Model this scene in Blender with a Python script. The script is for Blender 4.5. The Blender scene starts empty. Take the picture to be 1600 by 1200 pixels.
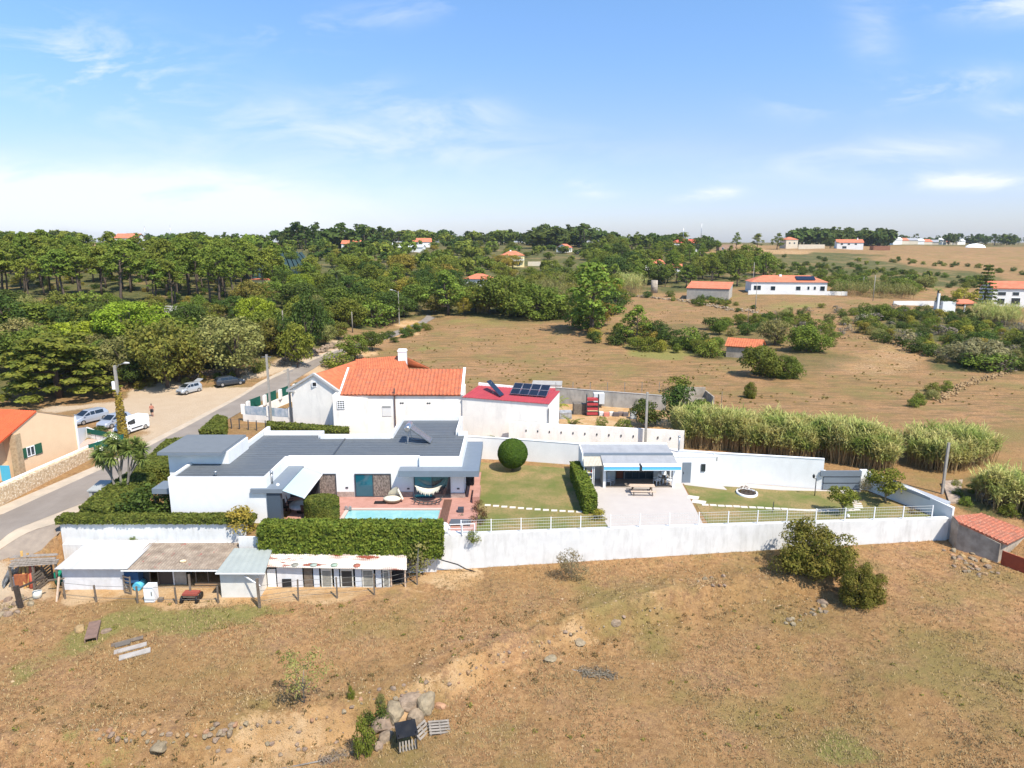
import bpy, math, random
import numpy as np
from mathutils import Vector, Matrix
R = math.radians
random.seed(7); rng = np.random.default_rng(7)
S = bpy.context.scene; COL = S.collection
# ---------------------------------------------------------------- camera
CH = 23.0; PITCH = 11.75; F = 1067.0
cam = bpy.data.objects.new('camera', bpy.data.cameras.new('camera')); COL.objects.link(cam)
cam.location = (0, 0, CH); cam.rotation_euler = (R(90 - PITCH), 0, 0)
cam.data.lens = 24.0; cam.data.sensor_width = 36.0; cam.data.clip_end = 9000; cam.data.clip_start = .5
S.camera = cam
# ---------------------------------------------------------------- sun, sky, exposure
SUN = Vector((0.42, -0.52, 0.96)).normalized()
EL = math.asin(SUN.z); AZ = math.atan2(SUN.x, SUN.y)
sl = bpy.data.lights.new('sun', 'SUN'); sl.energy = 4.9; sl.angle = R(.53); sl.color = (1, .935, .82)
so = bpy.data.objects.new('sun', sl); COL.objects.link(so); so.location = (30, -40, 90)
so.rotation_euler = SUN.to_track_quat('Z', 'Y').to_euler()
S.view_settings.view_transform = 'Standard'; S.view_settings.look = 'None'
S.view_settings.exposure = 0.50; S.view_settings.gamma = 1
W = bpy.data.worlds.new('World'); S.world = W; W.use_nodes = True
wn = W.node_tree.nodes; wl = W.node_tree.links; wn.clear()
def wnode(t, **k):
    n = wn.new(t)
    for a, b in k.items(): setattr(n, a, b)
    return n
def wmath(op, a, b=None, c=None):
    n = wnode('ShaderNodeMath', operation=op)
    for i, v in enumerate((a, b, c)):
        if v is None: continue
        if isinstance(v, (int, float)): n.inputs[i].default_value = v
        else: wl.new(v, n.inputs[i])
    return n.outputs[0]
sky = wnode('ShaderNodeTexSky', sky_type='NISHITA'); sky.sun_disc = False
sky.sun_elevation = EL; sky.sun_rotation = AZ; sky.altitude = 100; sky.air_density = 1.0; sky.dust_density = .6; sky.ozone_density = 2.0
tc = wnode('ShaderNodeTexCoord'); sep = wnode('ShaderNodeSeparateXYZ'); wl.new(tc.outputs['Generated'], sep.inputs[0])
yy = wmath('MAXIMUM', sep.outputs[1], .02)
U = wmath('DIVIDE', sep.outputs[0], yy); V = wmath('DIVIDE', sep.outputs[2], yy)
cmb = wnode('ShaderNodeCombineXYZ'); wl.new(U, cmb.inputs[0]); wl.new(wmath('MULTIPLY', V, 3.2), cmb.inputs[1])
nz = wnode('ShaderNodeTexNoise'); nz.inputs['Scale'].default_value = 5.5; nz.inputs['Detail'].default_value = 9
nz.inputs['Roughness'].default_value = .62; nz.inputs['Distortion'].default_value = .5; wl.new(cmb.outputs[0], nz.inputs['Vector'])
def uvdir(px, py):
    p = R(PITCH); dx = (px - 800) / F; dy = (600 - py) / F
    y = math.cos(p) + dy * math.sin(p); z = dy * math.cos(p) - math.sin(p)
    return dx / y, z / y
tot = None
#  cloud blobs: centre px, radius px, strength, threshold, tilt
for (cx, cy, rx, ry, st, th, tl) in [(150, 105, 150, 55, .95, .46, .15), (60, 318, 390, 46, 1.6, .27, 0), (180, 360, 400, 30, .5, .32, 0),
        (560, 30, 190, 18, .45, .46, -.15), (500, 185, 200, 38, .25, .42, 0), (742, 178, 55, 20, .5, .40, 0), (600, 150, 130, 30, .3, .48, .5),
        (1360, 45, 45, 70, .28, .38, 1.1), (1570, 8, 90, 22, 1.0, .40, 0), (1465, 135, 110, 20, .7, .43, -.1), (1255, 160, 60, 22, .5, .43, 0),
        (1510, 283, 105, 11, 1.5, .36, 0), (1130, 300, 30, 7, 1.6, .34, 0), (1085, 309, 28, 7, 1.1, .38, 0), (935, 304, 30, 6, .9, .40, 0), (912, 288, 22, 6, .9, .4, 0),
        (1370, 245, 170, 24, .6, .42, -.1), (620, 225, 340, 34, .45, .42, .05), (1590, 172, 50, 12, .6, .4, 0)]:
    u0, v0 = uvdir(cx, cy); du = rx / F; dv = ry / F
    a = wmath('SUBTRACT', U, u0); b = wmath('SUBTRACT', V, v0)
    if tl: b2 = wmath('MULTIPLY_ADD', a, tl, b)
    else: b2 = b
    q = wmath('ADD', wmath('POWER', wmath('ABSOLUTE', wmath('DIVIDE', a, du)), 2), wmath('POWER', wmath('ABSOLUTE', wmath('DIVIDE', b2, dv)), 2))
    g = wmath('POWER', 2.718, wmath('MULTIPLY', q, -1.0))
    m = wmath('MULTIPLY', wmath('MULTIPLY', g, st), wmath('MULTIPLY', wmath('MAXIMUM', wmath('SUBTRACT', nz.outputs[0], th), 0), 5.0))
    tot = m if tot is None else wmath('ADD', tot, m)
cl = wmath('MULTIPLY', wmath('MINIMUM', tot, 1.0), .85)
# saturate the physical sky a little, then lay thin cirrus over it
hs = wnode('ShaderNodeHueSaturation'); hs.inputs['Saturation'].default_value = 1.0; hs.inputs['Hue'].default_value = .5
wl.new(sky.outputs[0], hs.inputs['Color'])
tint = wnode('ShaderNodeMix', data_type='RGBA', blend_type='MULTIPLY'); tint.inputs[0].default_value = 1
wl.new(hs.outputs[0], tint.inputs[6]); tg = wnode('ShaderNodeValToRGB'); tr0 = wnode('ShaderNodeMapRange'); tr0.inputs[1].default_value = 0; tr0.inputs[2].default_value = .38; wl.new(V, tr0.inputs[0]); wl.new(tr0.outputs[0], tg.inputs[0])
e_ = tg.color_ramp.elements; e_[0].color = (.86, .89, 1.16, 1); e_[1].color = (.98, 1.25, 1.45, 1)
for p_, c_ in ((.34, (.965, .96, 1.26, 1)), (.63, (.93, 1.10, 1.34, 1))): q_ = e_.new(p_); q_.color = c_
wl.new(tg.outputs[0], tint.inputs[7])
mx = wnode('ShaderNodeMix', data_type='RGBA'); wl.new(cl, mx.inputs[0]); wl.new(tint.outputs[2], mx.inputs[6]); mx.inputs[7].default_value = (6.6, 6.9, 7.3, 1)
bg = wnode('ShaderNodeBackground'); bg.inputs[1].default_value = .111; wl.new(mx.outputs[2], bg.inputs[0])
wo = wnode('ShaderNodeOutputWorld'); wl.new(bg.outputs[0], wo.inputs[0])
# ---------------------------------------------------------------- helpers
def ray(px, py):
    p = R(PITCH); dx = (px - 800) / F; dy = (600 - py) / F
    return np.array([dx, math.cos(p) + dy * math.sin(p), dy * math.cos(p) - math.sin(p)])
def PZ(px, py, z):
    d = ray(px, py); t = (z - CH) / d[2]; return (d[0] * t, d[1] * t, z)
def PY(px, py, Y):
    d = ray(px, py); t = Y / d[1]; return (d[0] * t, Y, CH + d[2] * t)
def XP(px, Y, z):          # world X of a column px for a point at depth Y and height z
    return (px - 800) / F * (Y * math.cos(R(PITCH)) + (CH - z) * math.sin(R(PITCH)))
def ZP(py, Y): return PY(800, py, Y)[2]
def tag(o, label=None, cat=None, group=None, kind=None):
    if label: o['label'] = label
    if cat: o['category'] = cat
    if group: o['group'] = group
    if kind: o['kind'] = kind
    return o
def thing(name, label, cat, loc=(0, 0, 0), rz=0, group=None):
    o = bpy.data.objects.new(name, None); COL.objects.link(o); o.location = loc; o.rotation_euler = (0, 0, rz)
    o.empty_display_size = .2
    return tag(o, label, cat, group)
def origin(o):
    v = Vector((0, 0, 0))
    while o is not None: v = v + o.location; o = o.parent
    return v
def np_mesh(name, v, f, mat, parent=None, smooth=False, base=None, uv=None, local=False):
    """v (N,3), f (M,k) uniform faces"""
    v = np.asarray(v, dtype=np.float32); f = np.asarray(f, dtype=np.int32)
    if parent is not None and not local: v = v - np.array(origin(parent), dtype=np.float32)
    me = bpy.data.meshes.new(name); k = f.shape[1]
    me.vertices.add(len(v)); me.vertices.foreach_set('co', v.ravel())
    me.loops.add(f.size); me.loops.foreach_set('vertex_index', f.ravel())
    me.polygons.add(len(f)); me.polygons.foreach_set('loop_start', np.arange(0, f.size, k, dtype=np.int32))
    if smooth: me.polygons.foreach_set('use_smooth', np.ones(len(f), dtype=bool))
    me.update(calc_edges=True)
    for m in (mat if isinstance(mat, (list, tuple)) else [mat]): me.materials.append(m)
    o = bpy.data.objects.new(name, me); COL.objects.link(o); o.parent = parent
    return o
class MB:
    def __init__(s): s.v = []; s.f = []; s.m = []; s.mats = []; s.cur = 0; s.sm = []
    def mat(s, m):
        if m not in s.mats: s.mats.append(m)
        s.cur = s.mats.index(m); return s
    def add(s, vs, fs, sm=False):
        n = len(s.v); s.v += [tuple(map(float, p)) for p in vs]
        for f in fs: s.f.append([n + i for i in f]); s.m.append(s.cur); s.sm.append(sm)
        return s
    def box(s, x0, x1, y0, y1, z0, z1, rz=0, c=None):
        vs = [(x, y, z) for z in (z0, z1) for (x, y) in ((x0, y0), (x1, y0), (x1, y1), (x0, y1))]
        if rz:
            c = c or ((x0 + x1) / 2, (y0 + y1) / 2); ca, sa = math.cos(rz), math.sin(rz)
            vs = [(c[0] + (x - c[0]) * ca - (y - c[1]) * sa, c[1] + (x - c[0]) * sa + (y - c[1]) * ca, z) for x, y, z in vs]
        return s.add(vs, [(3, 2, 1, 0), (4, 5, 6, 7), (0, 1, 5, 4), (1, 2, 6, 5), (2, 3, 7, 6), (3, 0, 4, 7)])
    def bar(s, a, b, w, h=None, up=(0, 0, 1)):     # box between two points
        a = Vector(a); b = Vector(b); h = h or w; d = (b - a).normalized(); u = Vector(up)
        if abs(d.dot(u)) > .95: u = Vector((0, 1, 0))
        r = d.cross(u).normalized() * w / 2; t = r.cross(d).normalized() * h / 2
        vs = [p + q for p in (a, b) for q in (-r - t, r - t, r + t, -r + t)]
        return s.add(vs, [(0, 1, 2, 3), (7, 6, 5, 4), (0, 4, 5, 1), (1, 5, 6, 2), (2, 6, 7, 3), (3, 7, 4, 0)])
    def prism(s, pts, z0, z1):
        n = len(pts); z0s = z0 if isinstance(z0, (list, tuple)) else [z0] * n; z1s = z1 if isinstance(z1, (list, tuple)) else [z1] * n
        vs = [(p[0], p[1], z) for p, z in zip(pts, z0s)] + [(p[0], p[1], z) for p, z in zip(pts, z1s)]
        return s.add(vs, [tuple(range(n))[::-1], tuple(range(n, 2 * n))] + [(i, (i + 1) % n, n + (i + 1) % n, n + i) for i in range(n)])
    def tube(s, pts, rad, n=8, cap=True, sm=True):
        pts = [Vector(p) for p in pts]; rad = rad if isinstance(rad, (list, tuple)) else [rad] * len(pts)
        vs = []; fs = []; prev = None
        for i, p in enumerate(pts):
            d = (pts[min(i + 1, len(pts) - 1)] - pts[max(i - 1, 0)]).normalized()
            if prev is None: a = d.cross(Vector((0, 0, 1)) if abs(d.z) < .9 else Vector((1, 0, 0))).normalized()
            else: a = (prev - d * prev.dot(d)).normalized()
            prev = a; b = d.cross(a)
            for k in range(n):
                t = 2 * math.pi * k / n; vs.append(p + (a * math.cos(t) + b * math.sin(t)) * rad[i])
        for i in range(len(pts) - 1):
            for k in range(n): fs.append((i * n + k, i * n + (k + 1) % n, (i + 1) * n + (k + 1) % n, (i + 1) * n + k))
        s.add(vs, fs, sm)
        if cap: m = len(s.v) - len(vs); s.f += [[m + k for k in range(n)][::-1], [m + (len(pts) - 1) * n + k for k in range(n)]]; s.m += [s.cur] * 2; s.sm += [False] * 2
        return s
    def lathe(s, prof, c=(0, 0, 0), n=20, sc=(1, 1)):
        vs = [(c[0] + r * math.cos(2 * math.pi * k / n) * sc[0], c[1] + r * math.sin(2 * math.pi * k / n) * sc[1], c[2] + z) for r, z in prof for k in range(n)]
        fs = [(i * n + k, i * n + (k + 1) % n, (i + 1) * n + (k + 1) % n, (i + 1) * n + k) for i in range(len(prof) - 1) for k in range(n)]
        return s.add(vs, fs, True)
    def sheet(s, p00, p10, p11, p01, nu, nv, disp, thick=.03):   # displaced sheet: disp(u_m, v_m)->height along the normal
        p00, p10, p11, p01 = map(Vector, (p00, p10, p11, p01)); Lu = (p10 - p00).length; Lv = (p01 - p00).length
        nrm = (p10 - p00).cross(p01 - p00).normalized(); vs = []
        if nrm.z < 0: nrm = -nrm
        for j in range(nv + 1):
            for i in range(nu + 1):
                u = i / nu; v = j / nv; p = (p00 * (1 - u) + p10 * u) * (1 - v) + (p01 * (1 - u) + p11 * u) * v
                vs.append(p + nrm * disp(u * Lu, v * Lv))
        fs = [(j * (nu + 1) + i, j * (nu + 1) + i + 1, (j + 1) * (nu + 1) + i + 1, (j + 1) * (nu + 1) + i) for j in range(nv) for i in range(nu)]
        s.add(vs, fs)
        b = [p - nrm * thick for p in (p00, p10, p11, p01)]; t = [p + nrm * disp(0, 0) * 0 for p in (p00, p10, p11, p01)]
        return s.add(b + t, [(3, 2, 1, 0), (0, 1, 5, 4), (1, 2, 6, 5), (2, 3, 7, 6), (3, 0, 4, 7)])
    def build(s, name, parent=None, mat=None, local=False, bevel=0):
        v = s.v
        if parent is not None and not local:
            o = origin(parent); v = [(a - o.x, b - o.y, c - o.z) for a, b, c in v]
        me = bpy.data.meshes.new(name); me.from_pydata(v, [], s.f)
        for m in (s.mats or [mat]): me.materials.append(m)
        if s.mats: me.polygons.foreach_set('material_index', s.m)
        me.polygons.foreach_set('use_smooth', s.sm); me.update()
        o = bpy.data.objects.new(name, me); COL.objects.link(o); o.parent = parent
        if bevel: b = o.modifiers.new('bevel', 'BEVEL'); b.width = bevel; b.segments = 2; b.limit_method = 'ANGLE'
        return o
def mb(m): return MB().mat(m)
def copy_tree(o, parent=None):
    c = o.copy(); COL.objects.link(c); c.parent = parent
    for ch in CH_MAP.get(o.name) or list(o.children): copy_tree(ch, c)
    return c
CH_MAP = {}
# ---------------------------------------------------------------- materials
def new_mat(name):
    m = bpy.data.materials.new(name); m.use_nodes = True; m.node_tree.nodes.clear(); return m, m.node_tree.nodes, m.node_tree.links
def c4(c): return (c[0], c[1], c[2], 1)
def M(name, c1, c2=None, sc=3., rough=.8, bump=0, bsc=None, metal=0, spec=.3, stain=None, island=0, objrand=0, trans=0, det=6, stretch=None, emit=0, speck=None, blo=.35, bhi=.65):
    m, N, L = new_mat(name)
    def nd(t, **k):
        n = N.new(t)
        for a, b in k.items(): setattr(n, a, b)
        return n
    tcn = nd('ShaderNodeTexCoord'); vec = tcn.outputs['Object']
    if stretch:
        mp = nd('ShaderNodeMapping'); mp.inputs['Scale'].default_value = stretch; L.new(vec, mp.inputs[0]); vec = mp.outputs[0]
    def noise(scale, d=det, v=None, ro=.6):
        n = nd('ShaderNodeTexNoise'); n.inputs['Scale'].default_value = scale; n.inputs['Detail'].default_value = d; n.inputs['Roughness'].default_value = ro
        L.new(v or vec, n.inputs['Vector']); return n.outputs[0]
    def mix(f, a, b, bt='MIX'):
        x = nd('ShaderNodeMix', data_type='RGBA', blend_type=bt)
        if isinstance(f, (int, float)): x.inputs[0].default_value = f
        else: L.new(f, x.inputs[0])
        for i, q in ((6, a), (7, b)):
            if isinstance(q, tuple): x.inputs[i].default_value = q
            else: L.new(q, x.inputs[i])
        return x.outputs[2]
    def ramp(v, lo, hi):
        r = nd('ShaderNodeMapRange'); r.inputs[1].default_value = lo; r.inputs[2].default_value = hi; L.new(v, r.inputs[0]); return r.outputs[0]
    col = c4(c1)
    if c2: col = mix(ramp(noise(sc), blo, bhi), c4(c1), c4(c2))
    if stain:      # (colour, scale, amount, stretch)
        scol, ssc, amt, st = stain; mp = nd('ShaderNodeMapping'); mp.inputs['Scale'].default_value = st; L.new(tcn.outputs['Object'], mp.inputs[0])
        f = ramp(noise(ssc, 8, mp.outputs[0], .65), .48, .75); f2 = nd('ShaderNodeMath', operation='MULTIPLY'); L.new(f, f2.inputs[0]); f2.inputs[1].default_value = amt
        col = mix(f2.outputs[0], col, c4(scol))
    if speck:      # (colour, scale, threshold)
        f = ramp(noise(speck[1], 3), speck[2], speck[2] + .06); col = mix(f, col, c4(speck[0]))
    if island or objrand:
        hsv = nd('ShaderNodeHueSaturation')
        if isinstance(col, tuple): hsv.inputs['Color'].default_value = col
        else: L.new(col, hsv.inputs['Color'])
        acc = None
        def term(out, lo, hi):
            r = nd('ShaderNodeMapRange'); L.new(out, r.inputs[0]); r.inputs[3].default_value = lo; r.inputs[4].default_value = hi; return r.outputs[0]
        val = None
        if island: val = term(nd('ShaderNodeNewGeometry').outputs['Random Per Island'], 1 - island, 1 + island)
        if objrand:
            oi = nd('ShaderNodeObjectInfo').outputs['Random']; v2 = term(oi, 1 - objrand, 1 + objrand)
            if val is None: val = v2
            else:
                mm = nd('ShaderNodeMath', operation='MULTIPLY'); L.new(val, mm.inputs[0]); L.new(v2, mm.inputs[1]); val = mm.outputs[0]
            w = nd('ShaderNodeMath', operation='FRACT'); x7 = nd('ShaderNodeMath', operation='MULTIPLY'); L.new(oi, x7.inputs[0]); x7.inputs[1].default_value = 7.31
            L.new(x7.outputs[0], w.inputs[0]); L.new(term(w.outputs[0], .5 - .035 * min(objrand * 4, 1), .5 + .025 * min(objrand * 4, 1)), hsv.inputs['Hue'])
        L.new(val, hsv.inputs['Value']); col = hsv.outputs[0]
    b = nd('ShaderNodeBsdfPrincipled'); b.inputs['Roughness'].default_value = rough; b.inputs['Metallic'].default_value = metal
    b.inputs['Specular IOR Level'].default_value = spec
    if isinstance(col, tuple): b.inputs['Base Color'].default_value = col
    else: L.new(col, b.inputs['Base Color'])
    if bump:
        bp = nd('ShaderNodeBump'); bp.inputs['Strength'].default_value = 1; bp.inputs['Distance'].default_value = bump
        L.new(noise(bsc or sc * 4, 8), bp.inputs['Height']); L.new(bp.outputs[0], b.inputs['Normal'])
    out = nd('ShaderNodeOutputMaterial')
    if trans:
        t = nd('ShaderNodeBsdfTranslucent')
        if isinstance(col, tuple): t.inputs[0].default_value = col
        else: L.new(col, t.inputs[0])
        ms = nd('ShaderNodeMixShader'); ms.inputs[0].default_value = trans; L.new(b.outputs[0], ms.inputs[1]); L.new(t.outputs[0], ms.inputs[2]); L.new(ms.outputs[0], out.inputs[0])
    else: L.new(b.outputs[0], out.inputs[0])
    return m
white = M('white_render', (.76, .755, .745), (.72, .715, .705), 1.2, .85, .004, 30, stain=((.55, .54, .52), .8, .35, (1, 1, .35)))
wall_dirty = M('stained_white_wall', (.71, .70, .685), (.62, .61, .595), .9, .9, .006, 20, stain=((.38, .365, .335), 1.5, .5, (1.6, 1.6, .3)))
wall_nb = M('weathered_cream_wall', (.90, .85, .775), (.82, .775, .71), .5, .9, .006, 18, stain=((.48, .45, .42), .9, .5, (1, 1, .3)))
wall_old = M('old_grey_render', (.46, .395, .32), (.28, .23, .18), 1.1, .9, .02, 12, stain=((.12, .11, .10), 1.1, .6, (1.2, 1.2, .4)))
grey_roof = M('slate_grey_roofing', (.115, .127, .14), (.10, .112, .125), 2.2, .55, .004, 14, spec=.4, stain=((.20, .20, .19), 1.0, .35, (.25, 2.5, 1)))
grey_trim = M('slate_grey_trim', (.17, .20, .24), rough=.5, spec=.4, c2=(.155, .185, .22), sc=1.5)
slate_pillar = M('dark_slate_pillar', (.06, .082, .11), rough=.5)
frame_m = M('dark_window_frame', (.05, .055, .065), rough=.4)
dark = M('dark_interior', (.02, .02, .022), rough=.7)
glass = M('window_glass', (.015, .028, .038), rough=.06, spec=.9)
glass_t = M('teal_window_glass', (.01, .10, .14), rough=.06, spec=.9)
curtain = M('patterned_curtain', (.30, .24, .20), (.09, .07, .06), 9, .9, det=3, stretch=(1, 1, .5))
steel = M('galvanised_steel', (.45, .46, .47), (.36, .37, .38), 4, .4, metal=.8)
wood = M('weathered_wood', (.20, .16, .12), (.12, .09, .07), 3, .85, .01, 12, stretch=(1, 1, 4))
wood_lt = M('pale_wood', (.62, .47, .35), (.52, .38, .28), 5, .7)
plank_y = M('yellow_plank', (.48, .30, .10), (.36, .2, .06), 5, .7)
black_m = M('black_plastic', (.015, .015, .017), rough=.5)
concrete = M('concrete', (.42, .40, .37), (.33, .31, .29), 1.5, .9, .01, 14, stain=((.2, .19, .18), 1.5, .4, (1, 1, .4)))
pole_m = M('concrete_pole', (.36, .33, .29), (.28, .26, .23), 3, .9)
tile_m = M('orange_roof_tiles', (.54, .165, .07), (.42, .115, .052), 1.4, .8, island=0, stain=((.30, .10, .05), .9, .5, (1, 1, 1)), speck=((.66, .28, .14), 9, .64))
tile_old = M('old_orange_roof_tiles', (.52, .155, .07), (.39, .105, .052), 1.6, .85, stain=((.25, .12, .08), 1.5, .8, (1, 1, 1)), speck=((.62, .26, .13), 8, .62))
red_roof = M('red_sheet_roof', (.42, .055, .06), (.36, .045, .055), .8, .6)
solar_m = M('solar_cells', (.012, .016, .03), rough=.15, spec=.8)
foil = M('brushed_aluminium', (.6, .6, .6), rough=.3, metal=.9)
green_fab = M('green_screen_fabric', (.008, .10, .07), (.006, .08, .055), 2, .8)
blue_aw = M('blue_awning', (.10, .42, .66), rough=.8); pale_aw = M('pale_blue_awning', (.52, .66, .70), rough=.8, trans=.25)
whitepaint = M('white_paint', (.8, .8, .8), rough=.5)
# ---------------------------------------------------------------- terrain
def vn(x, y, s=0):         # value noise, vectorised
    x = np.asarray(x, float); y = np.asarray(y, float); xi = np.floor(x); yi = np.floor(y); fx = x - xi; fy = y - yi
    fx = fx * fx * (3 - 2 * fx); fy = fy * fy * (3 - 2 * fy)
    def h(a, b):
        t = np.sin(a * 127.1 + b * 311.7 + s * 74.7) * 43758.5453; return t - np.floor(t)
    return (h(xi, yi) * (1 - fx) + h(xi + 1, yi) * fx) * (1 - fy) + (h(xi, yi + 1) * (1 - fx) + h(xi + 1, yi + 1) * fx) * fy
def fbm(x, y, s=0, o=4):
    r = 0; a = .5
    for i in range(o): r = r + a * vn(x * 2 ** i, y * 2 ** i, s + i); a *= .5
    return r
def ss(a, b, x): t = np.clip((x - a) / (b - a), 0, 1); return t * t * (3 - 2 * t)
TAZ = np.array([-500, 0, 200, 400, 600, 800, 1000, 1200, 1400, 1600, 2200.])
TY = np.array([60, 105, 130, 150, 190, 230, 340, 450, 600, 900, 2500, 5000.])
TZ = np.array([[0] * 11, [0, 0, 0, 0, 0, 0, 0, 0, 0, .6, 1], [4, 4, 4, 3, .5, .5, .5, 1, 1.5, 2.2, 2.5],
    [8, 8, 8.5, 7, 1, 1.2, 1.5, 2, 3, 3.2, 4], [12, 12, 12, 9, 1.8, 3.2, 3, 4, 5, 4.2, 5], [15, 15, 15, 12, 8, 5, 4.6, 6.5, 6.5, 5.5, 6],
    [18, 18, 18, 16.5, 14, 11.4, 10, 11, 11, 10, 10], [20, 21, 21, 19, 18, 16, 16, 15.5, 15, 14, 14], [21, 22, 22, 22, 22, 21, 21.5, 20, 19.3, 18.5, 18],
    [20, 21, 22, 22, 22, 22, 22, 20.5, 20, 19.5, 19], [20, 20, 20, 20, 20, 20, 20, 20, 20, 20, 20], [20] * 11], float)
WXY = [(-36.6, 51.8), (-21.6, 51.8), (-21.5, 50.0), (-6.0, 50.0), (-5.9, 50.2), (34.0, 53.5), (36.8, 53.7)]
def yw(X): return np.interp(X, [p[0] for p in WXY], [p[1] for p in WXY])
def hback(X, Y):
    Yc = np.maximum(Y, 1); zc = Yc * .979 + 4.0; out = 0
    for dl, du in ((0, 0), (.06, 0), (-.06, 0), (0, 45), (0, -45), (.11, 0), (-.11, 0)):
        Yq = Yc * (1 + dl); pz = np.clip(800 + X / zc * F + du, -500, 2200)
        iy = np.clip(np.searchsorted(TY, Yq) - 1, 0, len(TY) - 2); ix = np.clip(np.searchsorted(TAZ, pz) - 1, 0, len(TAZ) - 2)
        fy = np.clip((Yq - TY[iy]) / (TY[iy + 1] - TY[iy]), 0, 1); fx = np.clip((pz - TAZ[ix]) / (TAZ[ix + 1] - TAZ[ix]), 0, 1)
        out = out + (TZ[iy, ix] * (1 - fx) + TZ[iy, ix + 1] * fx) * (1 - fy) + (TZ[iy + 1, ix] * (1 - fx) + TZ[iy + 1, ix + 1] * fx) * fy
    z = out / 7
    far = ss(120, 160, Yc); z = z + far * (fbm(X / 40, Yc / 40, 3) - .47) * 1.6 * np.clip(Yc / 200, 0, 2)
    return np.where(Yc < 112, z * ss(98, 112, Yc), z)
# rock ledge in the near field (world polyline)
LEDGE_PX = [(-60, 1175), (100, 1168), (250, 1155), (420, 1128), (560, 1105), (660, 1085), (740, 1042), (850, 1000), (950, 968), (1050, 948), (1180, 940), (1290, 935), (1345, 915)]
LEDGE = np.array([PZ(a, b, -3.6)[:2] for a, b in LEDGE_PX])
def seg_sd(X, Y, P):        # signed distance to polyline (positive = below/in front)
    best = np.full(np.shape(X), 1e9); sg = np.zeros(np.shape(X))
    for (x0, y0), (x1, y1) in zip(P[:-1], P[1:]):
        dx, dy = x1 - x0, y1 - y0; t = np.clip(((X - x0) * dx + (Y - y0) * dy) / (dx * dx + dy * dy), 0, 1)
        d = np.hypot(X - x0 - t * dx, Y - y0 - t * dy); c = dx * (Y - y0) - dy * (X - x0)
        m = d < best; best = np.where(m, d, best); sg = np.where(m, -np.sign(c), sg)
    return best * sg
def hfront(X, Y):
    z = -2.7 + np.clip((X + 8) / 42, 0, 1) * 1.0 - (50 - Y) * .042
    w = fbm(X / 5, Y / 5, 9); d = seg_sd(X, Y, LEDGE) + (w - .5) * 2.2
    amp = .9 * ss(30, 18, X) * (.5 + vn(X / 6, Y / 6, 5) * .9)
    z = z - amp * ss(-.2, .9, d) + .35 * amp * ss(-3.5, -.2, d) * (1 - ss(-.2, .9, d))
    near = np.exp(-(d / 3.0) ** 2) * ss(32, 24, X)
    z = z + near * (fbm(X * 1.1, Y * 1.1, 21) - .45) * .8
    return z + (fbm(X / 9, Y / 9, 2) - .45) * .7 * ss(47, 40, Y) + (fbm(X / 1.3, Y / 1.3, 4, 3) - .43) * .10
def hgt(X, Y):
    X = np.asarray(X, float); Y = np.asarray(Y, float); zb = hback(X, Y); zf = hfront(X, Y); Yw = yw(X)
    inside = (X > -36.7) & (X < 36.9)
    kin = np.where(Y > Yw + .32, 1.0, 0.0)
    kout_l = ss(46.5, 52.5, Y); kout_r = ss(50, 62, Y + (X - 37) * .25)
    k = np.where(inside, kin, np.where(X < 0, kout_l, kout_r))
    return zf * (1 - k) + zb * k
def H(x, y): return float(hgt(np.array([x]), np.array([y]))[0])
_ts = 1 / np.linspace(1 / 22., 1 / 2600., 3000)
def G(px, py):
    d = ray(px, py); Y = _ts; t = Y / d[1]; X = d[0] * t; Z = CH + d[2] * t; below = Z < hgt(X, Y)
    i = int(np.argmax(below)) if below.any() else len(Y) - 1
    return (float(X[i]), float(Y[i]), H(X[i], Y[i]))
def poly_sd(X, Y, P):       # signed distance to polygon, negative inside
    P = np.asarray(P); n = len(P); best = np.full(X.shape, 1e9); ins = np.zeros(X.shape, bool)
    for i in range(n):
        x0, y0 = P[i][:2]; x1, y1 = P[(i + 1) % n][:2]; dx, dy = x1 - x0, y1 - y0; L2 = dx * dx + dy * dy + 1e-9
        t = np.clip(((X - x0) * dx + (Y - y0) * dy) / L2, 0, 1); best = np.minimum(best, np.hypot(X - x0 - t * dx, Y - y0 - t * dy))
        c = ((y0 > Y) != (y1 > Y)); xi = x0 + (Y - y0) * dx / (dy if abs(dy) > 1e-9 else 1e-9); ins ^= c & (X < xi)
    return np.where(ins, -best, best)
rowsY = np.concatenate([np.linspace(6, 26, 25), np.arange(26.3, 58, .19), np.arange(58, 110, .34), np.geomspace(110, 3800, 230)])
us = np.linspace(-1.55, 1.55, 560)
YY, UU = np.meshgrid(rowsY, us, indexing='ij'); XX = UU * (YY * .97 + 9)
ZZ = hgt(XX, YY)
nR, nC = XX.shape
idx = (np.arange(nR - 1)[:, None] * nC + np.arange(nC - 1)[None, :]).ravel()
faces = np.stack([idx, idx + 1, idx + nC + 1, idx + nC], 1)
# ground-cover maps, world space: each blob is a polygon on the ground
chan = np.zeros((nR * nC, 4), np.float32); chan[:, 3] = 1
fx = XX.ravel(); fy = YY.ravel()
def paint(ch, pxpoly, amt=1, soft=.06, nscale=.12, far=True):
    P = [G(a, b)[:2] for a, b in pxpoly]; cy = np.mean([p[1] for p in P])
    sc = max(1.0, cy / 40); sd = poly_sd(fx, fy, P) + (fbm(fx / (3 * sc), fy / (3 * sc), ch + 11) - .47) * 5 * sc * nscale * 8
    v = amt * (1 - ss(-soft * cy * .5, soft * cy * .5, sd)); chan[:, ch] = np.maximum(chan[:, ch], v)
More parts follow.
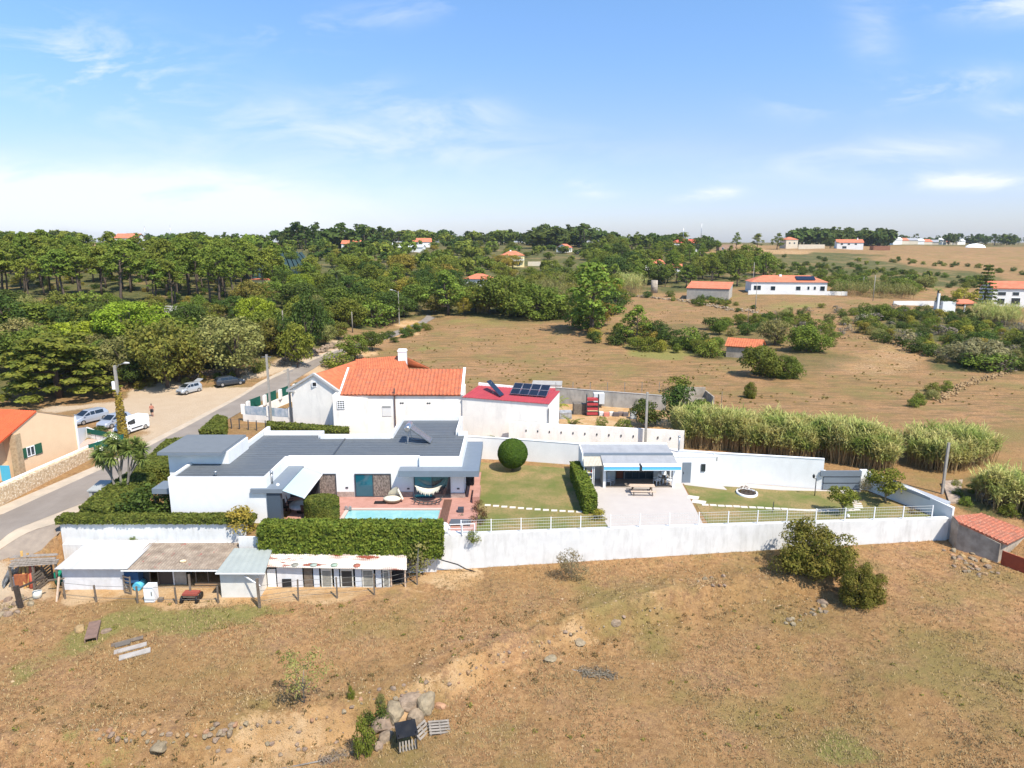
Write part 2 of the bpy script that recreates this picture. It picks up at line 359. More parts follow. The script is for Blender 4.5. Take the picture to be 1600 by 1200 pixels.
# R: green grass
for P, a in [([(60, 990), (150, 955), (240, 945), (380, 950), (400, 975), (300, 985), (200, 990), (120, 1020), (60, 1060), (10, 1080)], .62),
             ([(200, 950), (420, 945), (480, 960), (320, 985), (210, 985)], .66), ([(730, 920), (900, 905), (1000, 930), (850, 960), (730, 960)], .35),
             ([(560, 940), (690, 930), (700, 960), (600, 975)], .3), ([(1060, 970), (1180, 960), (1240, 985), (1100, 1010)], .35), ([(100, 1155), (250, 1150), (420, 1140), (300, 1175), (120, 1180)], .45),
             ([(660, 1145), (800, 1120), (900, 1150), (760, 1190), (640, 1195)], .4), ([(1150, 1180), (1400, 1150), (1500, 1190), (1300, 1230)], .3),
             ([(700, 520), (900, 530), (1050, 560), (900, 570), (650, 545)], .35), ([(760, 490), (840, 505), (780, 515), (700, 505)], .5),
             ([(980, 540), (1060, 530), (1110, 550), (1060, 565), (990, 555)], .8), ([(1200, 475), (1300, 470), (1320, 485), (1230, 490)], .5),
             ([(1480, 470), (1600, 500), (1600, 530), (1450, 520)], .3), ([(880, 560), (1100, 575), (1060, 600), (860, 590)], .25)]:
    paint(0, P, a)
# G: bare pale soil
for P, a in [([(-80, 870), (60, 880), (100, 900), (100, 935), (60, 960), (-80, 990)], .9), ([(95, 905), (430, 905), (640, 905), (660, 925), (560, 938), (400, 945), (90, 935)], 1.0),
             ([(640, 890), (720, 885), (740, 905), (680, 915), (650, 912)], .8), ([(560, 1085), (700, 1048), (800, 1010), (900, 972), (915, 985), (800, 1030), (720, 1080), (600, 1108)], .68),
             ([(380, 1130), (560, 1085), (600, 1110), (560, 1200), (440, 1230), (300, 1210)], .66), ([(930, 950), (1050, 925), (1080, 945), (980, 985)], .66), ([(1050, 900), (1150, 890), (1170, 915), (1070, 935)], .5),
             ([(100, 990), (0, 970), (0, 1000), (60, 1010)], .6), ([(700, 960), (980, 930), (1000, 950), (760, 985)], .25), ([(0, 1090), (180, 1080), (200, 1110), (40, 1120)], .4),
             ([(860, 620), (1060, 620), (1080, 650), (1070, 675), (860, 665)], .9), ([(0, 640), (200, 655), (360, 600), (500, 560), (560, 545), (540, 530), (420, 575), (330, 615), (220, 612), (0, 645)], 1),
             ([(190, 600), (330, 600), (400, 598), (455, 575), (560, 535), (640, 500), (660, 508), (560, 555), (340, 650), (230, 710), (190, 690)], 1.0),
             ([(1270, 560), (1450, 530), (1480, 560), (1330, 600)], .45), ([(1380, 400), (1600, 395), (1600, 415), (1350, 412)], .35), ([(340, 432), (390, 436), (385, 446), (350, 444)], .8),
             ([(690, 515), (860, 520), (980, 545), (800, 540)], .25), ([(1100, 375), (1240, 385), (1230, 398), (1110, 388)], .5), ([(1340, 1010), (1600, 1085), (1600, 1100), (1330, 1040)], .35), ([(1080, 990), (1240, 1200), (1260, 1200), (1110, 990)], .3)]:
    paint(1, P, a)
# B: dark scrub / leaf litter under woodland
for P, a in [([(-300, 400), (-300, 470), (0, 400), (200, 395), (420, 400), (430, 460), (560, 470), (700, 480), (690, 500), (620, 500), (560, 520), (490, 545), (380, 580), (200, 600), (100, 625), (-300, 640)], 1),
             ([(-200, 400), (440, 385), (700, 375), (970, 375), (1100, 385), (1180, 440), (1150, 455), (1000, 460), (940, 500), (740, 492), (640, 490), (430, 470), (420, 440), (-200, 440)], .9),
             ([(980, 500), (1180, 505), (1330, 560), (1260, 585), (1120, 560), (1000, 540), (930, 540)], .6), ([(1330, 480), (1560, 490), (1700, 560), (1700, 600), (1470, 575), (1370, 530)], .9),
             ([(1190, 398), (1320, 395), (1420, 412), (1560, 430), (1600, 450), (1340, 450), (1200, 415)], .85), ([(1420, 625), (1480, 600), (1600, 570), (1600, 585), (1500, 615), (1440, 640)], .7),
             ([(1480, 735), (1600, 745), (1700, 800), (1560, 815), (1490, 790)], .8), ([(860, 665), (1070, 680), (1060, 690), (860, 680)], .7), ([(1040, 630), (1110, 620), (1110, 700), (1050, 690)], .8)]:
    paint(2, P, a)
# scattered patchiness
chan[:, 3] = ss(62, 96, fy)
pn = fbm(fx / 6, fy / 6, 31)
chan[:, 0] = np.clip(chan[:, 0] + ss(.60, .78, pn) * .35 * (1 - ss(300, 500, fy)), 0, 1)
farw = ss(560, 700, fy) ; chan[:, 2] = np.maximum(chan[:, 2], farw * .7)
ter_m, N, L = new_mat('dry_field_ground')
def tn(t, **k):
    n = N.new(t)
    for a, b in k.items(): setattr(n, a, b)
    return n
def tmix(f, a, b, bt='MIX'):
    x = tn('ShaderNodeMix', data_type='RGBA', blend_type=bt)
    if isinstance(f, (int, float)): x.inputs[0].default_value = f
    else: L.new(f, x.inputs[0])
    for i, q in ((6, a), (7, b)):
        if isinstance(q, tuple): x.inputs[i].default_value = c4(q)
        else: L.new(q, x.inputs[i])
    return x.outputs[2]
def tnoise(v, sc, d=6, ro=.6, dist=0):
    n = tn('ShaderNodeTexNoise'); n.inputs['Scale'].default_value = sc; n.inputs['Detail'].default_value = d; n.inputs['Roughness'].default_value = ro; n.inputs['Distortion'].default_value = dist
    L.new(v, n.inputs['Vector']); return n.outputs[0]
def tramp(v, lo, hi, a=0., b=1.):
    r = tn('ShaderNodeMapRange'); r.inputs[1].default_value = lo; r.inputs[2].default_value = hi; r.inputs[3].default_value = a; r.inputs[4].default_value = b; L.new(v, r.inputs[0]); return r.outputs[0]
def tmath(op, a, b):
    n = tn('ShaderNodeMath', operation=op)
    for i, v in enumerate((a, b)):
        if isinstance(v, (int, float)): n.inputs[i].default_value = v
        else: L.new(v, n.inputs[i])
    return n.outputs[0]
tcg = tn('ShaderNodeTexCoord').outputs['Object']
at = tn('ShaderNodeVertexColor'); at.layer_name = 'cover'; sp = tn('ShaderNodeSeparateColor'); L.new(at.outputs[0], sp.inputs[0])
mp = tn('ShaderNodeMapping'); mp.inputs['Scale'].default_value = (.45, 1.9, 1); mp.inputs['Rotation'].default_value = (0, 0, .12); L.new(tcg, mp.inputs[0])
big = tnoise(tcg, .07, 4); med = tnoise(tcg, .45, 6, .65); fine = tnoise(tcg, 2.6, 9, .82); vfine = tnoise(tcg, 14, 4, .7); streak = tnoise(mp.outputs[0], .5, 6, .65)
dry = tmix(tramp(med, .35, .68), (0.389, 0.206, 0.089), (0.270, 0.145, 0.070))
dry = tmix(tramp(tnoise(tcg, .33, 8, .7), .47, .60, 0, .6), dry, (0.274, 0.166, 0.107))
dry = tmix(tramp(fine, .44, .60), dry, (0.516, 0.301, 0.139)); dry = tmix(tramp(fine, .42, .30, 0, .8), dry, (0.186, 0.105, 0.051))
dry = tmix(tramp(vfine, .52, .72, 0, .75), dry, (0.164, 0.096, 0.042))
dry = tmix(tramp(vfine, .30, .42, .6, 0), dry, (0.615, 0.392, 0.194))
dry = tmix(tramp(big, .4, .62, 0, .5), dry, (0.242, 0.156, 0.056))
dry = tmix(tmath('MULTIPLY', tramp(streak, .46, .60, 0, .85), at.outputs[1]), dry, (0.209, 0.140, 0.061))
dry = tmix(tramp(tnoise(tcg, .12, 7, .7), .49, .64, 0, .7), dry, (0.231, 0.191, 0.064)); dry = tmix(tramp(tnoise(tcg, .8, 6, .7), .56, .7, 0, .45), dry, (0.164, 0.086, 0.051))
soil = tmix(tramp(fine, .35, .65), (.56, .35, .17), (.42, .24, .10)); soil = tmix(tramp(med, .42, .62, 0, .7), soil, (.62, .44, .26))
soil = tmix(tramp(vfine, .56, .7, 0, .5), soil, (.2, .13, .08))
grass = tmix(tramp(fine, .38, .62), (.17, .18, .045), (.33, .26, .095)); grass = tmix(tramp(vfine, .5, .7, 0, .6), grass, (.05, .065, .02))
scrub = tmix(tramp(fine, .35, .65), (.075, .085, .025), (.16, .14, .055)); scrub = tmix(tramp(med, .45, .65, 0, .8), scrub, (.045, .06, .02)); scrub = tmix(tramp(tnoise(tcg, .09, 5, .65), .50, .60, 0, .75), scrub, (.24, .165, .075))
br = tmath('ADD', tmath('MULTIPLY', tmath('SUBTRACT', fine, .5), 1.1), tmath('MULTIPLY', tmath('SUBTRACT', vfine, .5), .7))
def gate(o, s=1.0): return tramp(tmath('ADD', o, tmath('MULTIPLY', br, s)), .38, .62)
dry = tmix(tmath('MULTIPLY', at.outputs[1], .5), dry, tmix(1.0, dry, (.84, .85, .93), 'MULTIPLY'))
sx = tn('ShaderNodeSeparateXYZ'); L.new(tcg, sx.inputs[0]); soil = tmix(tramp(sx.outputs[0], -31, -38, 0, .75), soil, (.50, .40, .295))
gm = tmath('MULTIPLY', gate(sp.outputs[0]), tmath('MINIMUM', tmath('MULTIPLY', sp.outputs[0], 2.0), 1.0))
bm_ = tmath('MULTIPLY', gate(sp.outputs[1], 1.2), tmath('MINIMUM', tmath('MULTIPLY', sp.outputs[1], 2.0), 1.0))
col = tmix(gm, dry, grass); col = tmix(bm_, col, soil); col = tmix(gate(tmath('MULTIPLY', sp.outputs[2], .85), 1.3), col, scrub)
pb = tn('ShaderNodeBsdfPrincipled'); L.new(col, pb.inputs['Base Color']); pb.inputs['Roughness'].default_value = .95; pb.inputs['Specular IOR Level'].default_value = .1
bp = tn('ShaderNodeBump'); bp.inputs['Distance'].default_value = .16; L.new(tmath('ADD', fine, tmath('MULTIPLY', vfine, .5)), bp.inputs['Height']); L.new(bp.outputs[0], pb.inputs['Normal'])
om = tn('ShaderNodeOutputMaterial'); L.new(pb.outputs[0], om.inputs[0])
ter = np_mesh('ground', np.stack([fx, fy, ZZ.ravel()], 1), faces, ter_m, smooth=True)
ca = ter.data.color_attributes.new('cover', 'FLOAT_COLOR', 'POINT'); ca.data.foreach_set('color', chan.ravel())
tag(ter, 'dry brown field sloping around the walled villa and up to the hills', 'ground', kind='structure')
# ---------------------------------------------------------------- sheets laid on the ground
def strip(name, left, right, m, lift, kind='structure', n=40, label=None, cat=None):
    """ribbon between two world polylines"""
    def samp(P, n):
        P = np.array(P, float); s = np.r_[0, np.cumsum(np.hypot(*(P[1:] - P[:-1]).T))]; t = np.linspace(0, s[-1], n); return np.stack([np.interp(t, s, P[:, 0]), np.interp(t, s, P[:, 1])], 1)
    A = samp(left, n); B = samp(right, n); k = 8; v = []; f = []
    for i in range(n):
        for j in range(k + 1): q = A[i] * (1 - j / k) + B[i] * j / k; v.append((q[0], q[1], H(q[0], q[1]) + lift))
    for i in range(n - 1):
        for j in range(k): a = i * (k + 1) + j; f.append((a, a + 1, a + k + 2, a + k + 1))
    o = np_mesh(name, v, f, m); 
    if sum(np.cross(np.array(v[f[0][1]]) - v[f[0][0]], np.array(v[f[0][2]]) - v[f[0][0]])) < 0: o.data.flip_normals()
    return tag(o, label, cat, kind=kind)
def flat(name, pts, z, m, th=.12, label=None, cat=None, kind='structure'):
    o = mb(m).prism([p[:2] for p in pts], z - th, z).build(name); return tag(o, label, cat, kind=kind)
asph = M('asphalt', (.275, .235, .20), (.225, .19, .162), .35, .9, .006, 30, stain=((.19, .155, .125), .25, .6, (1, .25, 1)))
shoulder = M('concrete_shoulder', (.50, .40, .30), (.40, .33, .25), .8, .95, .01, 15)
apron = M('gravel_apron', (.31, .25, .195), (.25, .20, .16), 1.5, .95, .02, 12)
rl = [G(a, b)[:2] for a, b in ((-420, 1010), (-200, 898), (0, 806), (165, 731), (225, 702), (290, 668), (400, 605), (445, 583), (485, 565), (545, 542), (587, 526), (657, 502), (668, 492))]
rr = [G(a, b)[:2] for a, b in ((-420, 1120), (-200, 975), (0, 846), (140, 783), (190, 752), (252, 715), (345, 662), (375, 645), (457, 597), (514, 562), (590, 534), (662, 508), (680, 497))]
strip('road', rl, rr, asph, .05, n=160, label='narrow grey asphalt road running up past the parked cars', cat='road')
sh1 = [G(a, b)[:2] for a, b in ((-420, 1120), (-200, 975), (0, 846), (140, 783), (190, 752), (252, 715))]
sh2 = [G(a, b)[:2] for a, b in ((-420, 1150), (-200, 1000), (0, 860), (97, 816), (165, 780), (250, 724))]
strip('road_shoulder', sh1, sh2, shoulder, .035, n=60, label='pale concrete edge along the asphalt road', cat='road edge')
strip('paved_apron', sh2, [G(a, b)[:2] for a, b in ((-420, 1200), (-200, 1060), (0, 874), (60, 866), (97, 850), (250, 730))], apron, .02, n=50, label='grey brown paved apron between the road and the planks', cat='pavement')
sh3 = [G(a, b)[:2] for a, b in ((-200, 880), (0, 792), (165, 722), (225, 694), (290, 661), (400, 600), (445, 578), (527, 545))]
strip('road_verge', sh3, [G(a, b)[:2] for a, b in ((-200, 898), (0, 806), (165, 731), (225, 702), (290, 668), (400, 605), (445, 583), (527, 549))], shoulder, .035, n=80, label='sandy verge on the far side of the asphalt road', cat='road edge')
# garden surfaces
lawn_m = M('garden_lawn', (.135, .15, .035), (.33, .215, .10), .33, .95, .03, 20, speck=((.12, .14, .03), 7, .55), stain=((.085, .125, .02), .25, .9, (1, 1, 1)))
brick_m = M('terracotta_paving', (.46, .24, .19), (.38, .19, .145), 1.8, .85, .004, 20)
patio_m = M('pale_patio_tiles', (.49, .44, .40), (.46, .41, .375), .9, .7, .002, 20)
flat('lawn', [PZ(742, 722, 0), PZ(905, 733, 0), PZ(960, 830, 0), (XP(760, 50.9, 0), 50.9), (XP(745, 50.9, 0), 50.9), PZ(745, 790, 0)], .02, lawn_m, label='mown patchy lawn with a ball-shaped tree', cat='lawn')
flat('lawn.001', [PZ(1068, 757, 0), PZ(1160, 762, 0), PZ(1345, 768, 0), (XP(1352, 61, 0), 61), (36.4, 54.2), (XP(1110, 52.6, 0), 52.6)], .021, lawn_m, label='dry green lawn around the oval flower bed', cat='lawn')
flat('patio', [(XP(906, 64.5, 0), 64.5), (XP(1130, 64.0, 0), 64.0), PZ(1066, 756, 0), PZ(1101, 824, 0), (XP(1101, 52.3, 0), 52.3), (XP(957, 51.4, 0), 51.4), PZ(935, 800, 0)], .04, patio_m, label='pale tiled patio in front of the open pavilion', cat='patio')
flat('garden_path', [PZ(1066, 754, 0), PZ(1120, 752, 0), PZ(1283, 766, 0), PZ(1345, 765, 0), PZ(1345, 769, 0), PZ(1220, 766.5, 0), PZ(1130, 760, 0), PZ(1136, 766, 0), PZ(1070, 758, 0)], .035, patio_m, label='pale path at the foot of the white garden wall', cat='path')
TE = .15
PX0, PX1, PY0, PY1 = XP(545, 56, 0), XP(688, 56, 0), 51.6, 56.1
tq = mb(brick_m)
tq.box(XP(436, 57, 0), XP(746, 58, 0), PY1, 59.55, -.05, TE).box(XP(440, 53, 0), PX0, 50.9, PY1, -.05, TE).box(PX1, XP(746, 54, 0), 50.9, PY1, -.05, TE)
tq.box(XP(728, 60, 0), XP(746, 58, 0), 59.55, 66, -.05, TE)
tag(tq.build('terrace'), 'reddish tiled terrace around the swimming pool', 'terrace', kind='structure')
water = M('pool_water', (.26, .50, .50), (.22, .46, .47), 2.5, .08, .01, 3, spec=.6)
tag(mb(water).box(PX0, PX1, PY0, PY1, -.02, .07).build('pool_water'), 'pale turquoise water of the long swimming pool', 'water', kind='structure')
cp = mb(M('pool_coping', (.55, .42, .36), rough=.8)); 
cp.box(PX0 - .3, PX1 + .1, PY1 - .005, PY1 + .3, TE - .03, TE + .025).box(PX0 - .3, PX0 + .005, PY0, PY1 - .01, TE - .03, TE + .025)
tag(cp.build('pool_coping'), 'narrow pale edging along the pool', 'pool edge', kind='structure')
# ---------------------------------------------------------------- main villa
def window(parent, x0, x1, y, z0, z1, panes, name='window', fr=.07, face=-1, fm=None, depth=.1):
    """sliding window on a wall facing -Y: frame + one child mesh per pane; panes = list of (fraction, material, label)"""
    f = MB().mat(fm or frame_m)
    f.box(x0, x1, y - depth, y + .05, z1 - fr, z1).box(x0, x1, y - depth, y + .05, z0, z0 + fr)
    f.box(x0, x0 + fr, y - depth, y + .05, z0 + fr, z1 - fr).box(x1 - fr, x1, y - depth, y + .05, z0 + fr, z1 - fr)
    a = x0 + fr; tot = x1 - x0 - 2 * fr; acc = 0
    for i, p in enumerate(panes[:-1]):
        acc += p[0]; xm = a + tot * acc; f.box(xm - fr / 2, xm + fr / 2, y - depth * .8, y + .03, z0 + fr, z1 - fr)
    fo = f.build(name, parent); acc = 0
    for fr_, m, *lb in panes:
        o = mb(m).box(a + tot * acc + .01, a + tot * (acc + fr_) - .01, y - depth * .5, y - depth * .35, z0 + fr, z1 - fr).build(lb[1] if len(lb) > 1 else 'pane', fo); acc += fr_
        if lb and lb[0]: o['label'] = lb[0]
    return fo
XA0, XA1, YA = XP(262, 53.5, 4), XP(415, 53.5, 4), 53.5
YL = 59.2; XR0, XR1 = XP(655, 58.9, 3.5), XP(727, 58.9, 3.5); XL0 = XP(440, 59.2, 4)
villa = thing('villa', 'large white flat-roofed villa with slate grey roof facing the swimming pool', 'house', (-15, 60, 0))
RZ = 3.86
yb = [PZ(0, y, RZ)[1] for y in (656, 673, 680, 686)]     # depths of the rear roof edges
Y656, Y673, Y680, Y686 = yb
xr = lambda px, Y, z=RZ: XP(px, Y, z)
XR = xr(723, 60)                 # right edge of the roof
X619 = xr(612, 66); X422 = xr(422, Y673); X506 = xr(506, Y680)
# roof deck (one polygon) and outline walls
outline = [(XA0, YA), (XA1, YA), (XA1, YL), (XR0, YL), (XR0, YL - .25), (XR, YL - .25), (XR, Y680), (xr(716, Y680), Y680 + .01), (xr(716, Y680), Y656), (X619, Y656), (X619, Y686 + .3), (X506, Y686 + .3),
           (X506, Y680 + .2), (X422, Y680 + .2), (X422, Y673 + .1), (XA0 + 3, Y673 + .1), (XA0 + 3, 62.2), (XA0, 62.2)]
ins = []
n = len(outline)
wl_ = mb(white)
def edge_wall(b, p, q, z0, z1, t=.25):
    d = Vector((q[0] - p[0], q[1] - p[1])); L_ = d.length; d /= L_; nrm = Vector((-d.y, d.x))     # inward for ccw
    o_ = nrm * .012; P = [Vector(p) - o_, Vector(q) - o_, Vector(q) + nrm * t, Vector(p) + nrm * t]
    b.prism([tuple(v) for v in P], z0, z1)
for i in range(n):
    p, q = outline[i], outline[(i + 1) % n]
    if abs(p[0] - q[0]) + abs(p[1] - q[1]) < .1: continue
    front = i in (0, 2, 4); rear = q[1] > 62 and p[1] > 62
    edge_wall(wl_, p, q, -.3 if i not in () else 0, 4.0 + (.28 if rear else 0) + .0031 * (i % 3))
wl_.build('wall', villa)
rd = mb(grey_roof)
rd.prism([(x, y) for x, y in outline], RZ - .35, RZ)
# gentle standing seams running across the roof
for k in range(26):
    y = YA + .6 + k * .55
    if y < YL: rd.box(XA0 + .3, XA1 - .3, y, y + .05, RZ - .01, RZ + .022)
    elif y < 62.0: rd.box(XA0 + .3, XR - .3, y, y + .05, RZ - .01, RZ + .022)
    elif y < Y680: rd.box(-24.5, XR - .3, y, y + .05, RZ - .01, RZ + .022)
for k in range(10):
    y = Y686 + .6 + k * .6
    if y < Y656 - .3: rd.box(X619 + .3, xr(716, Y680) - .3, y, y + .05, RZ - .01, RZ + .022)
rd.build('roof', villa)
jm = mb(frame_m).bar((xr(519, YL + .3), YL + .3, RZ + .03), (xr(539, Y686), Y686, RZ + .03), .12, .08).build('expansion_joint', villa)
# raised entrance volume
tb = mb(white).box(-30.2, -24.9, 57.4, 62.0, -.3, 5.0).build('entrance_tower', villa)
x0 = PZ(243, 708, 5.25)[0]; x1 = PZ(347, 706, 5.25)[0]; y0 = PZ(0, 707, 5.25)[1]; y1 = PZ(0, 679, 5.25)[1]
tr = mb(M('pale_slate_roof', (.16, .175, .19), (.145, .16, .175), 2)).box(x0 + .02, x1 - .02, y0 + .02, y1 - .02, 5.0, 5.25); tr.mat(grey_trim).box(x0, x1, y0, y1, 4.98, 5.2); o = tr.build('tower_roof', villa)
mb(grey_trim).box(-30.2, -28.45, 54.2, 56.2, 2.3, 2.75).build('side_canopy', villa)
# long facade canopy + pillar + awning on the left
cpx0 = XP(392, 53.4, 3.1)
cn = mb(grey_trim).box(XA1 + .002, XP(441, 53.3, 3.1), 53.2, 59.19, 2.75, 3.1).box(cpx0, XA1 + .001, 53.2, YA - .001, 2.752, 3.098); cn.build('canopy', villa)
pl_ = mb(slate_pillar).box(XA1 + .01, XP(439, 53.4, 1.5), 53.35, 53.85, -.1, 2.75).build('pillar', villa)
ax = XP(441, 53.3, 3.1); aw = mb(pale_aw)
aw.add([(ax, 53.3, 2.95), (ax, 59.0, 2.95), (ax + 1.75, 58.7, 2.45), (ax + 1.75, 53.3, 2.3), (ax, 53.3, 2.91), (ax, 59.0, 2.91), (ax + 1.75, 58.7, 2.41), (ax + 1.75, 53.3, 2.26)], [(0, 3, 2, 1), (4, 5, 6, 7), (0, 1, 5, 4), (1, 2, 6, 5), (2, 3, 7, 6), (3, 0, 4, 7)])
aw.mat(whitepaint).bar((ax + 1.75, 53.25, 2.3), (ax + 1.75, 58.75, 2.45), .09); aw.build('awning', villa)
mb(steel).tube([(XP(424, 54.5, 3.5), 54.6, 3.1), (XP(424, 54.5, 3.5), 54.6, 3.95)], .1).tube([(XP(424, 54.5, 3.5), 54.6, 3.95), (XP(424, 54.5, 3.5), 54.6, 4.2)], .14).build('flue', villa)
vx, vy, vz = PZ(337, 744, RZ); mb(steel).tube([(vx, vy, RZ), (vx, vy, RZ + .35)], .08).tube([(vx, vy, RZ + .3), (vx, vy, RZ + .45)], .16).build('roof_vent', villa)
vx, vy, vz = PZ(434, 758, 3.1); mb(whitepaint).lathe([(.14, 0), (.13, .1), (.05, .16), (0, .17)], (vx, vy, 3.1), 12).build('roof_vent', villa)
# windows on the pool side
wy = YL - .02
window(villa, XP(445, wy, 1), XP(498, wy, 1), wy, TE, 2.35, [(.5, glass, None), (.5, dark, None)])
window(villa, XP(498.5, wy, 1), XP(526, wy, 1), wy, TE, 2.35, [(1, curtain, 'patterned bead curtain', 'curtain')], name='door')
window(villa, XP(555, wy, 1), XP(611.5, wy, 1), wy, TE, 2.35, [(.5, glass_t, 'glass reflecting teal'), (.5, curtain, 'patterned bead curtain', 'curtain')])
wy2 = YL - .27
window(villa, XP(647, wy2, 1), XP(704, wy2, 1), wy2, TE, 2.35, [(.5, glass_t, 'glass reflecting teal'), (.5, glass, None)])
stn = M('stone_plinth', (.42, .33, .28), (.28, .22, .19), 5, .9, .02, 9, det=2)
for a, b, yv in ((527, 554, wy), (612, 646, wy), (705, 727, wy2)): mb(stn).box(XP(a, yv, 0), XP(b, yv, 0), yv - .06, yv + .0, TE - .05, .62).build('stone_plinth', villa)
for a in (540, ): mb(frame_m).box(XP(a, wy, 1), XP(a + 4, wy, 1), wy - .05, wy, .95, 1.08).build('wall_lamp', villa)
for a in (636, 714): mb(frame_m).box(XP(a, wy2, 1), XP(a + 4, wy2, 1), wy2 - .05, wy2, .95, 1.08).build('wall_lamp', villa)
# big right-hand canopy (L shaped) with fascia
cz0, cz1 = 2.55, 3.1; cy0 = PZ(0, 736, cz1)[1]; cx0 = XP(622, cy0, cz1); cx1 = XP(748, cy0, cz1); cyb = PZ(0, 690, cz1)[1]
g = mb(grey_trim).box(cx0, cx1, cy0, YL - .251, cz0, cz1).box(XR + .001, cx1, YL - .25, cyb, cz0 + .001, cz1 - .001); g.build('canopy', villa)
mb(frame_m).box(XP(741, 66, 2), XP(742, 66, 2) , 62, 62.06, 0, 2.6).build('drainpipe', villa)
XRW = XP(727, 58.9, 1)
# dark side passage wall under the canopy
mb(white).box(XR - .3, XR + .12, YL - .24, 66, -.1, 2.55).build('side_wall', villa)
# solar water heater on the roof
sx, sy, _ = PZ(637, 694, RZ)
hw = thing('solar_water_heater', 'solar water heater with silver tank on the villa roof', 'water heater', (sx, sy, RZ))
fr = mb(steel).bar((sx, sy, RZ), (sx + .1, sy + 1.0, RZ + 1.55), .05).bar((sx, sy, RZ), (sx - .05, sy + .05, RZ + 1.3), .06).bar((sx, sy, RZ + .1), (sx + 2.0, sy - .1, RZ + .06), .05)
fr.bar((sx + .2, sy + 1.4, RZ), (sx, sy + 1.4, RZ + 1.5), .05).bar((sx + .2, sy + 1.4, RZ + .05), (sx + 2.0, sy + 1.3, RZ + .06), .05); fr.build('frame', hw)
tk = mb(foil).tube([(sx, sy - .25, RZ + 1.55), (sx, sy - .3 + .1, RZ + 1.55), (sx + .02, sy + 1.75, RZ + 1.55), (sx + .02, sy + 1.8, RZ + 1.55)], [.22, .3, .3, .22], 18).build('tank', hw)
a, b, c, d = (sx + .3, sy, RZ + 1.45), (sx + .3, sy + 1.5, RZ + 1.45), (sx + 2.15, sy + 1.4, RZ + .1), (sx + 2.15, sy - .1, RZ + .1)
k = mb(M('collector_glass', (.16, .13, .12), (.12, .1, .09), 3, .25, spec=.7)); up = Vector((.05, 0, .08))
k.add([a, b, c, d] + [tuple(Vector(q) + up) for q in (a, b, c, d)], [(0, 1, 2, 3), (7, 6, 5, 4), (0, 4, 5, 1), (1, 5, 6, 2), (2, 6, 7, 3), (3, 7, 4, 0)]).build('collector', hw)
kk = mb(steel)
for p, q in ((a, b), (b, c), (c, d), (d, a)): kk.bar(Vector(p) + up, Vector(q) + up, .06, .1)
kk.build('collector_frame', hw)
# ---------------------------------------------------------------- compound walls
def wall_run(name, pts, m, t, label, cat='wall', cap=None, parent_loc=None, kids=None):
    """pts = list of (x, y, z0, z1) along the wall's visible line"""
    r = thing(name, label, cat, (pts[0][0], pts[0][1], pts[0][2])) if (cap or kids) else None
    b = mb(m); cb = mb(cap) if cap else None
    P = [Vector((p[0], p[1])) for p in pts]
    for i in range(len(P) - 1):
        d = (P[i + 1] - P[i]).normalized(); nr = Vector((-d.y, d.x)) * t; e = d * .0
        q = [P[i] - e, P[i + 1] + e, P[i + 1] + nr, P[i] + nr]; z0 = [pts[i][2], pts[i + 1][2]] + [pts[i + 1][2], pts[i][2]]; z1 = [pts[i][3], pts[i + 1][3], pts[i + 1][3], pts[i][3]]
        b.prism([tuple(v) for v in q], z0, z1)
        if cb: o = nr.normalized() * .04; cb.prism([tuple(v) for v in (q[0] - o, q[1] - o, q[2] + o, q[3] + o)], [z - .001 for z in z1], [z + .06 for z in z1])
    if r is None: return tag(b.build(name), label, cat)
    b.build('wall_face' if cap else 'wall_panel', r)
    if cb: cb.build('coping', r)
    return r
fw = wall_run('retaining_wall', [(-36.6, 51.8, -3.2, .80), (-21.5, 51.8, -3.2, .80)], wall_dirty, .25, 'streaky white retaining wall behind the goat sheds, under a thin hedge', kids=True)
# ledge at mid height of the left wall, a lighter step
mb(wall_dirty).box(-36.4, -21.5, 51.45, 51.79, -3.2, -.95).build('lower_ledge', fw)
wall_run('retaining_wall', [(-21.48, 50.0, -3.2, .3), (-6.0, 50.0, -3.2, .35)], wall_dirty, .25, 'white retaining wall almost hidden under the thick draping hedge')
pts = []
for px, pyb in ((662, 0), (700, 0), (800, 0), (900, 0), (1000, 0), (1100, 0), (1200, 0), (1300, 0), (1400, 0), (1484, 0)):
    Y = 50.2 + (px - 662) / 822 * 3.3; z1 = PY(px, np.interp(px, [662, 700, 1000, 1484], [841, 836, 825, 810]), Y)[2]; x = XP(px, Y, z1); pts.append((x, Y, -3.4, z1))
FWP = pts
fwr = wall_run('retaining_wall', pts, wall_dirty, .5, 'long white stained retaining wall carrying a white railing', kids=True)
TOPZ = lambda x: float(np.interp(x, [p[0] for p in FWP], [p[3] for p in FWP])); FY = lambda x: float(np.interp(x, [p[0] for p in FWP], [p[1] for p in FWP]))
# railing
rail = thing('railing', 'white post and wire mesh railing on top of the long front wall', 'railing', (FWP[1][0], 50.5, .4))
xs = [XP(px, 51.5 + (px - 700) / 800 * 2, .8) for px in list(range(722, 1480, 46))]
wires = mb(M('wire_mesh', (.55, .55, .53), rough=.5)); 
for i, x in enumerate(xs):
    y = FY(x) + .14; z = TOPZ(x); q = mb(whitepaint).box(x - .04, x + .04, y - .04, y + .04, z, z + 1.15); q.build('post', rail)
    if i < len(xs) - 1:
        x2 = xs[i + 1]; y2 = FY(x2) + .14; z2 = TOPZ(x2)
        for h in (.08, .36, .62, .88, 1.1): wires.bar((x, y, z + h), (x2, y2, z2 + h), .018 if h < 1 else .022)
        nw = 12
        for k in range(1, nw): t = k / nw; xx = x + (x2 - x) * t; wires.bar((xx, y + (y2 - y) * t, z + (z2 - z) * t + .08), (xx, y + (y2 - y) * t, z + (z2 - z) * t + 1.1), .008)
wires.build('wire_mesh', rail)
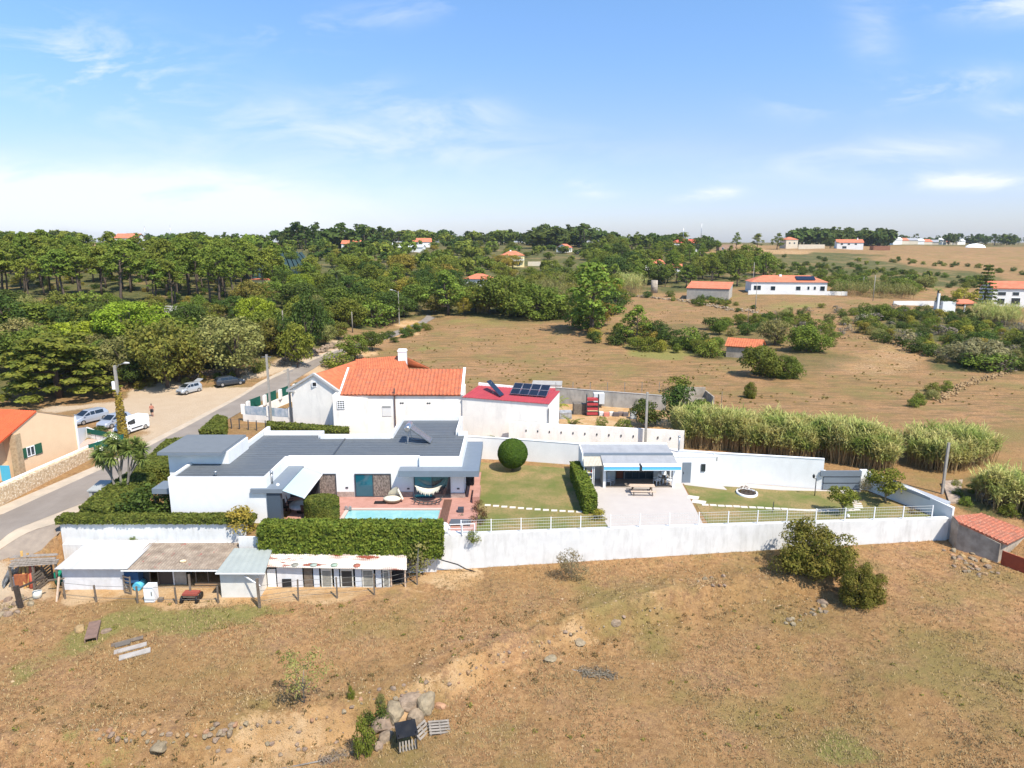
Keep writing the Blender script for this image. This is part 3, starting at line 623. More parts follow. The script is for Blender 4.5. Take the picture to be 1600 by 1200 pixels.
# small white corner railing by the terrace
xc0, xc1 = XP(703, 50.4, .5), XP(742, 50.6, .5)
r2 = thing('railing', 'low white railing at the corner of the pool terrace', 'railing', (xc0, 50.4, .4)); q = mb(whitepaint)
q.bar((xc0, 50.3, 1.25), (xc1, 50.45, 1.25), .05).bar((xc0, 50.3, .9), (xc1, 50.45, .9), .03)
q.build('rail', r2)
for t in (0, .5, 1): x = xc0 + (xc1 - xc0) * t; mb(whitepaint).box(x - .03, x + .03, 50.33, 50.39 + .1 * t, .35, 1.27).build('post', r2)
tag(mb(whitepaint).box(XP(692, 50.5, .3), XP(745, 50.6, .3), 50.5, 51.2, -.05, .33).build('planter_ledge'), 'white masonry ledge at the corner by the pool hedge', 'ledge')
# rear garden wall
def rw(px, pb, pt, z0=0): x, y, _ = PZ(px, pb, 0); return (x, y, -.2, PY(px, pt, y)[2])
wall_run('garden_wall', [rw(728, 716, 682), rw(812, 720, 687), rw(910, 727.5, 694.5)], white, .22, 'plain white garden wall behind the ball-shaped tree', cap=whitepaint)
wall_run('garden_wall', [rw(1057, 747, 704), rw(1120, 752, 708.5), rw(1200, 758, 713), rw(1284, 765.5, 718)], white, .22, 'tall white garden wall in front of the cane bed', cap=whitepaint)
gx0, gy0, _ = PZ(1284, 765.5, 0); gx1, gy1, _ = PZ(1342, 765, 0)
gp = thing('garden_gate', 'slate grey slatted gate between white pillars by the stepping stones', 'gate', (gx0, gy0, 0))
gz = PY(1300, 735, gy0)[2]; q = MB().mat(grey_trim)
for k in range(3): q.box(gx0 - .3 if k == 2 else gx0 + .05, gx1 - .02, gy0 - .12 - .05 * (k == 2), gy0 - .02, .1 + k * gz / 3, (k + 1) * gz / 3 - .0)
q.build('panel', gp); mb(M('gate_shadow_gap', (.03, .035, .045))).box(gx0 + .06, gx1 - .03, gy0 - .015, gy0 + .03, .05, gz - .05).build('backing', gp)
mb(whitepaint).box(gx0 - .0, gx0 + .3, gy0 + .04, gy0 + .3, 0, gz - .05).build('pillar', gp); mb(whitepaint).box(gx1, gx1 + .65, gy0 - .05, gy0 + .35, 0, gz).build('pillar', gp)
sx0, sy0 = gx1 + .66, gy0 - .05; ex, ey = 36.75, 53.6
wr = wall_run('garden_wall', [(sx0, sy0, -.2, 1.75), (sx0 + (ex - sx0) * .55, sy0 + (ey - sy0) * .55, -.4, 1.6), (ex, ey, -3.3, 1.25)][::-1], white, -.22, 'shaded white side wall closing the right end of the garden', cap=whitepaint)
# a lower grey outer band beyond the side wall
b = mb(M('grey_fibre_sheet', (.36, .37, .39), (.32, .33, .35), 2)); b.prism([(sx0 + .5, sy0 - 2.2), (ex - .1, ey + .6), (ex + .35, ey + .9), (sx0 + 1.1, sy0 - 2.0)], [1.45, 1.15, 1.0, 1.3], [1.75, 1.42, 1.5, 1.8]); tag(b.build('wall_coping'), 'sloping grey sheet laid along the outside of the side wall', 'wall cap')
# ---------------------------------------------------------------- pavilion
pv = thing('garden_pavilion', 'white open-fronted pavilion with grey roof panels and a blue awning edge', 'pavilion', (8, 63, 0))
yF = 61.8; xL = XP(943, yF, 1.2); xRt = XP(1055, yF, 1.2); xLL = XP(910, 63, 1.5); yB = 64.3; yE = 66.4
mb(white).box(xL - .02, xL + .22, yF, yB, 0, 2.4).build('side_wall', pv)
mb(whitepaint).box(xRt - .22, xRt, yF, yF + .2, .04, 2.4).build('post', pv)
mb(white).box(xLL, xRt + .1, yB, yE, 0, 2.75).box(xRt - .1, xRt + .1, yF + 1.6, yB - .01, 0, 2.4).box(xLL, xLL + .15, 62.6, yB - .01, 0, 2.3).build('wall', pv)
# roofs: front panel sloping, grey bar, upper roof, rear parapet
rp = mb(M('pale_grey_roof_panel', (.36, .36, .37), (.31, .31, .32), 1.2, .6, stain=((.22, .22, .23), .8, .4, (3, .6, 1))))
def slab(b, x0, x1, y0, z0, y1, z1, t=.1): b.add([(x0, y0, z0 - t), (x1, y0, z0 - t), (x1, y1, z1 - t), (x0, y1, z1 - t), (x0, y0, z0), (x1, y0, z0), (x1, y1, z1), (x0, y1, z1)], [(3, 2, 1, 0), (4, 5, 6, 7), (0, 1, 5, 4), (1, 2, 6, 5), (2, 3, 7, 6), (3, 0, 4, 7)]); return b
slab(rp, xL - .1, xRt + .12, yF - .1, 2.5, yF + 1.7, 2.72); rp.build('front_roof', pv)
slab(mb(rp.mats[0]), xLL + .05, xRt + .1, yF + 1.9, 2.86, yE - .15, 3.0).build('rear_roof', pv)
mb(grey_trim).box(xLL + .1, xRt + .1, yF + 1.68, yF + 1.92, 2.6, 2.92).build('roof_beam', pv)
mb(white).box(xLL, xRt + .12, yE - .14, yE + .1, 0, 3.12).box(xLL - .06, xLL + .06, 63.0, yE, 0, 3.05).build('parapet', pv)
mid = (xL + xRt) / 2
for a, b_ in ((xL - .08, mid - .15), (mid + .1, xRt + .35)):
    o = mb(blue_aw).box(a, b_, yF - .72, yF - .69, 2.05, 2.36).build('awning_valance', pv)
    q = mb(whitepaint).box(a, b_, yF - .75, yF - .66, 2.36, 2.44).box(a, b_, yF - .73, yF - .68, 2.0, 2.049); slab(q, a, b_, yF - .68, 2.42, yF - .11, 2.5, .03); q.build('awning', pv)
mb(frame_m).bar((mid, yF - .4, 2.5), (mid + .25, yF - .72, 1.9), .1, .06).build('awning_arm', pv)
# left lean-to of slatted plastic, glazed front
co = mb(M('corrugated_plastic', (.60, .54, .44), (.5, .45, .36), 3, .6)); co.sheet((xLL, yF - .2, 2.25), (xL - .1, yF - .2, 2.3), (xL - .1, yF + 1.68, 2.62), (xLL + .1, yF + 1.68, 2.6), 48, 2, lambda u, v: .025 * math.sin(u * 2 * math.pi / .14)); co.build('lean_to_roof', pv)
q = mb(whitepaint)
for x in (xLL + .05, xLL + .85, xL - .9): q.box(x - .03, x + .03, yF - .02, yF + .04, 0, 2.25)
for z in (.4, .95, 1.5): q.box(xLL + .05, xLL + .85, yF - .01, yF + .3, z, z + .03)
q.build('shelving', pv)
cols = [(.6, .5, .1), (.1, .1, .12), (.35, .05, .04), (.2, .35, .5), (.5, .4, .3)]
jars = MB()
for i in range(18):
    jars.mat(M('jar_%s' % 'abcde'[i % 5], cols[i % 5]) if i < 5 else jars.mats[i % 5]); x = xLL + .12 + (i % 6) * .12; z = (.43, .98, 1.53)[i // 6]; jars.box(x, x + .08, yF + .05, yF + .2, z, z + .12 + .1 * ((i * 7) % 3) / 2)
jars.build('shelf_goods', pv)
mb(M('interior_wall', (.55, .54, .52))).box(xL + .23, xRt - .2, yB - .04, yB - .01, 0, 2.4).build('back_wall', pv)
window(pv, XP(962, yB, 1), XP(975, yB, 1), yB - .05, .05, 2.05, [(1, M('brown_door', (.12, .03, .015), rough=.5))], name='door')
window(pv, XP(976, yB, 1), XP(1021, yB, 1), yB - .05, .05, 2.05, [(.25, glass), (.25, glass), (.25, glass), (.25, glass)], name='sliding_door')
mb(M('veranda_floor', (.22, .18, .15), (.18, .15, .12), 3)).box(xL + .2, xRt - .2, yF + .05, yB - .05, .03, .055).build('floor', pv)
cx, cy = XP(1061, 64.6, 3.3), 64.6
mb(steel).tube([(cx, cy, 2.9), (cx, cy, 4.2)], .09).tube([(cx, cy, 4.2), (cx, cy, 4.35)], .14).build('flue', pv)
# store room attached at the right
st = thing('store_room', 'small white flat-roofed store room with a grey door right of the pavilion', 'outbuilding', (14, 63.3, 0))
ySt = 63.2; xs0 = xRt + .14; xs1 = XP(1118, ySt, 1.3); stH = 2.65
mb(white).prism([(xs0, ySt), (xs1, ySt), (xs1 + .0, ySt + 1.2), (xs0, ySt + 3.0)], 0, stH).build('wall', st)
mb(M('pale_flat_roof', (.60, .56, .52), (.52, .49, .46), 1.5)).prism([(xs0 + .02, ySt + .18), (xs1 - .14, ySt + .18), (xs1 - .14, ySt + 1.1), (xs0 + .02, ySt + 2.8)], stH, stH + .02).build('roof', st)
mb(whitepaint).box(xs0, xs1, ySt - .03, ySt + .15, stH + .0, stH + .12).box(xs1 - .12, xs1 + .03, ySt + .151, ySt + 1.2, stH, stH + .119).build('parapet', st)
d = mb(grey_trim).box(XP(1066, ySt, 1), XP(1079.5, ySt, 1), ySt - .05, ySt - .005, .03, 2.1).build('door', st); hx = XP(1067.5, ySt, 1); mb(frame_m).box(hx, hx + .04, ySt - .11, ySt - .051, .95, 1.15).build('handle', d)
window(st, XP(1095, ySt, 1), XP(1101.5, ySt, 1), ySt, 1.2, 1.95, [(1, glass)])
mb(frame_m).bar((xs1 + .06, ySt - .05, stH), (xs1 + .06, ySt - .05, stH - .4), .06).build('drainpipe', st)
# ---------------------------------------------------------------- neighbour's houses
def tiles(b, p00, p10, p11, p01, pitch=.30, row=.42, amp=.045):
    Lu = (Vector(p10) - Vector(p00)).length; Lv = (Vector(p01) - Vector(p00)).length; nu = max(8, int(Lu / pitch) * 6); nv = max(6, int(Lv / row) * 3)
    return b.sheet(p00, p10, p11, p01, nu, nv, lambda u, v: amp * (1 - abs(math.sin(u * math.pi / pitch))) + .03 * (1 - (v / row) % 1.0) + .02, .1)
nh = thing('tiled_house', 'long weathered house with two orange tiled roofs and a gabled end', 'house', (-16, 82, 0))
A = PZ(459, 667, 0); B_ = PZ(729, 690, 0)
Ax, Ay = A[0], A[1]; Bx, By = B_[0], B_[1]; uu = Vector((Bx - Ax, By - Ay)).normalized(); vv = Vector((-uu.y, uu.x))
LT = (Vector((Bx, By)) - Vector((Ax, Ay))).length
def Q(u, v, z=0): return (Ax + uu.x * u + vv.x * v, Ay + uu.y * u + vv.y * v, z)
def uof(px, v=0):      # u coordinate where column px meets the facade line (offset v)
    lo, hi = -5, 45
    for _ in range(40):
        m = (lo + hi) / 2; x, y, _z = Q(m, v); 
        if 800 + x / (y * .979 + 3.9) * F < px: lo = m
        else: hi = m
    return lo
u545, u533, u578 = uof(530), uof(525), uof(578)
EZ, RZ2 = 4.9, 6.95
gu = uof(531); pk = gu * .40
# gable building running back
w = mb(wall_nb); yv = 13.0
for (z0, z1) in ((0, 1),):
    w.prism([Q(0, 0)[:2], Q(gu, 0)[:2], Q(gu, yv)[:2], Q(0, yv)[:2]], -.3, EZ)
g3 = [Q(0, 0, EZ), Q(gu, 0, EZ), Q(gu / 2, 0, RZ2 + .1), Q(0, .3, EZ), Q(gu, .3, EZ), Q(gu / 2, .3, RZ2 + .1)]
w.add(g3, [(0, 1, 2), (5, 4, 3), (0, 2, 5, 3), (1, 4, 5, 2)])
w.build('wall', nh)
r = mb(tile_m); tiles(r, Q(gu / 2, .2, RZ2), Q(gu / 2, yv, RZ2), Q(gu + .1, yv, EZ), Q(gu + .1, .2, EZ)); tiles(r, Q(gu / 2, yv, RZ2), Q(gu / 2, .2, RZ2), Q(-.35, .2, EZ), Q(-.35, yv, EZ)); r.build('roof', nh)
mg = M('verge_moulding', (.46, .45, .44)); q = mb(mg)
q.bar(Q(-.5, -.08, EZ - .12), Q(gu / 2, -.08, RZ2 + .12), .35, .25).bar(Q(gu / 2, -.08, RZ2 + .12), Q(gu + .4, -.08, EZ - .12), .35, .25).bar(Q(-.6, -.1, EZ - .2), Q(.5, -.1, EZ - .2), .3, .25).bar(Q(gu - .5, -.1, EZ - .2), Q(gu + .4, -.1, EZ - .2), .3, .25)
q.build('gable_moulding', nh)
q = mb(whitepaint); c = Q(gu / 2, -.03, 5.75)
q.box(c[0] - .35, c[0] + .35, c[1] - .06, c[1] + .05, c[2] - .35, c[2] + .35).mat(dark).box(c[0] - .22, c[0] + .22, c[1] - .1, c[1] - .062, c[2] - .22, c[2] + .22); q.build('gable_window', nh)
# second, rear hipped wing behind (orange roof rising to the chimney)
RX = Q(gu * .9, 13, 0); r = mb(tile_m)
P1 = Q(gu * .45, 11, 7.0); P2 = Q(9.5, 12.6, 7.6); P3 = Q(13.5, 7.0, 5.6); P4 = Q(gu + .2, 3.2, 5.0)
tiles(r, P2, P1, Q(gu, 3.0, EZ + .1), P3); tiles(r, P1, P2, Q(11.5, 17, 5.2), Q(1, 17, 5.0)); r.build('rear_roof', nh)
mb(wall_nb).prism([Q(gu + .1, 5)[:2], Q(13, 7.2)[:2], Q(11.2, 16.6)[:2], Q(1, 16.6)[:2]], -.3, [4.9, 5.5, 5.1, 4.9]).build('rear_wall', nh)
cq = Q(9.9, 11.6); mb(whitepaint).box(cq[0] - .55, cq[0] + .55, cq[1] - .45, cq[1] + .45, 5, 8.7).box(cq[0] - .62, cq[0] + .62, cq[1] - .52, cq[1] + .52, 8.4, 8.55).build('chimney', nh)
# long front wing
WX0 = XP(531, 80.3, 4.9); WX1 = XP(722, 80.0, 4.9); LW = WX1 - WX0
def QW(u, v, z=0): return (WX0 + u, 80.3 - .015 * u + v, z)
uw_ = lambda px: XP(px, 80.1, 3) - WX0
d_ = 4.9
w = mb(wall_nb); w.prism([QW(0, .02)[:2], QW(LW, .02)[:2], QW(LW, d_ * 1.3)[:2], QW(0, d_ * 1.3)[:2]], -.3, EZ + .12)
w.build('front_wall', nh)
w = mb(wall_nb); w.prism([QW(uw_(521), -.35)[:2], QW(uw_(575), -.35)[:2], QW(uw_(575), .01)[:2], QW(uw_(521), 1.2)[:2]], -.3, [EZ + .1, EZ - .3, EZ - .3, EZ + .1]); w.build('buttress_wall', nh)
r = mb(tile_old); tiles(r, QW(0 + .1, d_, RZ2 + .25), QW(LW - .1, d_, RZ2 + .25), QW(LW - .1, -.25, EZ + .1), QW(0 + .1, -.25, EZ + .1), .46, .55, .10); tiles(r, QW(LW - .1, d_, RZ2 + .25), QW(0 + .1, d_, RZ2 + .25), QW(0 + .1, d_ * 1.5, EZ + 1.2), QW(LW - .1, d_ * 1.5, EZ + 1.2)); r.build('front_roof', nh)
mb(whitepaint).bar(QW(0, -.3, EZ + .12), QW(0, d_, RZ2 + .4), .22, .2).build('verge', nh); mb(whitepaint).bar(QW(LW, -.3, EZ + .12), QW(LW, d_, RZ2 + .4), .3, .3).build('verge', nh)
for px in (617,): q = mb(M('brown_pipe', (.12, .08, .07))); c = QW(uw_(px), -.08); q.bar((c[0], c[1], .1), (c[0], c[1], EZ + .9), .14); q.build('downpipe', nh)
for px in (628, 670): c = QW(uw_(px), -.0); q = mb(dark); q.box(c[0] - .22, c[0] - .03, c[1] - .03, c[1] + .05, 3.9, 4.05).box(c[0] + .03, c[0] + .22, c[1] - .03, c[1] + .05, 3.9, 4.05); q.build('vent', nh)
def lattice(parent, c, w_, h_, nx, ny, m1=whitepaint):
    f = mb(dark).box(c[0] - w_ / 2, c[0] + w_ / 2, c[1] - .03, c[1] + .03, c[2] - h_ / 2, c[2] + h_ / 2).build('window', parent); q = mb(m1)
    for i in range(nx + 1): x = c[0] - w_ / 2 + w_ * i / nx; q.box(x - .04, x + .04, c[1] - .08, c[1] - .031, c[2] - h_ / 2, c[2] + h_ / 2)
    for i in range(ny + 1): z = c[2] - h_ / 2 + h_ * i / ny; q.box(c[0] - w_ / 2, c[0] + w_ / 2, c[1] - .075, c[1] - .032, z - .04, z + .04)
    q.build('lattice', f)
c = QW(uw_(534), -.38); lattice(nh, (c[0], c[1], ZP(632, c[1])), .85, 1.0, 3, 4)
c = QW(uw_(604), -.0); z = ZP(642, c[1]); f = mb(M('blocked_window', (.66, .65, .63))).box(c[0] - .55, c[0] + .55, c[1] - .04, c[1] + .02, z - .65, z + .65).build('blocked_window', nh); mb(M('grey_lintel', (.3, .3, .29))).box(c[0] - .5, c[0] + .5, c[1] - .07, c[1] - .041, z + .4, z + .62).build('louvre', f)
# red-roofed annex with solar panels
an = thing('annex', 'pale annex with a flat crimson sheet roof between tiled house and banana plant', 'outbuilding', (0, 80, 0))
C0 = Vector((WX1 + .0, 79.85)); C1 = Vector((XP(857, 76.9, 4.6), 76.9)); u2 = (C1 - C0).normalized(); v2 = Vector((-u2.y, u2.x)); LA = (C1 - C0).length
def Q2(u, v, z=0): p = C0 + u2 * u + v2 * v; return (p.x, p.y, z)
mb(wall_nb).prism([Q2(.02, 0)[:2], Q2(LA, 0)[:2], Q2(LA, 6)[:2], Q2(.02, 6)[:2]], -.3, [4.75, 4.6, 4.9, 4.95]).build('wall', an)
mb(whitepaint).prism([Q2(.02, 6)[:2], Q2(LA - 2, 6)[:2], Q2(LA - 2, 6.3)[:2], Q2(.02, 6.3)[:2]], -.3, [5.35, 5.0, 5.0, 5.35]).build('rear_parapet', an)
b = mb(red_roof); b.sheet(Q2(.05, -.15, 4.82), Q2(LA + .1, -.15, 4.68), Q2(LA + .1, 5.9, 4.95), Q2(.05, 5.9, 5.02), 90, 2, lambda u, v: .03 * (math.sin(u * 2 * math.pi / .4) > .6)); b.build('roof', an)
mb(frame_m).box(Q2(LA - .05, 0)[0], Q2(LA + .05, 0)[0], C1.y - .1, C1.y, 0, 4.1).build('drainpipe', an)
def rz(u, v): return 4.87 - .14 * u / LA + .035 * v
sa = thing('solar_panel_array', 'rack of eight dark solar panels on the crimson annex roof', 'solar panels', Q2(LA * .55, 2, 4.5))
us_, ue_ = LA * .50, LA * .93
for i in range(4):
    for j in range(2):
        a0 = us_ + (ue_ - us_) * i / 4 + .04; a1 = us_ + (ue_ - us_) * (i + 1) / 4 - .04; h0 = .2 + j * .42; h1 = h0 + .40; v0 = 2.2 + j * 1.15; v1 = v0 + 1.09
        p = [Q2(a0, v0, rz(a0, v0) + h0), Q2(a1, v0, rz(a1, v0) + h0), Q2(a1, v1, rz(a1, v1) + h1), Q2(a0, v1, rz(a0, v1) + h1)]
        pm = mb(solar_m).add(p + [(x, y, z - .04) for x, y, z in p], [(0, 1, 2, 3), (7, 6, 5, 4), (0, 4, 5, 1), (1, 5, 6, 2), (2, 6, 7, 3), (3, 7, 4, 0)]).build('solar_panel', sa)
        e = mb(foil)
        for k in range(4): e.bar(Vector(p[k]) + Vector((0, 0, .01)), Vector(p[(k + 1) % 4]) + Vector((0, 0, .01)), .035, .03)
        e.build('frame', pm)
for u_ in (us_ + .2, (us_ + ue_) / 2, ue_ - .2): mb(steel).bar(Q2(u_, 4.4, rz(u_, 4.4)), Q2(u_, 4.4, rz(u_, 4.4) + .95), .06).build('rack_leg', sa)
sb = thing('tilted_solar_panel', 'single tilted solar panel seen edge-on on the crimson roof', 'solar panel', Q2(LA * .28, 2.5, 4.7))
a = Vector(Q2(LA * .18, 3.6, rz(2, 3) + 1.2)); b2 = Vector(Q2(LA * .42, .9, rz(4, 1) + .15)); s_ = Vector((.5, .9, 0))
q = mb(solar_m).add([a, b2, b2 + s_, a + s_] + [v - Vector((.0, 0, .05)) for v in (a, b2, b2 + s_, a + s_)], [(0, 1, 2, 3), (7, 6, 5, 4), (0, 4, 5, 1), (1, 5, 6, 2), (2, 6, 7, 3), (3, 7, 4, 0)]).build('panel', sb)
mb(steel).bar(a + Vector((.6, -.2, -.1)), a + Vector((.6, -.2, -1.3)), .05).build('leg', sb); mb(steel).bar((a + b2) / 2, (a + b2) / 2 - Vector((0, 0, .8)), .05).build('leg', sb)
# boundary wall with drain holes
D0 = PZ(795, 690, 0); D1 = PZ(1068, 704, 0)
bw = wall_run('boundary_wall', [(D0[0], D0[1] - .05, -.3, PY(795, 659, D0[1])[2]), (D1[0], D1[1], -.3, PY(1068, 673.5, D1[1])[2])], wall_nb, .25, 'long cream boundary wall with a row of small drain holes', kids=True)
for i in range(13):
    t = (i + 1.5) / 14.6; x = D0[0] + (D1[0] - D0[0]) * t; y = D0[1] - .07 + (D1[1] - D0[1]) * t; mb(dark).box(x - .06, x + .06, y - .02, y + .05, 1.35 - .1 * t, 1.58 - .1 * t).build('drain_hole', bw)
# yard back wall
E0 = G(868, 630); E1 = G(1040, 642)
wall_run('boundary_wall', [(E0[0], E0[1], -.3, ZP(606, E0[1])), (E1[0], E1[1], -.3, ZP(619, E1[1]))], M('mouldy_block_wall', (.42, .40, .36), (.34, .32, .29), 1, .9, stain=((.12, .12, .11), 1.2, .6, (1, 1, .3))), .25, 'mouldy grey block wall at the back of the cluttered yard', cap=concrete)
for i in range(7):
    t = i / 6; tag(mb(steel).bar((E0[0] + (E1[0] - E0[0]) * t, E0[1] + .1, 1.5), (E0[0] + (E1[0] - E0[0]) * t, E0[1] + .1, 3.1), .06).build('fence_post'), 'thin metal post on the mouldy yard wall', 'post', 'thin posts on the yard wall')
# street wall with green screens
sp_ = [G(381, 668), G(455, 676)]
def screen_wall(nm, pts, label, panels, z1s, mat_p, lab_p=None):
    r = wall_run(nm, pts, wall_nb, .22, label, kids=True); P = [Vector(p[:3]) for p in pts]
    return r
f0 = PZ(380, 658, 0); f1 = PZ(457, 664, 0); f2 = PZ(517, 602, 0)
s1 = wall_run('street_wall', [(f0[0], f0[1], -.3, .95), (f1[0], f1[1], -.3, .95)], wall_nb, .22, 'low cream wall with teal screens facing the villa', kids=True)
q = mb(wall_nb)
for t in (.01, .53, .97): x = f0[0] + (f1[0] - f0[0]) * t; y = f0[1] + (f1[1] - f0[1]) * t; q.box(x - .25, x + .25, y - .01, y + .24, .95, 2.25)
q.build('pier', s1)
drawn = M('mottled_blue_screen', (.30, .36, .44), (.55, .56, .58), 1.3, .7, det=3, stain=((.05, .16, .19), 1.5, .8, (1, 1, .4)))
for a, b_ in ((.055, .49), (.57, .93)):
    X0 = f0[0] + (f1[0] - f0[0]) * a; X1 = f0[0] + (f1[0] - f0[0]) * b_; y = f0[1] + (f1[1] - f0[1]) * a; y2 = f0[1] + (f1[1] - f0[1]) * b_
    mb(drawn).prism([(X0, y), (X1, y2), (X1, y2 + .06), (X0, y + .06)], 1.0, 2.1).build('screen_panel', s1)
s2 = wall_run('street_wall', [(f2[0], f2[1], -.3, 1.3), (f0[0] - .02, f0[1] + .25, -.3, 1.1)], wall_nb, .22, 'cream street wall with dark green screens beside the road', kids=True)
for k in range(6):
    a = .03 + k * .16; b_ = a + .11; g_ = [(f2[0] + (f0[0] - f2[0]) * t, f2[1] + (f0[1] - f2[1]) * t) for t in (a, b_)]
    mb(green_fab).prism([(g_[0][0], g_[0][1]), (g_[1][0], g_[1][1]), (g_[1][0] + .06, g_[1][1]), (g_[0][0] + .06, g_[0][1])], 1.25, 2.5).build('green_screen', s2)
    mb(wall_nb).box(g_[1][0] - .02, g_[1][0] + .28, g_[1][1] - .9, g_[1][1] - .1, 1.1, 2.45).build('pier', s2)
# ---------------------------------------------------------------- peach house on the left edge
peach = M('peach_render', (.74, .53, .34), (.70, .50, .32), 1, .9, .004, 20)
ph = thing('peach_house', 'peach rendered house with bright orange roof and green shutters beside the road', 'house', (-45, 66, 0))
c0 = PZ(30, 748, 0); c1 = PZ(124, 712, 0)
yF0, yF1 = c0[1], c1[1]; xF0, xF1 = c0[0], c1[0]
dz = Vector((xF1 - xF0, yF1 - yF0)); dn = dz.normalized(); nn = Vector((-dn.y, dn.x)); LP = dz.length
def Q3(u, v, z=0): return (xF0 + dn.x * u + nn.x * v, yF0 + dn.y * u + nn.y * v, z)
zt0 = PY(5, 675, yF0)[2]; zpk = PY(63, 640, (yF0 + yF1) / 2)[2]; zr = PY(117, 652, yF1)[2]
upk = LP * .38
w = mb(peach); dp = 9
w.prism([Q3(0, 0)[:2], Q3(upk, 0)[:2], Q3(LP, 0)[:2], Q3(LP, dp)[:2], Q3(upk, dp)[:2], Q3(0, dp)[:2]], -.3, [zt0 - .1, zpk, zr, zr, zpk, zt0 - .1]); w.prism([Q3(-4, 1.2)[:2], Q3(0, 1.2)[:2], Q3(0, dp)[:2], Q3(-4, dp)[:2]], -.3, [zt0 - 1.2, zt0 - .1, zt0 - .1, zt0 - 1.2]); w.build('wall', ph)
r = mb(M('bright_orange_roof', (.66, .115, .04), (.58, .095, .035), 1.2, .8)); tiles(r, Q3(upk, dp, zpk + .06), Q3(upk, -.12, zpk + .06), Q3(-4.4, -.12, zt0 - 1.9), Q3(-4.4, dp, zt0 - 1.9)); r.build('roof', ph)
r = mb(peach); r.sheet(Q3(upk, -.05, zpk + .05), Q3(upk, dp, zpk + .05), Q3(LP + .1, dp, zr + .05), Q3(LP + .1, -.05, zr + .05), 2, 2, lambda u, v: .02); r.build('far_roof_slope', ph)
mb(whitepaint).bar(Q3(LP + .03, -.05, 0), Q3(LP + .03, -.05, zr + .1), .14).build('drainpipe', ph)
mb(M('ochre_quoin', (.5, .37, .23), (.34, .24, .14), 4, .9, .02, 8)).box(Q3(-.2, 0)[0] - .3, Q3(-.2, 0)[0] + .35, yF0 - .15, yF0 + .6, -.2, zt0 - .3).build('stone_quoin', ph)
cw = Q3(LP * .22, -.03, PY(43, 708, yF0 + 1)[2]); wf = MB().mat(whitepaint); rot = math.atan2(dn.y, dn.x)
def lb(b, u0, u1, v0, v1, z0, z1): b.prism([Q3(u0, v0)[:2], Q3(u1, v0)[:2], Q3(u1, v1)[:2], Q3(u0, v1)[:2]], z0, z1); return b
uw = LP * .16; zc = cw[2]
f = lb(lb(mb(whitepaint), uw, uw + .95, -.06, .05, zc - .5, zc - .42), uw, uw + .95, -.06, .05, zc + .42, zc + .5); [lb(f, uw + a, uw + a + .08, -.059, .05, zc - .42, zc + .42) for a in (0, .43, .87)]; fo = f.build('window', ph)
lb(mb(glass), uw + .08, uw + .87, -.03, .0, zc - .42, zc + .42).build('pane', fo)
for a in (uw - .85, uw + .97): lb(mb(M('green_shutter', (.02, .09, .05), rough=.6)), a, a + .8, -.1, -.02, zc - .52, zc + .52).build('shutter', ph)
# stone retaining wall along the road
stone_face = M('rubble_stone', (.66, .50, .32), (.40, .27, .16), 3.2, .9, .05, 4, det=3, speck=((.78, .68, .52), 5, .55))
sw0 = G(-60, 822); sw1 = G(192, 692); n_ = 16
b = mb(stone_face); L0 = Vector(sw0[:2]); L1 = Vector(sw1[:2]); dd = (L1 - L0).normalized(); q_ = Vector((-dd.y, dd.x))
zt = [1.75, .95]
b.prism([tuple(L0 - dd * 8), tuple(L1), tuple(L1 + q_ * .8), tuple(L0 - dd * 8 + q_ * .8)], -.3, [1.9, 1.0, 1.0, 1.9])
rwl = thing('rubble_wall', 'ochre rubble stone wall with pale cap below the peach house', 'wall', (L0.x, L0.y, 0)); b.build('stone_face', rwl)
mb(whitepaint).prism([tuple(L0 - dd * 8 + q_ * .55), tuple(L1 + q_ * .55), tuple(L1 + q_ * .85), tuple(L0 - dd * 8 + q_ * .85)], [1.9, 1.0, 1.0, 1.9], [2.0, 1.1, 1.1, 2.0]).build('coping', rwl)
def gscreen(p, q, h, label, z0=.3):
    d = Vector(q) - Vector(p); r = thing('screen_fence', label, 'fence', (p[0], p[1], 0)); mb(green_fab).prism([p, q, (q[0], q[1] + .05), (p[0], p[1] + .05)], z0, z0 + h).build('fabric', r)
    n = 4
    for i in range(n + 1): t = i / n; mb(frame_m).box(p[0] + d.x * t - .03, p[0] + d.x * t + .03, p[1] + d.y * t + .06, p[1] + d.y * t + .12, 0, z0 + h + .03).build('post', r)
a_ = PZ(139, 706, .8); b2 = PZ(193, 689, .8); gscreen(a_[:2], b2[:2], .8, 'dark green screen fence on top of the rubble wall', .8)
a_ = PZ(136, 677, .6); b2 = PZ(187, 687, .6); gscreen(a_[:2], b2[:2], .6, 'teal green screen fence in front of the driveway shrubs', .6)
wa = PZ(121, 700, 0); wb = PZ(136, 684, 0); wc = PZ(186, 694, 0)
wall_run('driveway_wall', [(wa[0], wa[1], 0, 2.3), (wb[0], wb[1], 0, 1.3), (wc[0], wc[1], 0, .5)], white, .2, 'white curved driveway wall next to the peach house')
flat('driveway', [PZ(122, 712, 0), PZ(190, 692, 0), PZ(180, 690, 0), PZ(137, 686, 0), PZ(122, 695, 0)], .03, M('pinkish_driveway', (.52, .38, .32), (.46, .34, .28), 1.5), label='pinkish paved driveway beside the peach house', cat='driveway')
mb_ = mb(M('painted_blue_panel', (.08, .42, .62))); a_ = PZ(3, 752, 0); mb_.box(a_[0], a_[0] + .9, a_[1], a_[1] + .06, 0, 1.6); tag(mb_.build('blue_door'), 'bright blue panel standing at the corner of the peach house', 'panel')
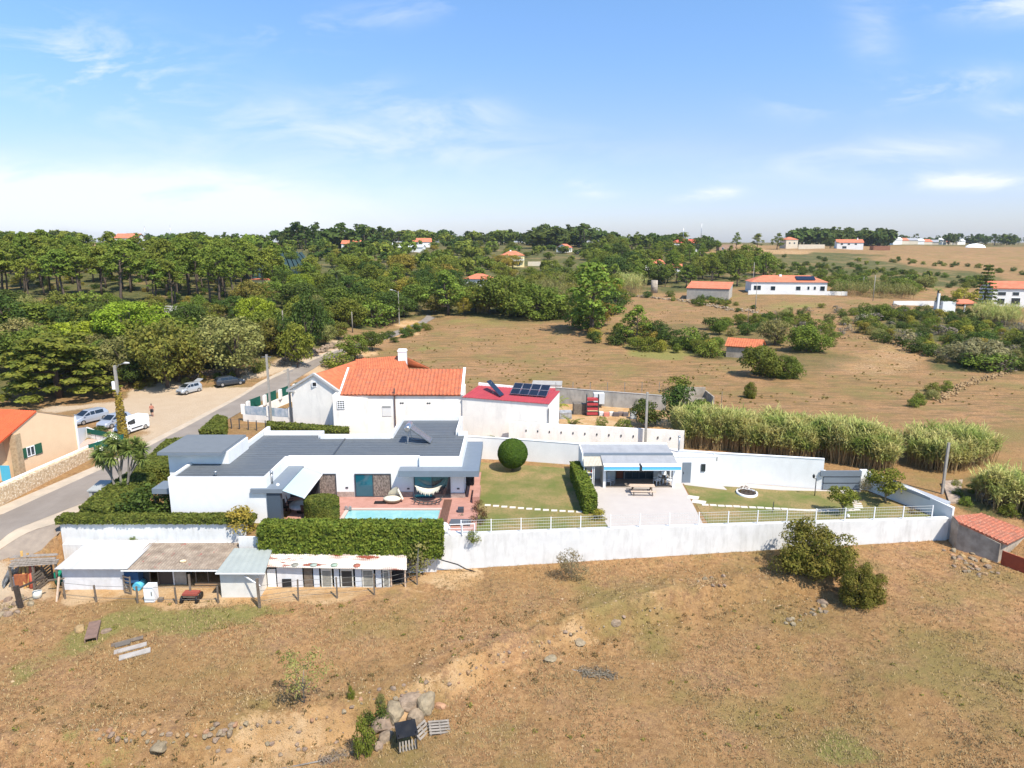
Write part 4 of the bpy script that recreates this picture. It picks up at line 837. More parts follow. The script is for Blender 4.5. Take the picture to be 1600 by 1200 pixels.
# grey distribution cabinet on the roadside
cbx, cby, _ = PZ(149, 784, 0); cb = thing('utility_cabinet', 'grey concrete utility cabinet beside the road hedge', 'cabinet', (cbx, cby, 0))
cg = M('cabinet_grey', (.36, .37, .36), (.31, .32, .31), 2); mb(cg).box(cbx - .5, cbx + .6, cby, cby + 1.9, 0, 1.1).build('body', cb); slab(mb(cg), cbx - .6, cbx + .7, cby - .1, 1.1, cby + 2.0, 1.35, .1).build('lid', cb); mb(frame_m).box(cbx - .2, cbx + .25, cby - .02, cby - .001, .55, .9).build('door_panel', cb)
# ---------------------------------------------------------------- vegetation
def chan_at(X, Y):         # scrub cover at world points (nearest terrain vertex)
    r = np.clip(np.searchsorted(rowsY, Y), 0, nR - 1); c = np.clip(np.round((X / (Y * .97 + 9) - us[0]) / (us[1] - us[0])).astype(int), 0, nC - 1); return chan.reshape(nR, nC, 4)[r, c, 2]
def LM(name, c1, c2, *a, wk=(1.28, 1.14, .72), **k):
    return LM0(name, tuple(x * y for x, y in zip(c1, wk)), tuple(x * y for x, y in zip(c2, wk)), *a, **k)
def LM0(name, c1, c2, sc=1.2, isl=.35, obr=.18, tr=.34): return M(name, c1, c2, sc, .75, island=isl, objrand=obr, trans=tr, det=3, spec=.25)
L_pine = LM('pine_needles', (0.100, 0.153, 0.028), (0.165, 0.224, 0.047)); L_dark = LM('dark_foliage', (0.042, 0.077, 0.020), (0.083, 0.130, 0.033))
L_mid = LM('green_foliage', (0.088, 0.136, 0.028), (0.159, 0.206, 0.042)); L_yel = LM('yellow_green_foliage', (0.189, 0.195, 0.041), (0.295, 0.271, 0.065))
L_bright = LM('bright_green_foliage', (0.153, 0.236, 0.026), (0.224, 0.319, 0.040)); L_olive = LM('grey_green_foliage', (0.153, 0.177, 0.077), (0.248, 0.260, 0.130))
L_hedge = LM0('hedge_leaves', (.10, .15, .018), (.20, .23, .028), 2, obr=0); L_hedge2 = LM0('dark_hedge_leaves', (.09, .12, .018), (.18, .19, .032), 2, obr=0); L_top = LM('topiary_leaves', (.045, .095, .014), (.07, .13, .02), 2, .25, 0)
L_red = LM0('reddish_leaves', (.16, .06, .03), (.12, .10, .03), 3, obr=0); L_dry = LM0('dry_twigs', (.30, .26, .19), (.24, .20, .15)); L_auto = LM('autumn_foliage', (.19, .185, .05), (.12, .15, .04))
L_cane = LM0('cane_leaves', (.24, .31, .065), (.56, .50, .19), .5, .3, .05); L_canestalk = LM0('cane_stalks', (.42, .30, .14), (.33, .22, .10), 1, .3, 0, 0)
L_ced = LM('cedar_foliage', (.085, .12, .022), (.18, .195, .04)); L_palm = LM0('palm_fronds', (.17, .24, .05), (.27, .30, .08), 1, .3, 0); L_silver = LM('pale_bare_foliage', (.27, .25, .21), (.19, .19, .13))
bark = M('bark', (.13, .095, .07), (.08, .06, .05), 3, .95, .02, 10); bark_g = M('grey_bark', (.26, .23, .2), (.18, .155, .13), 3, .95)
def unit(v): return v / (np.linalg.norm(v, axis=1, keepdims=True) + 1e-9)
def leaf_quads(P, Nn, size, asp=1.6, g=rng, bend=0):
    n = len(P); Nn = unit(Nn); r = g.normal(size=(n, 3)); t = unit(np.cross(Nn, r)); b = np.cross(Nn, t)
    s = (size * g.uniform(.6, 1.4, n))[:, None] / 2; a = s * asp
    v = np.stack([P - t * s * .5 - b * a, P + t * s - b * a * .2, P + t * s * .4 + b * a, P - t * s + b * a * .3], 1).reshape(-1, 3)
    f = np.arange(n * 4).reshape(-1, 4); return v, f
def clump_leaves(clumps, dens, size, asp=1.6, squash=.8, seed=1, up=.25, jit=.75, shell=(.72, 1.05)):
    g = np.random.default_rng(seed); Ps = []; Ns = []
    for c in clumps:
        cx, cy, cz, r = c[:4]; n = max(8, int(dens * r * r)); d = unit(g.normal(size=(n, 3))); d[:, 2] = np.where((d[:, 2] < -.35) & (g.random(n) < .7), -d[:, 2], d[:, 2])
        rr = r * g.uniform(shell[0], shell[1], n) * (1 + .16 * np.sin(d[:, 0] * 7 + cx) * np.cos(d[:, 1] * 6 + cy)); p = d * rr[:, None]; p[:, 2] *= squash
        Ps.append(p + np.array([cx, cy, cz])); Ns.append(unit(d + jit * g.normal(size=(n, 3)) * .6 + np.array([0, 0, up])))
    return leaf_quads(np.concatenate(Ps), np.concatenate(Ns), size, asp, g)
def tree_proto(name, clumps, leafm, size, dens, trunk=None, barkm=None, asp=1.6, squash=.8, seed=1, h=1, **k):
    """returns (crown mesh, trunk mesh, height)"""
    v, f = clump_leaves(clumps, dens, size, asp, squash, seed, **k)
    o = np_mesh('crown', v, f, leafm); cm = o.data; bpy.data.objects.remove(o); tm = None
    if trunk:
        b = mb(barkm or bark)
        for pts, rad in trunk: b.tube(pts, rad, 7)
        o = b.build('trunk'); tm = o.data; bpy.data.objects.remove(o)
    return dict(name=name, crown=cm, trunk=tm, h=float(v[:, 2].max()), w=float(v[:, 0].max() - v[:, 0].min()))
def pine(seed, h=13, bare=.5, spread=3.4, n=36, leafm=None, size=.30, dens=70, name='pine_tree'):
    g = random.Random(seed); cl = []; tr = []; lean = (g.uniform(-.8, .8), g.uniform(-.6, .6))
    path = [(lean[0] * t ** 1.5 + .15 * math.sin(t * 7 + seed), lean[1] * t ** 1.5, h * .92 * t) for t in (0, .2, .4, .6, .8, 1)]
    tr.append((path, [.26, .22, .19, .15, .1, .04]))
    for i in range(n):
        t = bare + (1 - bare) * (i + .5) / n; a = g.uniform(0, 6.283); k = math.sin(math.pi * min(1, .28 + .72 * (t - bare) / (1 - bare))) ; rr = spread * (k * .9 + .1) * math.sqrt(g.uniform(.15, 1))
        z = h * t + g.uniform(-.4, .5); q = t / 1.0; bx = lean[0] * q ** 1.5; by = lean[1] * q ** 1.5; r = g.uniform(.5, 1.2)
        p = (bx + rr * math.cos(a), by + rr * math.sin(a), z); cl.append(p + (r,))
        if i % 2 == 0: z0 = max(h * bare * .85, z - rr * .5); tr.append(([(bx * .8, by * .8, z0), ((bx + p[0]) / 2, (by + p[1]) / 2, (z0 + z) / 2 + .1), p], [.08, .06, .03]))
    for i in range(3):    # dead stubs
        z = h * g.uniform(.3, bare); a = g.uniform(0, 6.28); tr.append(([(0, 0, z), (math.cos(a) * 1.0, math.sin(a) * 1.0, z + .2)], [.04, .015]))
    return tree_proto(name, cl, leafm or L_pine, size, dens, tr, bark, 1.5, .62, seed, up=.45)
def broad(seed, h=6, w=6, leafm=None, n=46, size=.20, dens=105, name='broadleaf_tree', low=.12, r0=(.6, 1.15), squash=.85, bk=None, asp=1.5, tk=1):
    g = random.Random(seed); cl = []; tr = [([(0, 0, 0), (.1, 0, h * .35), (0, .1, h * .7)], [.2 * tk, .15 * tk, .06 * tk])]
    for i in range(n):
        u = g.uniform(-1, 1); a = g.uniform(0, 6.283); q = math.sqrt(1 - u * u); rad = g.uniform(.55, .85) ; z = h * (.5 + low * .5) + u * h * (.5 - low * .5) * rad
        k = 1 + .22 * math.sin(a * 3 + seed) + .1 * math.sin(a * 5 + seed * 2)
        r = g.uniform(*r0) * min(h, w) / 6; x = math.cos(a) * q * w / 2 * rad * k; y = math.sin(a) * q * w / 2 * rad * k
        cl.append((x, y, max(z, r * .6), r))
        if i % 3 == 0: tr.append(([(0, 0, h * .25), (x * .5, y * .5, (z + h * .25) / 2), (x, y, z)], [.1 * tk, .06 * tk, .02 * tk]))
    return tree_proto(name, cl, leafm or L_mid, size, dens, tr, bk or bark, asp, squash, seed)
def bush(seed, leafm, h=2, w=2.6, n=26, size=.11, dens=230, name='shrub', **k): return broad(seed, h, w, leafm, n, size, dens, name, low=-.15, r0=(1.1, 1.9), tk=.3, **k)
PR = {
 'round': [broad(160 + i, 5, 6, L_mid, 60, .17, 140, 'round_bush', low=-.25, r0=(.9, 1.3), tk=.5) for i in range(2)],
 'deadbig': [broad(113, 3.5, 8, L_silver, 60, .13, 150, 'bare_shrub', low=0, r0=(1.0, 1.7), tk=.4, asp=3.5)],
 'pine': [pine(i, 11 + 1.3 * (i % 3), .50 + .04 * (i % 4), 2.7 + .5 * (i % 3), 30 + 3 * (i % 4)) for i in range(1, 8)],
 'pinelow': [pine(20 + i, 10, .25, 3.6, 44, size=.30) for i in range(3)],
 'pinefar': [pine(30 + i, 11, .35, 4.2, 16, L_dark, .9, 12, name='distant_pine') for i in range(3)],
 'dark': [broad(40 + i, 6, 7, L_dark, name='evergreen_tree') for i in range(3)], 'mid': [broad(50 + i, 6, 7, L_mid) for i in range(3)],
 'yel': [broad(60 + i, 6, 7, L_yel) for i in range(2)], 'olive': [broad(70 + i, 6, 6.5, L_olive, 50, .17, 130, name='olive_tree') for i in range(2)],
 'auto': [broad(75, 6, 7, L_auto, 60, .19, 110)], 'bright': [broad(80, 6, 7.5, L_bright, 90, .17, 150, low=.3, r0=(.55, .85))],
 'far': [broad(90 + i, 6, 8, L_dark, 14, .8, 14, r0=(1.2, 1.8), name='distant_tree') for i in range(3)], 'farm': [broad(95 + i, 6, 8, L_mid, 14, .8, 14, r0=(1.2, 1.8), name='distant_grove_tree') for i in range(3)],
 'bushd': [bush(100 + i, L_dark, name='evergreen_shrub') for i in range(2)], 'bushm': [bush(104 + i, L_mid) for i in range(3)], 'bushy': [bush(108, L_yel, name='yellow_shrub')], 'busho': [bush(110 + i, L_olive, name='grey_shrub') for i in range(2)],
 'dead': [bush(112, L_silver, n=16, size=.10, dens=70, asp=3.2, name='bare_shrub')], 'dryb': [bush(114, L_dry, n=14, size=.12, dens=60, asp=3, name='dry_shrub')],
}
LEN = 4
def put(kind, x, y, h, label, group=None, wf=1.0, z=None, name=None, rz=None, i=None, sink=.15, cat=None, notrunk=False):
    v = PR[kind]; p = v[i if i is not None else random.randrange(len(v))]; s = h / p['h']
    nm = name or p['name']; z = H(x, y) if z is None else z
    r = thing(nm, label, cat or {'pine_tree': 'pine', 'distant_pine': 'pine', 'broadleaf_tree': 'tree'}.get(p['name'], 'shrub' if 'shrub' in p['name'] else 'tree'), (x, y, z - sink), random.uniform(0, 6.28) if rz is None else rz, group)
    r.scale = (s * wf, s * wf, s)
    c = bpy.data.objects.new('crown', p['crown']); COL.objects.link(c); c.parent = r
    if p['trunk'] and not notrunk: t = bpy.data.objects.new('trunk', p['trunk']); COL.objects.link(t); t.parent = r
    return r
def veg(kind, px, pyb, pyt, label, pw=None, group=None, **k):
    x, y, z = G(px, pyb); h = max(.3, PY(px, pyt, y)[2] - z)
    p = PR[kind][k.get('i') or 0]; wf = 1.0
    if pw: wm = pw / F * (y * .979 + (CH - z) * .2); wf = wm / (p['w'] * h / p['h'])
    return put(kind, x, y, h, label, group, wf=wf, z=z, **k)
def poly_scatter(pxpoly, n, mind, seed=0):
    """points spread evenly over the visible patch, kept apart on the ground"""
    P = np.array(pxpoly, float); g = np.random.default_rng(seed); out = []; lo = P.min(0); hi = P.max(0); k = 0
    while len(out) < n and k < 40:
        c = g.uniform(lo, hi, (60, 2)); c = c[poly_sd(c[:, 0], c[:, 1], P) < 0]; k += 1
        for px, py in c:
            q = G(px, py)
            if q[1] < 900 and all((q[0] - o[0]) ** 2 + (q[1] - o[1]) ** 2 > mind ** 2 for o in out): out.append((q[0], q[1]))
            if len(out) >= n: break
    return out
ADJ = dict(dark='dark green', mid='fresh green', yel='yellow-green', olive='grey-green', auto='browning', bushm='leafy green', bushd='dark', busho='grey-green', bushy='yellowish', dryb='dry straw-coloured', far='dark', farm='green', pine='long-trunked', pinelow='low-branched', pinefar='flat-topped', bright='bright green')
def belt(poly, n, mind, kinds, hr, label, group, seed=0, wf=(.9, 1.25), **k):
    pts = poly_scatter(poly, n, mind, seed)
    if not pts: return
    u = np.array([p[0] / p[1] for p in pts]); lo, hi = u.min(), u.max() + 1e-6; yq = float(np.median([p[1] for p in pts])); ns = 3 if n > 30 else 2; pos = ('left', 'middle', 'right') if ns == 3 else ('left', 'right')
    for (x, y), uu_ in zip(pts, u):
        kd = random.choice(kinds); h = random.uniform(*hr); w_ = pos[int((uu_ - lo) / (hi - lo) * ns)]; side = 'near' if y < yq else 'far'
        put(kd, x, y, h, '%s %s, %s %s' % (ADJ[kd], label, side, w_), '%s, %s %s' % (group, side, w_), wf=random.uniform(*wf), **k)
random.seed(11)
# pine grove on the left
belt([(-60, 476), (60, 472), (200, 482), (330, 480), (425, 470), (430, 452), (300, 450), (100, 448), (-60, 450)], 52, 3.0, ['pine'], (10, 14.5), 'pine in the front rows of the left grove', 'pines in the left grove', 1)
belt([(-60, 450), (100, 446), (300, 448), (425, 450), (440, 425), (300, 415), (100, 412), (-60, 418)], 95, 3.6, ['pine', 'pinelow', 'pine'], (8.5, 13), 'pine in the back rows of the left grove', 'pines at the back of the left grove', 2)
belt([(-60, 476), (200, 482), (430, 472), (440, 430), (300, 418), (-60, 420)], 80, 2.6, ['bushm', 'bushd', 'bushm', 'bushy'], (1.0, 2.3), 'undergrowth bush beneath the left pine grove', 'undergrowth of the left grove', 40)
# big trees on the left
PR['cedar'] = [None]
def cedar():
    g = random.Random(5); cl = []; tr = [([(0, 0, 0), (0, 0, 8.5)], [.4, .05])]
    for i in range(74):
        z = 1.0 + 7.8 * ((i + .5) / 74) ** .9; k = 1 - .62 * (z / 9.2) ** 1.6; a = i * 2.4; rr = 5.6 * k * math.sqrt(g.uniform(.2, 1)); cl.append((rr * math.cos(a), rr * math.sin(a), z, g.uniform(.75, 1.3)))
        if i % 3 == 0: tr.append(([(0, 0, z - .4), (rr * math.cos(a), rr * math.sin(a), z)], [.09, .02]))
    return tree_proto('cedar_tree', cl, L_ced, .30, 95, tr, bark, 1.7, .38, 5, up=.8)
PR['cedar'] = [cedar()]
veg('cedar', 92, 622, 520, 'large dark cedar with layered branches in the left foreground wood', pw=195)
veg('bright', 205, 552, 468, 'bright green dome-shaped umbrella pine left of the parked cars', pw=118, name='umbrella_pine', cat='pine')
veg('bright', 115, 560, 500, 'smaller yellow-green round tree behind the big cedar', pw=95)
veg('auto', 262, 606, 494, 'wide tree with browning yellow-green crown above the silver hatchback', pw=125)
veg('olive', 372, 590, 492, 'pale grey-green tree above the dark estate car', pw=110, i=0)
veg('olive', 335, 575, 490, 'sprawling olive-coloured tree between the autumn tree and the utility pole', pw=90, i=1)
veg('dead', 432, 545, 498, 'pale silvery half-bare tree beside the tall roadside pole', pw=62, name='silver_tree', cat='tree')
veg('mid', 55, 520, 470, 'broad green tree at the left edge behind the cedar', pw=120); veg('dark', 12, 530, 455, 'very dark dense tree at the left edge', pw=110); veg('dark', 130, 505, 462, 'dark rounded tree below the left pine trunks', pw=90)
veg('bright', 400, 525, 462, 'bright green round-topped tree below the right end of the pine grove', pw=70); veg('mid', 320, 520, 478, 'low green tree in front of the long white wall', pw=60)
veg('dark', 480, 560, 450, 'tall dark conifer leaning over the road bend', pw=70); veg('mid', 465, 575, 500, 'round green tree right of the silvery tree', pw=60)
veg('mid', 555, 562, 520, 'roadside bushy tree next to the tiled house roof', pw=60, i=0); veg('bushm', 525, 572, 548, 'low green shrub mass at the roadside behind the tiled house', pw=60)
veg('dark', 582, 548, 515, 'dark round roadside shrub right of the bushy tree', pw=46, i=1)
random.seed(12)
belt([(-80, 600), (180, 612), (300, 600), (400, 575), (480, 555), (560, 520), (590, 515), (560, 490), (420, 480), (200, 480), (-80, 478)], 85, 3.2, ['dark', 'mid', 'mid', 'dark', 'olive', 'auto', 'bushm', 'dark'], (4.0, 7.5), 'tree in the dense mixed wood between the grove and the road', 'trees of the mixed wood left of the road', 3)
belt([(200, 612), (300, 604), (420, 580), (500, 560), (520, 545), (400, 565), (280, 590), (190, 602)], 22, 1.4, ['bushm', 'busho', 'bushd', 'bushy', 'dryb'], (1.0, 2.2), 'bush on the bank behind the parking strip', 'bushes on the bank above the parking strip', 4)
belt([(420, 480), (560, 515), (640, 500), (700, 492), (730, 470), (700, 430), (560, 425), (430, 440)], 62, 4.5, ['dark', 'mid', 'mid', 'pinelow', 'yel', 'dark', 'mid'], (5.5, 9), 'tree in the thick wood beyond the road bend', 'trees of the wood beyond the road bend', 5)
veg('bright', 652, 462, 432, 'bright lime-green round tree in the wood beyond the road', pw=42); veg('bright', 470, 470, 425, 'lime-green tree near the palm', pw=45)
veg('dark', 560, 500, 438, 'big dark spreading tree left of the narrow road', pw=75); veg('pinelow', 700, 492, 420, 'dark pine at the end of the visible road', pw=75)
# centre hedgerow behind the field
for a in [('round', 790, 492, 425, 'large round green tree at the field edge below the yellow house', 95), ('round', 845, 498, 440, 'leafy tree beside the pale canes at the field edge', 80), ('yel', 765, 490, 440, 'yellow-green tree at the left end of the field hedgerow', 60),
          ('pinelow', 925, 520, 408, 'tall pine standing alone at the near edge of the field hedgerow', 105), ('mid', 905, 470, 412, 'green tree behind the lone pine', 80), ('dark', 870, 450, 415, 'dark tree right of the yellow house', 70),
          ('pinelow', 993, 538, 475, 'young bushy pine on the edge of the brown field', 48), ('dark', 1030, 540, 498, 'dark bush right of the young pine', 55), ('bushm', 1075, 545, 508, 'green shrub in the hedgerow between the two brown fields', 50)]:
    veg(a[0], a[1], a[2], a[3], a[4], pw=a[5])
random.seed(13)
belt([(650, 492), (740, 494), (860, 500), (920, 515), (970, 505), (975, 470), (960, 440), (900, 430), (820, 425), (740, 440), (720, 470)], 60, 4.5, ['mid', 'mid', 'yel', 'dark', 'auto', 'bushm'], (4, 8), 'tree in the wood at the top of the brown field', 'trees at the top of the brown field', 6)
belt([(920, 535), (1000, 550), (1120, 556), (1140, 545), (1100, 535), (1000, 515), (930, 515)], 34, 2.2, ['bushm', 'bushd', 'mid', 'bushy', 'bushd'], (1.8, 3.6), 'bush in the hedgerow dividing the brown fields', 'bushes dividing the brown fields', 7)
belt([(1130, 530), (1190, 520), (1240, 515), (1300, 520), (1240, 500), (1180, 500), (1110, 515)], 26, 2.6, ['bushm', 'bushd', 'busho', 'mid'], (1.8, 3.5), 'bush in the scrub above the orange-roofed shed', 'bushes above the orange-roofed shed', 8)
belt([(985, 470), (1080, 478), (1170, 490), (1180, 480), (1090, 465), (990, 458)], 20, 2.5, ['bushd', 'bushm'], (1.3, 2.6), 'bush along the wall of the second brown field', 'bushes along the second field', 9)
# hill with pines in the middle right
belt([(950, 445), (1060, 452), (1200, 446), (1190, 412), (1110, 400), (1090, 384), (1000, 380), (930, 392), (920, 420)], 120, 5, ['pinelow', 'pine', 'pinelow', 'mid', 'dark'], (7, 11.5), 'pine on the wooded hill right of centre', 'pines on the hill right of centre', 10)
for a in [('pinelow', 1065, 395, 362, 'bushy pine below the red-roofed hilltop house', 34), ('pinelow', 1150, 388, 362, 'first of the scattered pines on the bare hilltop', 18), ('pinelow', 1183, 388, 364, 'middle one of the scattered pines on the bare hilltop', 20), ('pinelow', 1214, 390, 363, 'right-hand pine of the scattered hilltop three', 24),
          ('dark', 1297, 388, 370, 'dark round tree left of the white ridge house', 24), ('round', 1260, 549, 503, 'dense rounded dark green bush in the hollow of the right field', 62), ('round', 1190, 588, 535, 'big glossy green bush hiding half of the orange-roofed shed', 64),
          ('round', 1230, 590, 552, 'smaller green bush leaning against the big glossy bush', 50), ('bushm', 1110, 558, 528, 'green shrub left of the orange-roofed shed', 55), ('olive', 1210, 540, 497, 'grey-green olive-like tree above the glossy bushes', 55),
          ('round', 1378, 500, 472, 'round green bush standing apart on the right-hand hillside', 36), ('round', 1172, 622, 594, 'small bushy sapling alone in the brown field', 22), ('bushm', 1058, 612, 584, 'spreading green bush on the field edge behind the concrete pen', 50),
          ('dead', 1410, 540, 510, 'pale leafless shrub in the right-hand scrub', 46), ('deadbig', 1522, 568, 526, 'large silvery dry bush in the right-hand scrub', 110), ('bushm', 1545, 578, 548, 'green foot of the silvery bush thicket', 90),
          ('round', 1405, 458, 432, 'broad green tree below the hillside on the right', 58), ('olive', 1445, 452, 428, 'pale olive tree next to the broad green tree on the right', 32), ('dark', 1475, 485, 460, 'dark tree before the low white houses on the right', 30), ('yel', 1505, 478, 447, 'yellowish tree between the palm and the tall conifer', 40)]:
    veg(a[0], a[1], a[2], a[3], a[4], pw=a[5])
random.seed(14)
belt([(1340, 490), (1440, 485), (1560, 500), (1650, 540), (1650, 590), (1480, 572), (1400, 540), (1340, 525)], 165, 1.7, ['bushm', 'bushd', 'busho', 'bushy', 'dryb', 'mid', 'bushd'], (1.3, 3.2), 'bush in the mixed scrub on the right-hand slope', 'bushes of the right-hand scrub', 15)
belt([(1190, 505), (1330, 500), (1350, 530), (1270, 552), (1220, 540)], 20, 2.4, ['bushm', 'busho', 'dryb'], (1.2, 2.4), 'bush on the terraced slope below the white solar house', 'bushes below the solar house', 16)
belt([(1190, 420), (1320, 410), (1420, 425), (1560, 440), (1560, 452), (1340, 448), (1200, 430)], 90, 3.2, ['bushd', 'bushm', 'bushd'], (1.2, 2.8), 'scrub bush on the far right hillside', 'scrub on the far right hillside', 17)
belt([(1290, 460), (1440, 462), (1440, 450), (1290, 446)], 20, 3.5, ['mid', 'olive', 'bushm'], (2.5, 5), 'tree in the row behind the white solar house', 'trees behind the solar house', 18)
belt([(1425, 640), (1475, 615), (1500, 600), (1470, 605), (1430, 625)], 10, 1.5, ['bushm', 'busho', 'bushy'], (1, 1.8), 'bush along the dry stone wall in the right field', 'bushes along the dry stone wall', 19)
belt([(1490, 760), (1600, 770), (1650, 800), (1600, 815), (1500, 790)], 14, 1.6, ['bushm', 'dryb', 'busho'], (.7, 1.6), 'weedy bush behind the stone sheds', 'weedy bushes behind the stone sheds', 20)
# ridge line woods (thinned, far)
random.seed(15)
def ridge(pxs, pyb, n, kinds, hr, label, group, dY=60, seed=0):
    g = random.Random(seed)
    for i in range(n):
        px = g.uniform(*pxs); Y = pyb + g.uniform(0, dY); x = XP(px, Y, 22); kd = g.choice(kinds); w_ = 'left' if px < sum(pxs) / 2 else 'right'; put(kd, x, Y, g.uniform(*hr), '%s %s, %s' % (ADJ[kd], label, w_), group + ', ' + w_, wf=g.uniform(.9, 1.5))
ridge((-120, 470), 330, 45, ['pinefar', 'farm', 'far'], (7, 11), 'distant tree behind the left pine grove', 'distant trees behind the grove', 160, 1)
ridge((440, 600), 460, 30, ['pinefar', 'far', 'pinefar'], (8, 15), 'distant tree on the ridge left of centre', 'distant trees on the left ridge', 90, 2)
ridge((458, 500), 440, 6, ['pinefar'], (15, 20), 'tall umbrella pine breaking the left skyline', 'tall skyline pines', 30, 21)
ridge((515, 572), 470, 7, ['pinefar'], (14, 18), 'umbrella pine on the skyline left of centre', 'skyline umbrella pines', 30, 22)
ridge((420, 760), 300, 60, ['far', 'farm', 'farm', 'pinefar'], (4, 8), 'tree on the slope below the distant ridge', 'trees below the distant ridge', 220, 3)
ridge((560, 900), 560, 75, ['far', 'farm', 'pinefar'], (8, 14), 'distant tree in the long dark wood on the ridge', 'distant trees in the long ridge wood', 120, 4)
ridge((850, 950), 520, 26, ['far', 'pinefar'], (12, 19), 'tall tree of the clump on the ridge', 'tall dark clump on the ridge', 60, 5)
ridge((740, 960), 380, 34, ['farm', 'far', 'mid'], (3, 6), 'shrubby tree around the far white houses', 'trees around the far white houses', 140, 6)
ridge((960, 1110), 480, 26, ['pinefar', 'far'], (7, 12), 'distant tree behind the wooded hill', 'distant trees behind the wooded hill', 90, 7)
ridge((1235, 1400), 620, 46, ['far', 'pinefar'], (11, 18), 'tree of the wood behind the white ridge house', 'dark wood behind the ridge house', 60, 8)
ridge((1390, 1660), 800, 50, ['far', 'pinefar'], (8, 15), 'far tree on the flat right-hand horizon', 'far trees on the right horizon', 200, 9)
belt([(560, 430), (700, 440), (960, 425), (1000, 400), (960, 388), (700, 386), (440, 388), (430, 410)], 90, 5, ['farm', 'mid', 'farm', 'yel', 'far'], (3.5, 7.5), 'tree on the slope under the ridge', 'slope trees', 30)
belt([(1200, 440), (1330, 440), (1500, 446), (1560, 440), (1440, 425), (1330, 405), (1210, 402)], 60, 3, ['bushm', 'bushd', 'bushm', 'farm'], (1.5, 3.2), 'scrub on the upper right slope', 'upper right scrub', 31)
belt([(1390, 410), (1600, 432), (1600, 425), (1400, 404)], 22, 4, ['bushd', 'bushm'], (1.5, 2.6), 'hedge bush on the high right field', 'high field hedge', 32)
belt([(1180, 500), (1240, 505), (1340, 520), (1440, 500), (1400, 480), (1290, 478), (1200, 490)], 34, 2.5, ['bushm', 'bushd', 'busho', 'dryb'], (1.2, 2.6), 'bush on the terraces right of centre', 'terrace bushes', 33)
belt([(560, 545), (620, 535), (680, 512), (650, 512), (590, 532)], 14, 1.5, ['bushm', 'bushy', 'bushd'], (1.4, 2.4), 'roadside shrub where the road narrows', 'roadside shrubs', 34)
# conifer, palms
def norfolk():
    g = random.Random(3); cl = []; tr = [([(0, 0, 0), (0, 0, 10)], [.2, .03])]
    for k in range(11):
        z = 1.2 + k * .8; R_ = 2.6 * (1 - z / 10.6) + .25
        for j in range(7): a = j * .9 + k; cl += [(R_ * q * math.cos(a), R_ * q * math.sin(a), z + .12 * q, .42) for q in (.45, .95)]
    return tree_proto('conifer', cl, L_dark, .3, 70, tr, bark, 1.6, .4, 3)
PR['norf'] = [norfolk()]; veg('norf', 1537, 478, 412, 'tall tiered conifer left of the white house on the right edge', cat='tree')
def fronds(n, Lf, droop, seed, w=.22, up=(.2, 1.1)):
    g = random.Random(seed); v = []; f = []
    for i in range(n):
        a = i * 2.399; e = g.uniform(*up); l = Lf * g.uniform(.8, 1.1); pts = []; x = 0; z = 0; ang = e
        for k in range(7): pts.append((x, z)); x += math.cos(ang) * l / 6; z += math.sin(ang) * l / 6; ang -= droop / 6
        for k in range(6):
            for s_ in (-1, 1):
                for m_ in (0, .5):
                    x0 = pts[k][0] * (1 - m_) + pts[k + 1][0] * m_; z0 = pts[k][1] * (1 - m_) + pts[k + 1][1] * m_; lw = w * Lf / 2 * (1.2 - k / 7)
                    q = [(x0, 0, z0), (x0 + l * .07, 0, z0), (x0 + l * .11, s_ * lw, z0 - lw * .35), (x0 + l * .05, s_ * lw, z0 - lw * .4)]
                    n0 = len(v); v += [(p[0] * math.cos(a) - p[1] * math.sin(a), p[0] * math.sin(a) + p[1] * math.cos(a), p[2]) for p in q]; f.append((n0, n0 + 1, n0 + 2, n0 + 3))
    return np.array(v), np.array(f)
def palm(name, label, x, y, z, h, Lf, n=22, tr=.22, droop=1.7, m=None, dead=True, seed=1, cat='palm', w=.22, up=(.2, 1.2)):
    r = thing(name, label, cat, (x, y, z)); v, f = fronds(n, Lf, droop, seed, w, up); v[:, 2] += h; np_mesh('fronds', v, f, m or L_palm, r, local=True)
    b = mb(bark_g if dead else bark); b.tube([(0, 0, -.1), (0, 0, h)], [tr * 1.2, tr], 10)
    b.build('trunk', r, local=True)
    if dead: v, f = fronds(10, Lf * .6, .6, seed + 1, .3, (-1.5, -1.1)); v[:, 2] += h - .1; np_mesh('dead_fronds', v, f, L_dry, r, local=True)
    return r
x, y, z = G(527, 470); palm('palm_tree', 'palm with a skirt of dead fronds in the wood beyond the road', x, y, z, ZP(428, y) - z, 3.2, 34, .3)
x, y, z = G(1463, 482); palm('palm_tree', 'small palm by the low white houses on the right', x, y, z, 5.0, 2.0, 20)
x, y, z = PZ(867, 664, 0); palm('banana_plant', 'banana plant with wide drooping leaves beside the crimson-roofed annex', x, y, z, 2.3, 2.3, 11, .16, 1.5, L_bright, False, 4, 'plant', .3, (.5, 1.3))
x, y, z = PZ(893, 672, 0); palm('banana_plant', 'low clump of banana leaves behind the drain-hole wall', x, y, z, .7, 1.9, 9, .1, 1.3, L_mid, False, 5, 'plant', .3, (.5, 1.3))
